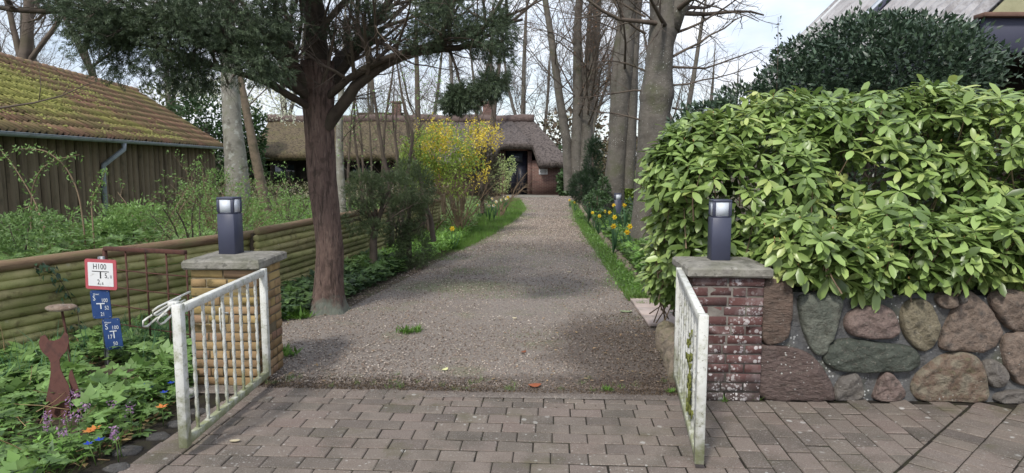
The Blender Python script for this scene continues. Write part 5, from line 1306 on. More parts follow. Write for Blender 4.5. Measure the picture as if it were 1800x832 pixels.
# double beech nearer the bollard
Y = 17.5; x0 = at(1080, 365, Y)[0]
ta = bare_tree('paired beech trunks rising together right of the drive, just behind the bollard light', x0, Y, [
    (rel([(1078, 385), (1080, 320), (1083, 260), (1088, 190), (1096, 120), (1101, 50), (1104, -40), (1110, -200), (1115, -420)], Y, x0), .29),
    (rel([(1098, 330), (1102, 260), (1105, 190), (1107, 110), (1112, 30), (1124, -60), (1135, -220), (1140, -400)], Y + .5, x0), .17),
    (rel([(1075, 300), (1072, 220), (1074, 140), (1082, 60), (1088, -40), (1080, -240)], Y + .7, x0), .14)], seed=31, kids=(9, 9, 8), group='large bare trees right of the drive', name='beech_tree', tw=.004, ratio=.36, f0=.5)
# clump of beeches by the house corner
Y = 26; x0 = at(1012, 330, Y)[0]
bare_tree('clump of slim beech stems between the house corner and the small cypress', x0, Y, [
    (rel([(1000, 335), (996, 250), (985, 180), (975, 110), (962, 30), (945, -80), (930, -200)], Y, x0), .20),
    (rel([(1010, 335), (1012, 260), (1014, 170), (1012, 80), (1016, -20), (1010, -200)], Y + .6, x0), .25),
    (rel([(1022, 335), (1032, 270), (1036, 200), (1046, 120), (1052, 40), (1060, -60), (1070, -220)], Y - .6, x0), .27),
    (rel([(1006, 330), (1020, 200), (1026, 90), (1036, -60)], Y + 1.2, x0), .18)], seed=32, kids=(16, 9, 8), group='large bare trees right of the drive', name='beech_tree', ratio=.42, tw=.005, buds=(leafmat('reddish_bud', [srgb(120, 84, 64), srgb(150, 110, 84)], trans=0), .5, .05))
# far bare trees: three kinds, then copies
far = []
for i, (x, y, h, lean, rad, lab) in enumerate([(0.6, 44, 13, .4, .22, 'bare tree rising directly behind the entrance gable of the thatched house'),
        (-3.4, 41, 11, -.4, .16, 'bare twiggy tree behind the house ridge, between the two chimneys'),
        (9.5, 38, 12, 1.2, .2, 'bare spreading tree between the knobbly beech and the neighbouring roof')]):
    far.append(bare_tree(lab, x, y, [([(0, 0, 0), (.1, 0, h * .3), (lean * .5, .1, h * .6), (lean, 0, h)], rad), ([(.1, 0, h * .22), (-lean - .5, .3, h * .5), (-lean * 1.5 - .8, 0, h * .85)], rad * .6)], seed=40 + i, kids=(16, 9, 7), tw=.008, group='bare trees beyond the houses', ratio=.42))
spots = [(0, -1.6, 46, 1.0, 'bare tree showing over the ridge beside the right chimney'), (1, -9.5, 47, 1.1, 'bare tree far behind the left chimney of the thatched house'), (0, -14.5, 44, 1.15, 'bare tree far behind the left roof end of the thatched house'),
         (2, -20, 40, 1.0, 'bare tree standing behind the shed ridge end'), (1, -26, 38, 1.2, 'bare tree seen beyond the middle of the shed roof'), (2, 5.2, 46, 1.1, 'bare tree far down between the beech clump and the paired beeches'),
         (1, 4.2, 36, .9, 'thin bare tree close behind the small cypress'), (0, 8.2, 52, 1.05, 'bare tree in the gap right of the paired beeches'), (1, 14.5, 44, .75, 'low bare tree farthest right before the neighbouring roof'),
         (2, 12.2, 58, .9, 'distant bare tree right of the knobbly beech'), (0, -31, 42, 1.1, 'bare tree beyond the shed at the far left of the picture'), (2, -6.2, 52, 1., 'distant bare tree seen between the thin saplings'), (1, 17.5, 60, 1.1, 'bare tree dimly behind the corner of the corrugated roof'), (1, 2.4, 50, 1., 'bare tree straight above the far end of the drive')]
for i, (k, x, y, s_, lab) in enumerate(spots): copy_tree(far[k], (x, y, 0), i * 1.7, s_, lab)
# trees behind the shed, upper left
Y = 24
x0 = at(40, 150, Y)[0]
bare_tree('tall trunk with ascending limbs above the shed ridge, at the left edge of the picture', x0, Y, [(rel([(44, 250), (42, 120), (48, 60), (52, 0), (58, -150), (50, -400)], Y, x0)[:], .25), (rel([(42, 120), (25, 60), (10, 0), (-10, -150)], Y, x0), .13), (rel([(50, 110), (95, 50), (120, 10), (150, -60), (180, -200)], Y, x0), .11)], seed=61, kids=(9, 7, 6), tw=.006, group='bare trees behind the shed', buds=(L_bloss, .5, .06), mat=m_bark_dark)
x0 = at(165, 190, 26)[0]
bare_tree('leaning forked tree sprinkled with pale buds behind the shed ridge', x0, 26, [(rel([(190, 250), (165, 130), (130, 60), (100, 0), (80, -120)], 26, x0), .16), (rel([(175, 170), (150, 90), (165, 20), (190, -100)], 26, x0), .12), (rel([(190, 200), (160, 120), (240, 60), (290, -20)], 26, x0), .1)], seed=62, kids=(9, 7, 6), tw=.006, group='bare trees behind the shed', buds=(L_bloss, .7, .07), mat=m_bark_dark)
# grey lichen trunk with a thinner leaning one, left of the conifer
Y = 16.5; x0 = at(420, 380, Y)[0]
bare_tree('pale lichen-covered trunk beside the shed corner, its top lost in dark foliage', x0, Y, [(rel([(425, 420), (418, 330), (415, 280), (408, 220), (404, 150), (398, 60), (392, -60), (380, -300)], Y, x0), .31)], mat=m_bark_pale, seed=71, kids=(8, 6, 5), group='old trees left of the drive', name='old_tree', f0=.55)
x0 = at(462, 345, 19)[0]
bare_tree('slimmer brown trunk leaning left against the pale lichen trunk', x0, 19, [(rel([(468, 372), (460, 330), (448, 270), (436, 210), (424, 150), (410, 60), (400, -100)], 19, x0), .16)], mat=m_bark_lean, seed=72, kids=(7, 6, 5), group='old trees left of the drive', name='old_tree', f0=.55)
x0 = at(601, 440, 12.5)[0]
bare_tree('whitish slender trunk standing close behind the big conifer', x0, 12.5, [(rel([(604, 470), (603, 380), (599, 300), (597, 220), (603, 120), (610, -40)], 12.5, x0), .095)], mat=m_bark_pale, seed=73, kids=(6, 5, 4), group='old trees left of the drive', name='old_tree', f0=.55)
# saplings
SP = [(690, 430, [(690, 430), (684, 330), (668, 240), (655, 150), (650, 40)], .045, 12.2, 'darkest sapling stem directly right of the conifer fork'), (698, 430, [(700, 430), (712, 330), (726, 240), (706, 170), (690, 60)], .04, 12.6, 'crooked sapling crossing before the left chimney'),
      (640, 430, [(644, 430), (634, 320), (622, 230), (625, 120)], .035, 12.8, 'straight sapling nearest the conifer trunk'), (675, 420, [(680, 420), (672, 320), (676, 220), (690, 130), (700, 20)], .035, 13., 'thin sapling weaving up beside its darker neighbour'),
      (750, 420, [(760, 420), (742, 320), (722, 250), (712, 190), (700, 130)], .055, 14., 'leaning greenish sapling left of the forsythia'), (735, 400, [(738, 400), (737, 300), (735, 200), (733, 100), (730, -20)], .13, 22., 'ivy-ringed upright trunk between the two chimneys'),
      (655, 430, [(660, 430), (655, 350), (652, 260), (646, 180)], .025, 11.8, 'short thin sapling rising out of the juniper'), (615, 430, [(618, 430), (612, 300), (618, 200), (640, 90)], .03, 13.4, 'sapling close behind the right flank of the conifer'),
      (706, 430, [(708, 430), (702, 330), (694, 240), (700, 150)], .03, 12.1, 'thin sapling leaning left in front of the left chimney'), (628, 430, [(628, 430), (640, 330), (634, 230), (618, 130)], .028, 12.6, 'sapling swaying between conifer trunk and juniper'),
      (668, 430, [(666, 430), (684, 340), (700, 280), (690, 210), (694, 120)], .03, 13.2, 'bent sapling crossing its neighbours halfway up'), (862, 300, [(862, 300), (868, 200), (876, 120), (885, 30)], .17, 36, 'forked tree standing behind the right chimney'), (845, 300, [(846, 300), (838, 200), (850, 150), (870, 60)], .12, 34, 'thin tree left of the right chimney')]
for i, (bx_, by_, P, rad, Y, lab) in enumerate(SP):
    x0 = at(bx_, by_, Y)[0]; p = rel(P, Y, x0); p[0] = (p[0][0], p[0][1], -.05)
    bare_tree(lab, x0, Y, [(p, rad)], mat=m_bark_dark, seed=80 + i, kids=(8, 6, 4), group='thin saplings left of the drive', name='sapling', tw=.003 * max(1, Y / 14), ratio=.33, buds=(L_green, .5, .045) if i in (1, 4, 5, 6) else None)

# ------------------------------------------------------------------ junipers, cypress, evergreens
def bush(name, label, cat, E, n, T, mat, size, stems=(), smat=m_bark_dark, gap=.2, jit=.5, shell=.6, f=4., seed=0., group=None, upb=.2, inner=0, loc=None, roll=1.):
    c = E[0][0]; t = thing(name, label, cat, loc if loc is not None else (c[0], c[1], 0), group)
    if stems:
        for P, rad in stems: b = B(); b.tube(P, np.linspace(rad, rad * .5, len(P)) * (1 + .06 * np.sin(np.arange(len(P)) * 2.)), 9, cap=False); part('stem', b, smat, t, smooth=True)
    P, D = cloud(E, n, gap=gap, f=f, shell=shell, seed=seed); k = P[:, 2] > .0; P, D = P[k], D[k]
    leaves('foliage', T, mat, P, D + np.array((0, 0, upb)), size, t, jit=jit, kind='stuff', roll=roll)
    return t
def twigs(t, base, n, L_, rad, prm, seed, mat=m_bark_dark, spread=.7, up=1., name='twigs'):
    r_ = np.random.default_rng(seed); b = B(); tips = []
    for i in range(n):
        if name == 'stems': b = B()
        u_ = r_.normal(0, spread, 3); u_[2] = up + abs(u_[2]) * .3
        grow(b, np.array(base) + (r_.normal(0, .04), r_.normal(0, .04), 0), u_, L_ * r_.uniform(.7, 1.15), rad * r_.uniform(.6, 1.1), 0, prm, r_, tips)
        if name == 'stems': part('stem', b, mat, t)
    if name != 'stems': part(name, b, mat, t)
    return tips
bprm = [dict(n=6, seg=7, wob=.12, kids=7, ang=.7, ratio=.5, end=.35, t0=.15, grav=-.01), dict(n=4, seg=5, wob=.18, kids=5, ang=.7, ratio=.55, end=.35, minr=.003), dict(n=3, seg=3, wob=.2, minr=.002)]
t = bush('juniper', 'ragged juniper on a bare leaning stem just right of the conifer trunk', 'shrub', [ell(640, 335, 9.7, 36, 40, .3), ell(690, 330, 9.9, 40, 30, .3), ell(625, 380, 9.8, 22, 34, .2), ell(660, 400, 9.6, 20, 16, .15)], 3300, SPRAY, L_jun, .075,
     [([at(657, 480, 10), at(656, 430, 10), at(660, 380, 10), at(650, 330, 10)], .065), ([at(656, 430, 10), at(672, 360, 9.9), at(690, 320, 9.9)], .035), ([at(662, 400, 10), at(640, 350, 9.9)], .03)], gap=.5, f=7, loc=(-2.05, 10, 0))
twigs(t, at(657, 400, 10), 9, .7, .016, bprm, 5, spread=.8)
t = bush('juniper', 'dense clipped juniper with a rounded lower lobe beside the gravel', 'shrub', [ell(728, 330, 10.6, 44, 42, .35), ell(715, 370, 10.5, 40, 34, .3), ell(728, 435, 10.4, 36, 44, .33), ell(700, 410, 10.6, 26, 36, .25), ell(715, 300, 10.7, 24, 22, .2)], 5600, SPRAY, L_jun, .075,
     [([at(762, 425, 11.2), at(757, 385, 11.2), at(745, 350, 11)], .05), ([at(720, 470, 10.6), at(716, 400, 10.6), at(724, 330, 10.6)], .05)], gap=.35, f=8, seed=3., loc=(-1.6, 10.6, 0))
twigs(t, at(705, 420, 10.5), 10, .7, .014, bprm, 6, spread=.9)
cyp = bush('cypress', 'small dark upright cypress between the beech clump and paired beeches', 'shrub', [ell(1042, 290, 22, 17, 50, .5), ell(1036, 320, 21.8, 20, 30, .5), ell(1048, 262, 22, 12, 24, .35)], 2300, SPRAY, L_cyp, .13, [([at(1042, 350, 22), at(1042, 270, 22)], .06)], gap=.05, upb=.9)
bush('evergreen_bush', 'low rounded dark evergreen at the edge of the daffodil bed', 'shrub', [ell(1022, 330, 18.5, 22, 26, .5)], 1500, SPRAY, L_cyp, .11, [([at(1022, 352, 18.5), at(1022, 325, 18.5)], .04)], gap=.1, upb=.5)
bush('evergreen_bush', 'small glossy evergreen bush at the foot of the paired beeches', 'shrub', [ell(1050, 350, 16.8, 24, 16, .4), ell(1062, 330, 17., 10, 20, .25)], 1600, LEAF, L_deep, .07, [([at(1050, 365, 16.8), at(1050, 345, 16.8)], .03)], gap=.1)
bush('conifer_bush', 'dark brown-green conifer bush behind the right half of the forsythia', 'shrub', [ell(848, 310, 17.5, 26, 52, .7), ell(858, 285, 17.5, 16, 24, .4)], 1700, SPRAY, leafmat('brown_conifer', [srgb(44, 42, 30), srgb(66, 60, 42)], trans=.05), .12, [([at(848, 375, 17.5), at(848, 300, 17.5)], .06)], gap=.1, upb=.6)
# evergreens and hedges closing the view
def far_bush(label, px, py, Y, rx, ry, mat=L_deep, n=2600, size=None, T=QUADL, name='evergreen_bush', group='background evergreens', gap=.15, base=True):
    e = ell(px, py, Y, rx, ry, rx * Y / FPX * .6); zb = e[0][2]; st = [([(e[0][0], Y, -.1), (e[0][0] + .1, Y, max(.3, zb))], .08 + Y * .003)]
    E_ = [e]
    if base and zb > e[1][2] * .9: E_.append((np.array((e[0][0], Y, zb * .45)), np.array((e[1][0] * .9, e[1][1] * .9, zb * .5))))
    return bush(name, label, 'bush', E_, n, T, mat, size or Y * .0062, st, gap=gap, group=group, seed=px * .01, jit=.8)
far_bush('dark evergreen mass left of the thatched roof, behind the pale trunk', 360, 215, 30, 60, 70, n=4200)
far_bush('dark evergreen between shed corner and thatched roof end', 440, 235, 33, 28, 60, n=2600)
far_bush('holly-like dark bush at the right corner of the thatched house', 985, 318, 37, 18, 24, n=1400)
far_bush('dark hedge piece right of the house corner, behind the beech clump', 1005, 290, 40, 34, 34, n=1800)
far_bush('brownish twiggy hedge behind the paired beeches', 1110, 290, 34, 60, 44, leafmat('brown_hedge', [srgb(84, 70, 56), srgb(112, 100, 76), srgb(92, 104, 60)], trans=.1), n=3600, gap=.4)
far_bush('yellow-green bush glimpsed between the two big beeches', 1112, 330, 22, 18, 34, L_ygreen, n=1500, gap=.4)
far_bush('brown twiggy thicket behind the beech clump, right of the house roof', 1010, 245, 42, 66, 56, leafmat('thicket', [srgb(86, 74, 60), srgb(108, 96, 78), srgb(96, 98, 66)], trans=.1), n=3800, gap=.6)
far_bush('dark low evergreen filling the gap at the foot of the beech clump', 1000, 322, 33, 20, 24, n=1500)
far_bush('distant hedge seen right of the knobbly beech', 1230, 262, 50, 60, 40, n=2400, gap=.2)
far_bush('dark ivy-green bush behind the shed ridge at left', 300, 175, 32, 70, 34, leafmat('olive_bush', [srgb(70, 80, 48), srgb(98, 106, 68)], trans=.2), n=2400, gap=.5)
t = thing('cherry_plum', 'tree dusted with pale blossom above the left end of the thatched roof', 'tree', (-13.5, 31, 0))
tp_ = twigs(t, (-14.0, 31, .3), 12, 3.6, .07, tree_prm((8, 7, 6), tw=.006)[1:], 9, spread=.75, name='branches'); b = B(); b.tube([(-14, 31, -.1), (-14, 31, .5)], .16, 10); part('trunk', b, m_bark_dark, t)
P, D = cloud([ell(440, 165, 30, 90, 42, 2.), ell(500, 190, 30, 40, 26, 1.2), ell(350, 150, 30, 60, 30, 1.5)], 3600, gap=.6, f=1.8, shell=.8); leaves('blossom', QUADL, L_bloss, P, D, .10, t, kind='stuff')
# forsythia
t = thing('forsythia', 'tall forsythia with yellow blossom and fresh leaves arching over the fence end', 'shrub', (-1.25, 15, 0))
b = at(812, 400, 15); tips = twigs(t, (-1.15, 15, 0), 17, 1.7, .018, bprm, 12, mat=m_bark_tan, spread=.42, name='stems')
twigs(t, (-1.75, 14.6, 0), 10, 1.7, .016, bprm, 13, mat=m_bark_tan, spread=.4, name='stems')
P, D = cloud([ell(775, 265, 14.8, 68, 50, .7), ell(740, 290, 14.6, 40, 50, .6), ell(800, 300, 14.7, 40, 55, .5), ell(845, 260, 15, 40, 40, .5)], 5200, gap=.55, f=4., shell=.7, seed=1.)
kk = (P[:, 0] + .45 * lump(P, 3.)) < at(838, 250, 15)[0]
leaves('leaves', LEAF, L_ygreen, P[kk], D[kk], .07, t, kind='stuff', jit=.9)
C2, D2 = cloud([ell(785, 238, 14.8, 74, 30, .6), ell(850, 240, 15, 38, 26, .5), ell(832, 290, 14.8, 32, 50, .4), ell(770, 270, 14.5, 58, 50, .5)], 430, gap=.7, f=4.5, shell=.8, seed=4.)
r_ = np.random.default_rng(4); sh = r_.normal(0, .35, C2.shape); sh[:, 2] = 1; P2 = np.repeat(C2, 15, 0) + np.repeat(sh, 15, 0) * r_.uniform(-.16, .16, (len(C2) * 15, 1)) + r_.normal(0, .018, (len(C2) * 15, 3)); D2 = r_.normal(size=P2.shape)
leaves('flowers', QUADL, L_yfl, P2, D2, .045, t, kind='stuff', jit=1.)
bush('yellow_green_shrub', 'fresh yellow-green leafy shrub left of the forsythia, behind the juniper', 'shrub', [ell(738, 268, 14.2, 36, 42, .5), ell(722, 300, 14.2, 28, 34, .4)], 2600, QUADL, L_ygreen, .055, [([at(745, 400, 14.3), at(740, 330, 14.3), at(738, 250, 14.2)], .02), ([at(740, 390, 14.3), at(722, 320, 14.3), at(715, 270, 14.2)], .016)], gap=.55, f=5, jit=.9, seed=2.)
bush('leafy_mound', 'low fresh green leafy mound behind the fence, in front of the downpipe', 'shrub', [ell(235, 388, 9.6, 52, 34, .5), ell(190, 402, 9.2, 34, 22, .4)], 2600, LEAF, L_green, .055, [([at(235, 425, 9.6), at(235, 385, 9.6)], .012), ([at(215, 425, 9.6), at(205, 390, 9.6)], .010)], gap=.25, f=6, jit=.8, seed=5., group='leafy mounds behind the fence')
bush('leafy_mound', 'loose leafy mound at the far left behind the fence', 'shrub', [ell(45, 405, 7.6, 66, 34, .5)], 1700, LEAF, L_mid, .05, [([at(45, 440, 7.6), at(50, 400, 7.6)], .012), ([at(30, 440, 7.6), at(15, 395, 7.6)], .010)], gap=.4, f=6, jit=.8, seed=6., group='leafy mounds behind the fence')
t = bush('budding_shrub', 'light green budding shrub in front of the dark house door', 'shrub', [ell(880, 312, 20, 19, 38, .5), ell(898, 292, 20, 10, 16, .3)], 1500, QUADL, leafmat('pale_bud_leaf', [srgb(140, 158, 96), srgb(172, 186, 124)], trans=.3), .06, gap=.5, f=4, jit=.9)
twigs(t, at(878, 362, 20) * (1, 1, 0), 10, 1.5, .016, bprm, 14, mat=m_bark_tan, spread=.35, name='stems')
# shrubs in the garden behind the fence
def leafy_shrub(label, px, py, Y, n, L_, seed, mat=L_green, size=.045, frac=.7, spread=.5, rad=.014, name='budding_shrub', smat=m_bark_tan, z=0.):
    base = G(px, py); x = (px - 900) / FPX * Y; t = thing(name, label, 'shrub', (x, Y, 0), 'shrubs in the garden behind the fence')
    tips = twigs(t, (x, Y, z), n, L_, rad, bprm, seed, mat=smat, spread=spread, name='stems')
    P = np.array([p for p, d in tips]); D = np.array([d for p, d in tips]); r_ = np.random.default_rng(seed); k = r_.random(len(P)) < frac; P, D = P[k], D[k]
    P = np.repeat(P, 4, 0) + r_.normal(0, .02, (len(P) * 4, 3)); D = np.repeat(D, 4, 0); D /= np.linalg.norm(D, axis=1, keepdims=True) + 1e-9
    leaves('leaves', LEAF, mat, P, D, size, t, kind='stuff', jit=.8); return t
leafy_shrub('vase-shaped bare shrub with dark stems beside the left lamp', 335, 420, 9.6, 9, 1.25, 90, frac=.35, spread=.45, rad=.022, smat=m_bark_dark, size=.03)
leafy_shrub('small-leaved shrub filling the space left of the left lamp', 270, 400, 10.5, 11, 1.3, 91, frac=.5, spread=.5, size=.035)
leafy_shrub('small leafy bush right behind the left lamp', 455, 400, 10.5, 12, .7, 93, frac=.8, spread=.7, size=.035)
leafy_shrub('bushy undergrowth shrub in front of the pale lichen trunk', 420, 400, 13.5, 16, 1.2, 98, frac=.8, spread=.7, size=.05)
leafy_shrub('brownish twiggy shrub left of the conifer trunk, before the thatched wing', 505, 380, 16, 14, 1.3, 99, frac=.35, spread=.8, size=.05, smat=m_bark_dark)
leafy_shrub('twiggy shrub against the shed wall beneath the roof corner', 370, 380, 15, 14, 1.6, 94, frac=.7, size=.05)
leafy_shrub('dense green mound of shrub beside the downpipe', 235, 400, 12, 22, .75, 95, frac=1., spread=.9, size=.06)
leafy_shrub('light green shrub at the left edge against the shed boards', 40, 400, 8.6, 16, .8, 96, frac=.9, spread=.8, size=.045)
leafy_shrub('bramble-like shrub below the shed wall, left of the downpipe', 120, 410, 9.5, 16, .75, 97, frac=.9, spread=.9, size=.045)
# arching canes with new leaves
t = thing('arching_rose', 'long arching canes with tufts of new leaves in front of the shed boards', 'shrub', (-6.2, 9, 0), 'shrubs in the garden behind the fence')
canes = [[(152, 440), (140, 340), (115, 290), (80, 264), (50, 262), (28, 262)], [(54, 400), (56, 330), (72, 296), (100, 280), (140, 272)], [(90, 430), (60, 350), (20, 285), (-20, 240)], [(165, 420), (160, 350), (178, 322), (185, 300)], [(75, 440), (78, 400), (60, 360), (35, 370)]]
LP, LD = [], []
for cn in canes:
    Q = np.array([at(a, c, 8.8) for a, c in cn]); s_ = np.linspace(0, 1, len(Q)); q = np.linspace(0, 1, 24); Q = np.stack([np.interp(q, s_, Q[:, i]) for i in range(3)], 1)
    for _ in range(3): Q[1:-1] = (Q[:-2] + Q[1:-1] * 2 + Q[2:]) / 4
    Q[0][2] = -.02; b = B(); b.tube(Q, np.linspace(.011, .004, 24), 6); part('cane', b, m_bark_tan, t)
    for j in range(6, 24): 
        for _ in range(5): LP.append(Q[j] + rng.normal(0, .03, 3)); LD.append(rng.normal(size=3))
leaves('leaves', LEAF, L_green, np.array(LP), np.array(LD), .055, t, kind='stuff')
# twig hanging across the shed roof
t = thing('overhanging_branch', 'thin bare branch crossing in front of the shed roof', 'branch', (-4.5, 5.5, 0))
bq = at(-60, 200, 5.6); b = B(); Q = [at(-90, 200, 5.6), at(0, 190, 5.6), at(60, 181, 5.6), at(110, 168, 5.6), at(150, 150, 5.6), at(176, 142, 5.6)]; b.tube(Q, [.012, .010, .007, .005, .004, .002], 6); b.tube([at(68, 180, 5.6), at(72, 150, 5.6), at(68, 112, 5.6)], [.004, .003, .0015], 5); b.tube([at(110, 168, 5.6), at(118, 156, 5.6), at(123, 146, 5.6)], [.003, .0025, .0015], 5); b.tube([at(60, 181, 5.6), at(90, 174, 5.6), at(130, 168, 5.6), at(165, 150, 5.6)], [.004, .003, .002, .001], 5)
b.tube([at(-90, 200, 5.6), (-6.2, 5.4, 2.2), (-6.6, 5.2, 1.0), (-6.7, 5.1, -.1)], [.012, .03, .045, .06], 8)
part('twig', b, m_bark_dark, t)

# ------------------------------------------------------------------ rhododendron
t = thing('rhododendron', 'huge light green rhododendron spilling over the boulder wall', 'shrub', (3.2, 5.7, 0))
ER = [ell(1196, 300, 5.85, 62, 60, .42), ell(1250, 270, 5.9, 90, 66, .5), ell(1560, 320, 5.9, 260, 165, .85), ell(1305, 335, 5.8, 158, 120, .75), ell(1222, 400, 5.9, 76, 86, .48), ell(1176, 470, 6.2, 40, 54, .26), ell(1600, 450, 5.3, 250, 68, .55), ell(1400, 450, 5.35, 130, 60, .5),
      ell(1720, 300, 5.8, 190, 130, .8), ell(1560, 226, 6.1, 150, 62, .6), ell(1400, 240, 6.0, 140, 74, .6), ell(1860, 330, 5.9, 160, 150, .8)]
ER[0:0] = []
ER += [ell(a, c, 4.72, w, h, .34) for a, c, w, h in ((1400, 430, 58, 56), (1452, 450, 48, 56), (1508, 458, 56, 54), (1585, 425, 64, 62), (1650, 446, 54, 46), (1735, 430, 74, 62), (1805, 450, 60, 36), (1880, 440, 70, 52))]
ros, rdir = [], []
rr = np.random.default_rng(5)
def inside(p, E, s=1.): 
    return any((((p - c) / (r_ * s)) ** 2).sum() < 1 for c, r_ in E)
tries = 0
while len(ros) < 1750 and tries < 110000:
    tries += 1; c, rad = ER[rr.integers(12)] if rr.random() < .84 else ER[12 + rr.integers(8)]; d = unit(1, rr)[0]
    if rr.random() < .75: d[1] = -abs(d[1])
    p = c + d * rad * (rr.uniform(.86, 1.04) + (rr.uniform(0, .11) if rr.random() < .3 else 0)) * (1 + .08 * math.sin(d[0] * 7 + c[0] * 3) * math.sin(d[2] * 6))
    p = c + (p - c) * (1 + .055 * math.sin(p[2] * 13 + 1.6 * math.sin(p[0] * 3.1)) * math.sin(p[0] * 5.3 + p[2] * 3))
    if inside(p, ER, .84): continue
    if p[1] < WALLY(p[0]) + .42 and p[2] < WZ + .02 and p[1] > WALLY(p[0]) - .25: 
        if not (p[2] > (.60 + .08 * math.sin(p[0] * 9)) and p[1] < WALLY(p[0]) - .03): continue
    if p[1] < 4.16: continue
    if abs(p[0] - PRC[0]) < .30 and abs(p[1] - PRC[1]) < .42: continue
    if abs(p[0] - 1.475) < .12 and p[1] < 5.0: continue
    if p[2] < .32: continue
    nrm_ = (p - c) / rad ** 2; nrm_ /= np.linalg.norm(nrm_)
    if ros and min(np.sum((np.array(ros[-400:]) - p) ** 2, 1)) < .085 ** 2: continue
    ros.append(p); rdir.append(nrm_ * .42 + np.array((0, -.10, .85)) + rr.normal(0, .24, 3))
lp_, lf_, ls_ = [], [], []
for p, a in zip(ros, rdir):
    a = a / np.linalg.norm(a); u_ = np.cross(a, (0.3, .1, 1)); u_ /= np.linalg.norm(u_); v_ = np.cross(a, u_)
    k = rr.integers(6, 11); s0 = rr.uniform(.085, .15); ph = rr.uniform(0, 6)
    droop = rr.uniform(-.65, .2)
    for i in range(k):
        an = ph + i * 2.4; el = droop + (.55 if i > k * .6 else 0) + rr.normal(0, .12)
        d = (u_ * math.cos(an) + v_ * math.sin(an)) * math.cos(el) + a * math.sin(el); d[2] -= .10
        lp_.append(p + d * .008 - a * .012 * (k - i) / k); lf_.append((d, a)); ls_.append(s0 * rr.uniform(.8, 1.12))
lp_ = np.array(lp_); Dd = np.array([x[0] for x in lf_]); Up = np.array([x[1] for x in lf_]); ls_ = np.array(ls_)
Dn = Dd / np.linalg.norm(Dd, axis=1, keepdims=True); Yv = np.cross(Up, Dn); Yv /= np.linalg.norm(Yv, axis=1, keepdims=True) + 1e-9; Zv = np.cross(Dn, Yv); RM = np.stack([Dn, Yv, Zv], -1)
pxs = np.array([pj(*p) for p in lp_]); vis_ = (pxs[:, 0] > 1090) & (pxs[:, 0] < 1800) & (pxs[:, 1] > 120)
order = np.argsort(np.where(vis_, 0, 50) + np.linalg.norm(lp_ - (0, 0, EYE), axis=1) - ls_ * 3)
big, rest = order[:300], order[300:]
leaf_me = mesh_np('leaf', RHODO[0], [RHODO[2]], L_rho, smooth=True)
for i in big:
    e_ = Matrix([list(r) for r in RM[i]]).to_euler(); link('leaf', leaf_me, t, loc=lp_[i], rot=e_, scale=(ls_[i],) * 3)
b = B(); scatter(b, RHODO[0], [], RHODO[2], lp_[rest], RM[rest], ls_[rest]); o = part('leaves', b, L_rho, t, smooth=True); o['kind'] = 'stuff'
# darker inner leaves and the stems that carry the whorls
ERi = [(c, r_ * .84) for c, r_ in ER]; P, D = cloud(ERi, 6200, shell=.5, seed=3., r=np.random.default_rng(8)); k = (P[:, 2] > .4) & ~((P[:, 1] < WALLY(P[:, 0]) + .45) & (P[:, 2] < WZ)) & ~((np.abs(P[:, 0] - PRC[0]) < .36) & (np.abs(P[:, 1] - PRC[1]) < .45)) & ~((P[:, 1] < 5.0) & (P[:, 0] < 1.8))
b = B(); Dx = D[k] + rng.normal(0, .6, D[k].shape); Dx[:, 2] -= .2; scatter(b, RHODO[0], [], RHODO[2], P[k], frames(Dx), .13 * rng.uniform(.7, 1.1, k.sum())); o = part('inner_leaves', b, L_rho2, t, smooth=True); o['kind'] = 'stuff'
b = B()
roots = [(2.2, 5.6), (2.7, 5.9), (3.4, 5.9), (4.1, 5.8), (4.7, 5.9), (1.9, 6.0)]
for x, y in roots:
    for j in range(4):
        e_ = ros[rr.integers(len(ros))]; P = bend((x, y, .6), (rr.normal(0, .4), rr.normal(.3, .25), 1), rr.uniform(.5, .85), 7, .16, 0, rr); b.tube(P, np.linspace(.03, .012, 8), 7)
for i in rr.choice(len(ros), 420, replace=False):
    p, a = ros[i], rdir[i] / np.linalg.norm(rdir[i]); q = p - a * .22 + rr.normal(0, .05, 3) + np.array((0, .08, -.10)); b.tube([p, (p + q) / 2 + (0, 0, -.015), q], [.0035, .005, .007], 5, cap=False)
o = part('stems', b, m_bark_tan, t); o['kind'] = 'stuff'
b = B(); k = rr.choice(len(ros), 160, replace=False); scatter(b, np.array([(0, 0, 0), (.5, .22, 0), (.5, -.11, .19), (.5, -.11, -.19), (1, 0, 0)]), [(0, 2, 1), (0, 3, 2), (0, 1, 3), (4, 1, 2), (4, 2, 3), (4, 3, 1)], [], np.array(ros)[k], frames(np.array(rdir)[k] + (0, 0, .3)), rr.uniform(.02, .035, 160)); o = part('buds', b, L_bud, t); o['kind'] = 'stuff'

# ------------------------------------------------------------------ holly behind it
HE = [ell(1560, 122, 8.6, 165, 92, .9), ell(1440, 170, 8.8, 120, 75, .8), ell(1612, 150, 8.3, 120, 105, .8), ell(1690, 135, 8.5, 44, 70, .5), ell(1330, 190, 9.2, 80, 45, .6), ell(1250, 205, 9.6, 60, 28, .45), ell(1210, 230, 9.7, 40, 30, .4), ell(1540, 70, 8.8, 110, 42, .6), ell(1400, 110, 9, 40, 40, .4), ell(1560, 300, 8.6, 260, 120, .9)]
t = thing('holly_bush', 'large dark blue-green holly rising behind the rhododendron', 'bush', (4.6, 8.7, 0))
P, D = cloud(HE, 34000, gap=.03, f=5., shell=.45, seed=7.); k = P[:, 2] > .1
leaves('foliage', LEAF, L_holly, P[k], D[k] + np.array((0, 0, .35)), .075, t, kind='stuff', jit=.75)
P, D = cloud([(c, r_ * 1.07) for c, r_ in HE[:9]], 4200, gap=.7, f=6., shell=.2, seed=3.); k = P[:, 2] > .1
leaves('outer_sprays', LEAF, L_holly, P[k], D[k] + np.array((0, 0, .8)), .075, t, kind='stuff', jit=.8)
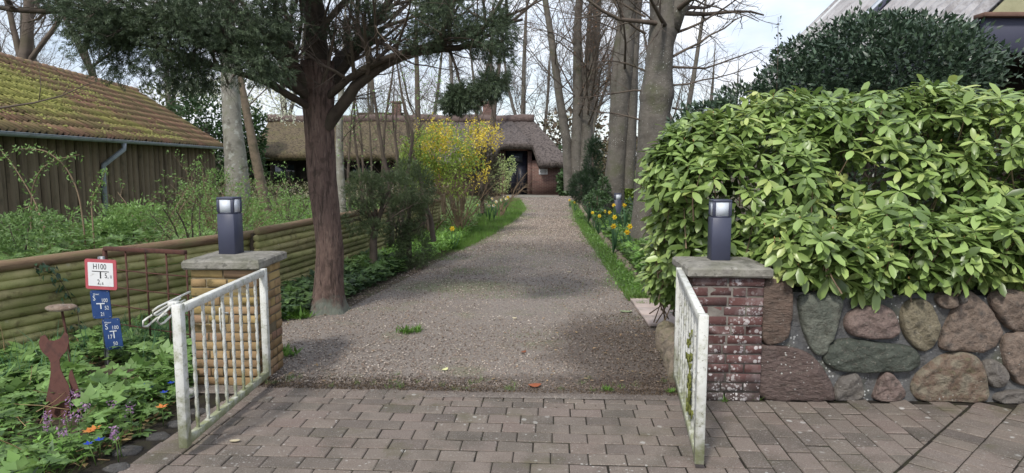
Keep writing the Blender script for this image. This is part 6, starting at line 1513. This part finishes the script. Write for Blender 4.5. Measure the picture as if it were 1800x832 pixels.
twigs(t, (4.6, 8.8, 0), 16, 2.4, .05, bprm, 33, spread=.5, name='stems'); twigs(t, (3.2, 9.2, 0), 9, 1.6, .03, bprm, 34, spread=.55, name='stems')
b = B(); q = at(1367, 120, 8.6); b.tube([q - (0, 0, .6), q, at(1368, 30, 8.6)], [.008, .006, .003], 5); part('shoot', b, m_bark_dark, t)
b = B(); Qd = [at(790, 86, 6.9), at(802, 120, 6.7), at(812, 160, 6.5), at(816, 184, 6.5)]; b.tube(Qd, [.018, .014, .009, .004], 6)
for k_ in range(16):
    p_ = Qd[1 + k_ % 3]; b.tube(bend(p_, unit(1)[0] * (1, 1, .4), .22, 4, .2, -.05, rng), [.005, .004, .003, .002, .001], 4)
part('drooping_twig', b, m_limb, CONIFER)
P = np.array([at(1368 + random.uniform(-6, 6), y_, 8.6) for y_ in np.linspace(32, 110, 26)]); leaves('shoot_leaves', LEAF, L_holly, P, unit(26), .05, t, kind='stuff')

# ================================================================== GROUND COVER
def patch(name, T, mat, poly_fn, n, size, hz, parent=None, tilt=.9, seed=0, drop=None, upf=.6, label=None):
    r_ = np.random.default_rng(seed); P = poly_fn(n, r_); k = len(P)
    D = r_.normal(0, 1, (k, 3)); D[:, 2] = np.abs(r_.normal(0, tilt, k)) * upf
    if name.startswith('bed') and hz < .3:
        kp = ~((P[:, 0] > -3.08 * P[:, 1] / 4.21) & (P[:, 0] < -2.74 * P[:, 1] / 4.21) & (P[:, 1] > 3.75) & (P[:, 1] < 4.24)); P, D = P[kp], D[kp]; k = len(P)
    if name.startswith('bed'):
        q_ = P[:, 0] / P[:, 1]; kp = ~((q_ > -.65) & (q_ < -.575) & (P[:, 1] > 4.75) & (P[:, 1] < 5.35)); P, D = P[kp], D[kp]; k = len(P)
    z = hz * r_.random(k) ** .8
    P = np.column_stack([P, z + .005]); b = B(); scatter(b, T[0], T[1], T[2], P, frames(D), size * r_.uniform(.6, 1.25, k))
    o = part(name, b, mat, parent); o['kind'] = 'stuff'; return o
def poly_pts(poly, bias=0., clump=0., f=3.):
    poly = np.array(poly, float)
    def fn(n, r_):
        lo, hi = poly.min(0), poly.max(0); P = np.empty((0, 2))
        while len(P) < n:
            Q = lo + (hi - lo) * r_.random((n * 2, 2))
            if bias: Q[:, 1] = lo[1] + (hi[1] - lo[1]) * r_.random(n * 2) ** (1 + bias)
            ins = np.zeros(len(Q), bool); j = len(poly) - 1
            for i in range(len(poly)):
                xi, yi = poly[i]; xj, yj = poly[j]
                ins ^= ((yi > Q[:, 1]) != (yj > Q[:, 1])) & (Q[:, 0] < (xj - xi) * (Q[:, 1] - yi) / (yj - yi + 1e-12) + xi); j = i
            Q = Q[ins]
            if clump: Q = Q[lump(np.column_stack([Q, np.zeros(len(Q))]), f) > clump - 1 + .5 * r_.normal(size=len(Q)) * .5]
            P = np.vstack([P, Q])
        return P[:n]
    return fn
BED = [(-4.75, 3.0), (-4.7, 4.4), (-3.3, 7.4), (-2.6, 7.6), (-2.62, 5.2), (-2.34, 4.9), (-2.25, 4.5), (-2.22, 4.0), (-2.32, 3.3), (-2.4, 2.8)]
BED2 = [(-4.75, 3.0), (-4.7, 4.4), (-3.7, 6.0), (-2.8, 6.0), (-2.42, 5.0), (-2.28, 4.6), (-2.3, 3.8), (-2.42, 2.8)]
patch('bed_leaves', COMP, L_mid, poly_pts(BED, clump=.5), 2300, .11, .12, seed=1)
patch('bed_broad_leaves', COMP, L_green, poly_pts(BED2, clump=1.0, f=2.5), 1100, .17, .17, seed=2)
patch('bed_small_leaves', LEAF, L_bright, poly_pts(BED2, clump=.9, f=5), 4200, .045, .13, seed=7)
patch('bed_dark_leaves', LEAF, L_deep, poly_pts(BED, clump=.7, f=4), 2600, .07, .10, seed=3)
patch('bed_litter', QUADL, L_straw, poly_pts(BED), 2600, .05, .02, seed=4, tilt=.15)
def fern(label, x, y, n, L_, seed):
    t = thing('fern', label, 'fern', (x, y, 0), 'ferns by the log fence'); r_ = np.random.default_rng(seed)
    for i in range(n):
        a = i * 2.4 + r_.normal(0, .2); P = bend((x, y, .01), (math.cos(a) * .8, math.sin(a) * .8, 1.), L_ * r_.uniform(.7, 1.1), 9, .03, -.13, r_)
        b = B(); b.tube(P, np.linspace(.003, .001, 10), 4)
        T_ = np.gradient(P, axis=0); T_ /= np.linalg.norm(T_, axis=1, keepdims=True); sd__ = np.cross(T_, (0, 0, 1.)); sd__ /= np.linalg.norm(sd__, axis=1, keepdims=True) + 1e-9
        pp, dd, ss = [], [], []
        for k in np.linspace(1.2, 9, 20):
            j = min(int(k), 8); f_ = k - j; p = P[j] * (1 - f_) + P[j + 1] * f_ if j < 9 else P[9]
            for s_ in (1, -1): pp.append(p); dd.append(sd__[j] * s_ + T_[j] * .45); ss.append(L_ * .30 * math.sin(min(1, (k) / 9.3) * math.pi * .92 + .12) + .01)
        scatter(b, NARROW[0] * (1, 1.6, 1), [], NARROW[2], np.array(pp), frames(np.array(dd)), np.array(ss)); part('frond', b, L_mid, t)
fern('fern spreading at the fence foot left of the metal cat', -3.85, 4.75, 11, .42, 1)
fern('smaller fern at the left frame edge below the fence', -4.15, 4.35, 8, .34, 2)
b = B()
for k_ in range(46):
    g = G(random.uniform(-20, 190), random.uniform(600, 830)); b.tube(bend((g[0], g[1], random.uniform(.02, .12)), (random.gauss(0, 1), random.gauss(0, 1), random.uniform(-.1, .5)), random.uniform(.12, .4), 4, .12, 0, rng), [.003, .003, .0025, .002, .001], 4)
o = part('dead_stems', b, L_straw, None); o['kind'] = 'stuff'
GB = (np.array([(-.012, 0, 0), (.012, 0, 0), (.010, .0, .55), (-.010, .0, .55), (0, .12, 1.)]), [(3, 2, 4)], [(0, 1, 2, 3)])
def grass(name, fn, n, h, mat=L_grass, seed=0, lean=.35, wmul=1., parent=None):
    r_ = np.random.default_rng(seed); P = fn(n, r_)
    if name.startswith('b'): q_ = P[:, 0] / P[:, 1]; P = P[~((q_ > -.65) & (q_ < -.57) & (P[:, 1] > 4.4) & (P[:, 1] < 5.4))]
    k = len(P); a = r_.uniform(0, 6.28, k); ln = r_.normal(0, lean, (k, 2))
    Z = np.column_stack([ln, np.ones(k)]); Z /= np.linalg.norm(Z, axis=1, keepdims=True); X = np.column_stack([np.cos(a), np.sin(a), np.zeros(k)]); X -= Z * (X * Z).sum(1, keepdims=True); X /= np.linalg.norm(X, axis=1, keepdims=True); Yv = np.cross(Z, X)
    hh = h * r_.uniform(.5, 1.3, k); Rm = np.stack([X * wmul, Yv, Z], -1); b = B(); scatter(b, GB[0], GB[1], GB[2], np.column_stack([P, np.zeros(k)]), Rm, hh)
    o = part(name, b, mat, parent); o['kind'] = 'stuff'; return o
grass('bulb_leaves', poly_pts([(-4.4, 4.6), (-3.2, 6.8), (-2.7, 6.4), (-2.9, 5.0), (-3.6, 4.4)], clump=.7, f=4), 900, .30, mat=L_dafl, seed=8, lean=.45, wmul=.8)
grass('bed_grass', poly_pts(BED, clump=.9, f=3.5), 2600, .17, seed=5, lean=.5, wmul=.7)
# strip between fence and drive, dark at the trunk, bright farther on
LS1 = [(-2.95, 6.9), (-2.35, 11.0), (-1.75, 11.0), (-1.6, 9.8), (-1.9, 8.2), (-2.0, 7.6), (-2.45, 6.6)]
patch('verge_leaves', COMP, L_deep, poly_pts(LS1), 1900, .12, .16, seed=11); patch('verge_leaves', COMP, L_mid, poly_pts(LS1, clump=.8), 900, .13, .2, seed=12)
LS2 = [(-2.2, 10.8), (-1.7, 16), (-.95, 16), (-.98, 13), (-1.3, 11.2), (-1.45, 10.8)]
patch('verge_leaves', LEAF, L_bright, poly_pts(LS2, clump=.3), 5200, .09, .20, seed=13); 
LS3 = [(-1.4, 12.6), (-1.3, 18), (-.8, 26), (-.4, 30), (.35, 30), (.5, 23), (.08, 18.7), (-.5, 14.5), (-.95, 12.6)]
grass('verge_grass', poly_pts(LS3, bias=.6), 21000, .12, seed=14, wmul=1.6)
patch('verge_leaves', LEAF, L_green, poly_pts([(-1.9, 16), (-1.2, 26), (-.8, 26), (-.9, 16)]), 2600, .14, .35, seed=15)
grass('drive_grass', poly_pts([(-1.5, 8), (-1.2, 12), (-.3, 24), (2.2, 24), (1.5, 12), (1.4, 8)], clump=1.5, f=1.5, bias=.3), 5200, .035, seed=16, wmul=2.2, lean=.8)
grass('drive_grass', poly_pts([(-.95, 9.4), (-.9, 10.4), (.05, 10.6), (-.1, 9.6)], clump=.9, f=4), 1300, .03, seed=17, wmul=2.2, lean=.8)
for q_, (px_, py_, w_, h_, n_) in enumerate(((660, 512, .5, .25, 260), (760, 508, .5, .25, 300), (850, 500, .3, .2, 160), (930, 590, .35, .2, 150), (975, 545, .3, .3, 160), (1020, 470, .3, .5, 200), (870, 455, .4, .5, 240), (1105, 560, .2, .15, 90), (640, 545, .3, .15, 110))):
    g = G(px_, py_); grass('drive_grass', (lambda g, w_, h_: (lambda n, r_: g[:2] + r_.normal(0, .5, (n, 2)) * (w_, h_)))(g, w_, h_), n_, .034, seed=200 + q_, wmul=1.6, lean=1.)
def along(poly, sig, y0, y1, shift=0.):
    poly = np.array(poly)
    def fn(n, r_):
        y_ = y0 + (y1 - y0) * r_.random(n) ** 1.4; x_ = np.interp(y_, poly[:, 1], poly[:, 0]) + shift; P = np.column_stack([x_ + r_.normal(0, sig, n) * (.7 + .5 * np.sin(y_ * 2.3)), y_])
        return P[lump(np.column_stack([P, P[:, :1] * 0]), 2.6) > -.35]
    return fn
grass('drive_edge_grass', along(DL, .26, 11.2, 29), 9500, .06, seed=18, wmul=1.5, lean=.7)
grass('drive_edge_grass', along(DR, .16, 7.6, 28, -.05), 7500, .07, seed=19, wmul=1.4, lean=.7)
patch('verge_leaves', LEAF, L_bright, along(DR, .14, 7.8, 22, .10), 2600, .055, .07, seed=20)
# right bed: grass verge inside the cobbles, groundcover outside
RS1 = [(1.38, 7.9), (1.42, 9.5), (1.5, 12), (1.72, 18), (2.4, 28), (2.7, 28), (2.15, 18), (1.85, 12), (1.75, 9.2), (1.66, 7.9)]
grass('verge_grass', poly_pts(RS1, bias=.7), 11000, .11, seed=21, wmul=1.3); patch('verge_leaves', LEAF, L_mid, poly_pts(RS1, bias=.6), 2600, .06, .07, seed=22)
RS2 = [(1.72, 8.1), (1.85, 12), (2.15, 18), (3.9, 18), (3.4, 12), (2.6, 8.3)]
patch('flower_bed_leaves', COMP, L_mid, poly_pts(RS2, bias=.5), 4200, .14, .30, seed=23); patch('flower_bed_leaves', COMP, L_bright, poly_pts(RS2, bias=.5, clump=.7), 2400, .13, .32, seed=24)
patch('flower_bed_leaves', LEAF, L_deep, poly_pts([(2.0, 15), (2.6, 26), (6, 26), (5, 12)], bias=.4), 7000, .16, .5, seed=25)
patch('bed_leaves', COMP, L_deep, poly_pts([(1.6, 5.3), (1.55, 6.4), (2.6, 6.4), (3.0, 5.3)]), 700, .12, .3, seed=26)
# garden behind the fence
LG = [(-30, 6), (-5.3, 5.2), (-3.25, 8.6), (-2.75, 12), (-2.1, 17), (-4, 28), (-14, 32), (-30, 32)]
patch('garden_groundcover', LEAF, L_bright, poly_pts([(-5.4, 5.0), (-3.3, 8.6), (-2.8, 12), (-2.2, 17), (-4, 26), (-11, 26), (-9, 12), (-7.5, 6)], bias=.9, clump=.35, f=1.4), 22000, .11, .28, seed=31)
patch('garden_groundcover', COMP, L_green, poly_pts([(-5.4, 5.0), (-3.3, 8.6), (-4.2, 12), (-9.2, 13), (-7.8, 6)], bias=.6, clump=.3, f=2.), 3600, .17, .42, seed=32)
patch('garden_groundcover', COMP, L_mid, poly_pts([(-9.5, 6.0), (-5.5, 5.4), (-4.4, 9), (-7.5, 12), (-9.5, 12)], bias=.3), 3400, .16, .75, seed=33)
grass('dry_stems', poly_pts([(-7, 6.5), (-4.8, 6.6), (-4.3, 8.5), (-7, 9)], clump=.9), 1500, .55, mat=L_straw, seed=34, lean=.6, wmul=.22)
patch('garden_groundcover', LEAF, leafmat('brown_undergrowth', [srgb(84, 72, 56), srgb(104, 108, 68), srgb(120, 92, 76)], trans=.1), poly_pts([(-12, 20), (-2.6, 18), (-2.8, 31), (-14, 31)], clump=.3, f=1.), 7000, .16, .8, seed=35)
patch('far_lawn_tufts', QUADL, L_green, poly_pts([(3.0, 24), (5, 32), (30, 60), (20, 20)]), 4000, .2, .3, seed=36)
# a woodland edge closes the horizon
r_ = np.random.default_rng(77); N = 12000; X = r_.uniform(-75, 75, N); hN = 2.6 + 1.6 * lump(np.column_stack([X, X * 0, X * 0]), .35) + 1.2 * np.sin(X * .9); P = np.column_stack([X, 66 + r_.uniform(-4, 4, N), r_.random(N) * hN])
b = B(); scatter(b, LEAF[0], LEAF[1], [], P, frames(unit(N)), r_.uniform(.6, 1.2, N)); o = part('distant_wood', b, leafmat('distant_scrub', [srgb(74, 70, 58), srgb(96, 92, 74), srgb(84, 94, 62)], trans=.1), None); o['kind'] = 'stuff'

grass('seam_weeds', lambda n, r_: (O2[None] + RX[None] * np.repeat(r_.uniform(-1.9, 1.3, 40), n // 40)[:, None] + FX[None] * np.repeat(np.abs(r_.normal(0, .12, 40)), n // 40)[:, None] + r_.normal(0, .015, (n // 40 * 40, 2))), 1000, .045, seed=55, lean=.8, wmul=.9)
# ------------------------------------------------------------------ ivy on the log fence
t = thing('ivy', 'ivy strand creeping down the longest log fence stretch', 'ivy', (-4.1, 5.6, 0)); LP = []
b = B()
for P in ([(75, 460), (92, 478), (105, 492), (118, 512), (126, 530)], [(60, 470), (80, 478), (100, 470)], [(135, 540), (140, 575), (150, 600), (148, 640)], [(128, 570), (150, 578), (172, 580)]):
    Q = []
    for a, c in P:
        r0 = ray(a, c); kf = 1.93 / 4.1; q = at(a, c, (-4.95 - 4.1 * kf) / (r0[0] / r0[1] - kf) - .06)
        Q.append(q)
    b.tube(Q, .003, 5)
    for i in range(len(Q) - 1):
        for _ in range(7): f_ = rng.random(); LP.append(Q[i] * (1 - f_) + Q[i + 1] * f_ + rng.normal(0, .025, 3) - (0, .02, 0))
part('vine', b, m_bark_dark, t); LP = np.array(LP); leaves('leaves', LEAF, L_ivy, LP, np.tile((0.3, -.3, -.8), (len(LP), 1)), .06, t, jit=.5, kind='stuff', up=(0, -1, .2))

# ------------------------------------------------------------------ flowers
def flower(name, label, cat, group, base, h, pm, lm, kind='daf', s=.045, seed=0):
    r_ = np.random.default_rng(seed); t = thing(name, label, cat, base, group); base = np.array(base, float); top = base + (r_.normal(0, .02), r_.normal(0, .02), h)
    b = B(); b.tube([base, (base + top) / 2 + (.004, 0, 0), top], .003, 5); part('stem', b, lm, t)
    b = B()
    if kind == 'daf':
        face = np.array((r_.normal(0, .5), -1, r_.normal(.1, .2))); face /= np.linalg.norm(face); u_ = np.cross(face, (0, 0, 1)); u_ /= np.linalg.norm(u_); v_ = np.cross(face, u_)
        D = np.array([u_ * math.cos(a) + v_ * math.sin(a) for a in np.arange(6) * math.pi / 3]); Z = np.tile(face, (6, 1)); Yv = np.cross(Z, D)
        scatter(b, np.array([(0, 0, 0), (.5, .34, .08), (.5, -.34, .08), (1, 0, .0)]), [], [(0, 2, 3, 1)], np.tile(top, (6, 1)), np.stack([D, Yv, Z], -1), np.full(6, s)); part('petals', b, pm, t)
        b = B(); b.tube([top, top + face * s * .35, top + face * s * .8], [s * .2, s * .28, s * .42], 8, cap=False); part('trumpet', b, L_daf, t)
        b = B(); n = 5; P = np.tile(base, (n, 1)); D = r_.normal(0, .28, (n, 3)); D[:, 2] = 1; scatter(b, NARROW[0], [], NARROW[2], P, frames(D, (1, .2, 0)), h * r_.uniform(.8, 1.15, n)); part('leaves', b, L_dafl, t)
    elif kind == 'spike':
        n = 26; z = r_.random(n); P = top[None] + np.column_stack([r_.normal(0, s * .35, n), r_.normal(0, s * .35, n), -z * s * 1.4 + s * .5]); scatter(b, QUADL[0], QUADL[1], [], P, frames(unit(n, r_)), np.full(n, s * .5)); part('petals', b, pm, t)
    else:
        n = 6; D = np.array([(math.cos(a), math.sin(a) * .8 - .2, .35) for a in np.arange(n) * 2 * math.pi / n]); scatter(b, QUADL[0], QUADL[1], [], np.tile(top, (n, 1)), frames(D), np.full(n, s)); part('petals', b, pm, t)
    return t
DY = [(1080, 382, 12.6), (1078, 398, 11.5), (1102, 408, 11.2), (1102, 398, 11.6), (1098, 361, 14.), (1080, 361, 15.), (1062, 372, 15.5), (1054, 380, 14.8), (1044, 374, 16.), (1038, 352, 18.), (1002, 352, 24.), (1010, 356, 22), (1072, 374, 13.6), (1034, 358, 17.)]
DL_ = ['largest yellow daffodil low in the bed, directly below the bollard light', 'yellow daffodil second below the bollard light', 'lowest yellow daffodil beside the beech foot, near the rhododendron', 'yellow daffodil touching just above the lowest one', 'yellow daffodil immediately right of the bollard light head', 'yellow daffodil immediately left of the bollard light', 'yellow daffodil left of the bollard light, half a step away', 'small yellow daffodil low left of the bollard light', 'small yellow daffodil at the cobble edge left of the bollard light', 'yellow daffodil before the glossy evergreen bush', 'farthest yellow daffodil near the end of the drive', 'second farthest yellow daffodil by the low rounded evergreen', 'yellow daffodil between bollard light and the largest daffodil', 'yellow daffodil between the rounded evergreen and the bollard light']
for i, ((px, py, Y), lab) in enumerate(zip(DY, DL_)):
    q = at(px, py, Y); h = max(.22, min(.5, q[2])); flower('daffodil', lab, 'daffodil', 'yellow daffodils in the right bed', (q[0], Y, q[2] - h), h, L_daf, L_dafl, s=.058 if i < 5 else .048, seed=i)
NL = ['leftmost white narcissus but one in the drift on the left verge', 'white narcissus in front of the dark conifer bush', 'white narcissus upper middle of the drift on the left verge', 'white narcissus middle of the drift, below the budding shrub', 'white narcissus at the foot of the budding shrub', 'lowest white narcissus, nearest the camera in the drift', 'white narcissus at the right end of the drift', 'leftmost white narcissus beside the forsythia stems', 'second lowest white narcissus of the drift', 'farthest white narcissus, close to the house door']
for i, (px, py, Y) in enumerate([(848, 352, 17.5), (856, 356, 17.4), (864, 350, 20), (872, 355, 19.5), (880, 352, 21), (860, 362, 17.6), (890, 350, 22), (842, 360, 18), (868, 362, 18.2), (884, 347, 23)]):
    q = at(px, py, Y); flower('narcissus', NL[i], 'narcissus', 'white narcissi on the left verge', (q[0], Y, max(0, q[2] - .4)), max(.3, q[2] - max(0, q[2] - .4)), L_dafw, L_dafl, s=.055, seed=40 + i)
q = at(797, 402, 12.6); flower('daffodil', 'single yellow daffodil on the left verge below the forsythia', 'daffodil', 'daffodils on the left verge', (q[0], 12.6, 0), q[2], L_daf, L_dafl, s=.06, seed=60)
q = at(893, 346, 24); flower('daffodil', 'distant yellow daffodil among the white narcissi', 'daffodil', 'daffodils on the left verge', (q[0], 24, 0), .4, L_daf, L_dafl, s=.07, seed=61)
PU = [(122, 704, 'biggest purple tuft beside the metal cat tail'), (138, 698, 'purple flower tuft right below the metal cat tail'), (150, 712, 'purple tuft at the right end of the cluster by the cat'), (134, 722, 'purple tuft lowest in the cluster by the cat'), (121, 731, 'purple tuft touching the cat base on its right'), (95, 728, 'purple tuft in front of the cat base'), (184, 715, 'lone purple tuft between the cat and the gate'), (228, 717, 'purple tuft nearest the open gate leaf'), (145, 688, 'highest purple tuft behind the cat tail'), (205, 760, 'purple tuft right of the orange flower'), (211, 752, 'second purple tuft right of the orange flower'), (104, 762, 'small purple tuft left of the orange flower'), (76, 748, 'leftmost purple tuft, left below the metal cat')]
for i, (px, py, lab) in enumerate(PU):
    g = G(px, py, .17); flower('corydalis', lab, 'flower', 'purple corydalis in the bed', (g[0], g[1], 0), .17, L_purple, L_green, 'spike', .042, i)
for i, (px, py, lab) in enumerate([(263, 682, 'blue flower nearest the gate bars, highest'), (255, 677, 'blue flower just left of its highest neighbour'), (289, 690, 'blue flower seen through the gate end'), (172, 768, 'blue flower below the orange flower'), (305, 674, 'blue flower right of the gate stile'), (166, 778, 'second blue flower below the orange one')]):
    g = G(px, py, .13); flower('scilla', lab, 'flower', 'small blue flowers in the bed', (g[0], g[1], 0), .13, L_scilla, L_green, 'star', .03, i)
for i, (px, py, lab) in enumerate([(166, 755, 'larger orange flower low in the bed below the cat'), (152, 762, 'smaller orange flower left of the larger one'), (285, 716, 'pale orange flower near the gate stile')]):
    g = G(px, py, .12); flower('primrose', lab, 'flower', 'orange flowers in the bed', (g[0], g[1], 0), .12, L_orange, L_green, 'star', .042, i)
# fallen leaves and small litter
def fallen(label, px, py, s, mat, ang, curl=.02, name='fallen_leaf'):
    g = G(px, py); b = B(); n = 10; V = [(g[0], g[1], .006 + curl)]
    for i in range(n):
        a = i / n * 6.283; x, y_ = math.cos(a) * s, math.sin(a) * s * .55; V.append((g[0] + x * math.cos(ang) - y_ * math.sin(ang), g[1] + x * math.sin(ang) + y_ * math.cos(ang), .012 + curl * abs(math.cos(a)) * .6))
    b.add(V, [(0, 1 + i, 1 + (i + 1) % n) for i in range(n)]); V2 = [(x, y, z - .002) for x, y, z in V]; b.add(V2, [(0, 1 + (i + 1) % n, 1 + i) for i in range(n)])
    return tag(part(name, b, mat, None), label, 'leaf', 'fallen leaves')
L_fy = leafmat('pale_yellow_fallen', [srgb(196, 196, 132), srgb(206, 204, 146)], trans=0); L_fb = leafmat('brown_fallen', [srgb(122, 68, 44), srgb(148, 86, 56)], trans=0); L_fp = leafmat('pale_fallen', [srgb(170, 158, 128), srgb(190, 178, 150)], trans=0)
fallen('pale yellow fallen leaf on the gravel near the paving', 782, 653, .035, L_fy, 1.0)
fallen('crumpled red-brown leaf at the edge of paving and gravel', 940, 682, .05, L_fb, .2, .03); fallen('pale oval leaf or pebble flat on the pavers by the left gate', 413, 778, .03, L_fp, .1, .004)
fallen('greenish leaf lying by the pink slabs', 1100, 550, .07, leafmat('green_fallen', [srgb(120, 132, 96), srgb(140, 150, 112)], trans=0), -.2, .02); fallen('small brown leaf on the gravel right of centre', 920, 622, .03, L_fb, .8)
fallen('thin pale leaf on the gravel left of the slabs', 1000, 480, .04, L_fp, .3); fallen('pale leaf on the gravel at the far left of the drive middle', 905, 562, .03, L_fp, -.5)
r_ = np.random.default_rng(99); N = 420; y = 4.9 + 8 * r_.random(N) ** 1.6; xl, xr = inside_drive(y); x = xl + (xr - xl) * np.where(r_.random(N) < .5, 1 - r_.random(N) ** 2 * .3, r_.random(N))
k = x < xr - .1; b = B(); scatter(b, QUADL[0], QUADL[1], [], np.column_stack([x, y, np.full(N, .012)])[k], frames(np.column_stack([r_.normal(size=(N, 2)), np.full(N, .1)])[k]), r_.uniform(.02, .05, k.sum())); o = part('leaf_litter', b, L_straw, None); o['kind'] = 'stuff'
# tufts at the joints
for i, (px, py, s) in enumerate([(715, 585, .10), (735, 583, .08), (505, 625, .12), (1322, 702, .06), (1270, 704, .05), (1068, 686, .05), (1180, 690, .04), (530, 560, .14), (505, 560, .16)]):
    g = G(px, py); lab = ['grass tuft in the middle of the gravel drive', 'grass tuft just right of the mid-drive tuft', 'leafy weed at the rear corner of the yellow pillar', 'green weed at the right foot of the red pillar', 'tiny weed at the front foot of the red pillar', 'tiny weed in the joint of paving and gravel', 'tiny weed beside the right gate leaf', 'tall weed clump in front of the conifer trunk', 'weed clump between pillar and conifer trunk'][i]
    r_ = np.random.default_rng(i); n = 60; t = thing('weed', lab, 'weed', g, 'small weeds'); D = r_.normal(0, .8, (n, 3)); D[:, 2] = r_.uniform(.2, 1.2, n); b = B(); scatter(b, NARROW[0], [], NARROW[2], np.tile(g, (n, 1)) + r_.normal(0, s * .3, (n, 3)) * (1, 1, 0), frames(D), s * r_.uniform(.5, 1.2, n)); part('blades', b, L_grass, t)
g = G(330, 700); b = B(); pebble(b, (g[0] - .02, g[1] + .03, .03), (.06, .05, .045), 5); tag(part('white_stone', b, SM['white'], None, smooth=True), 'white stone lying in the bed behind the gate bars', 'stone')
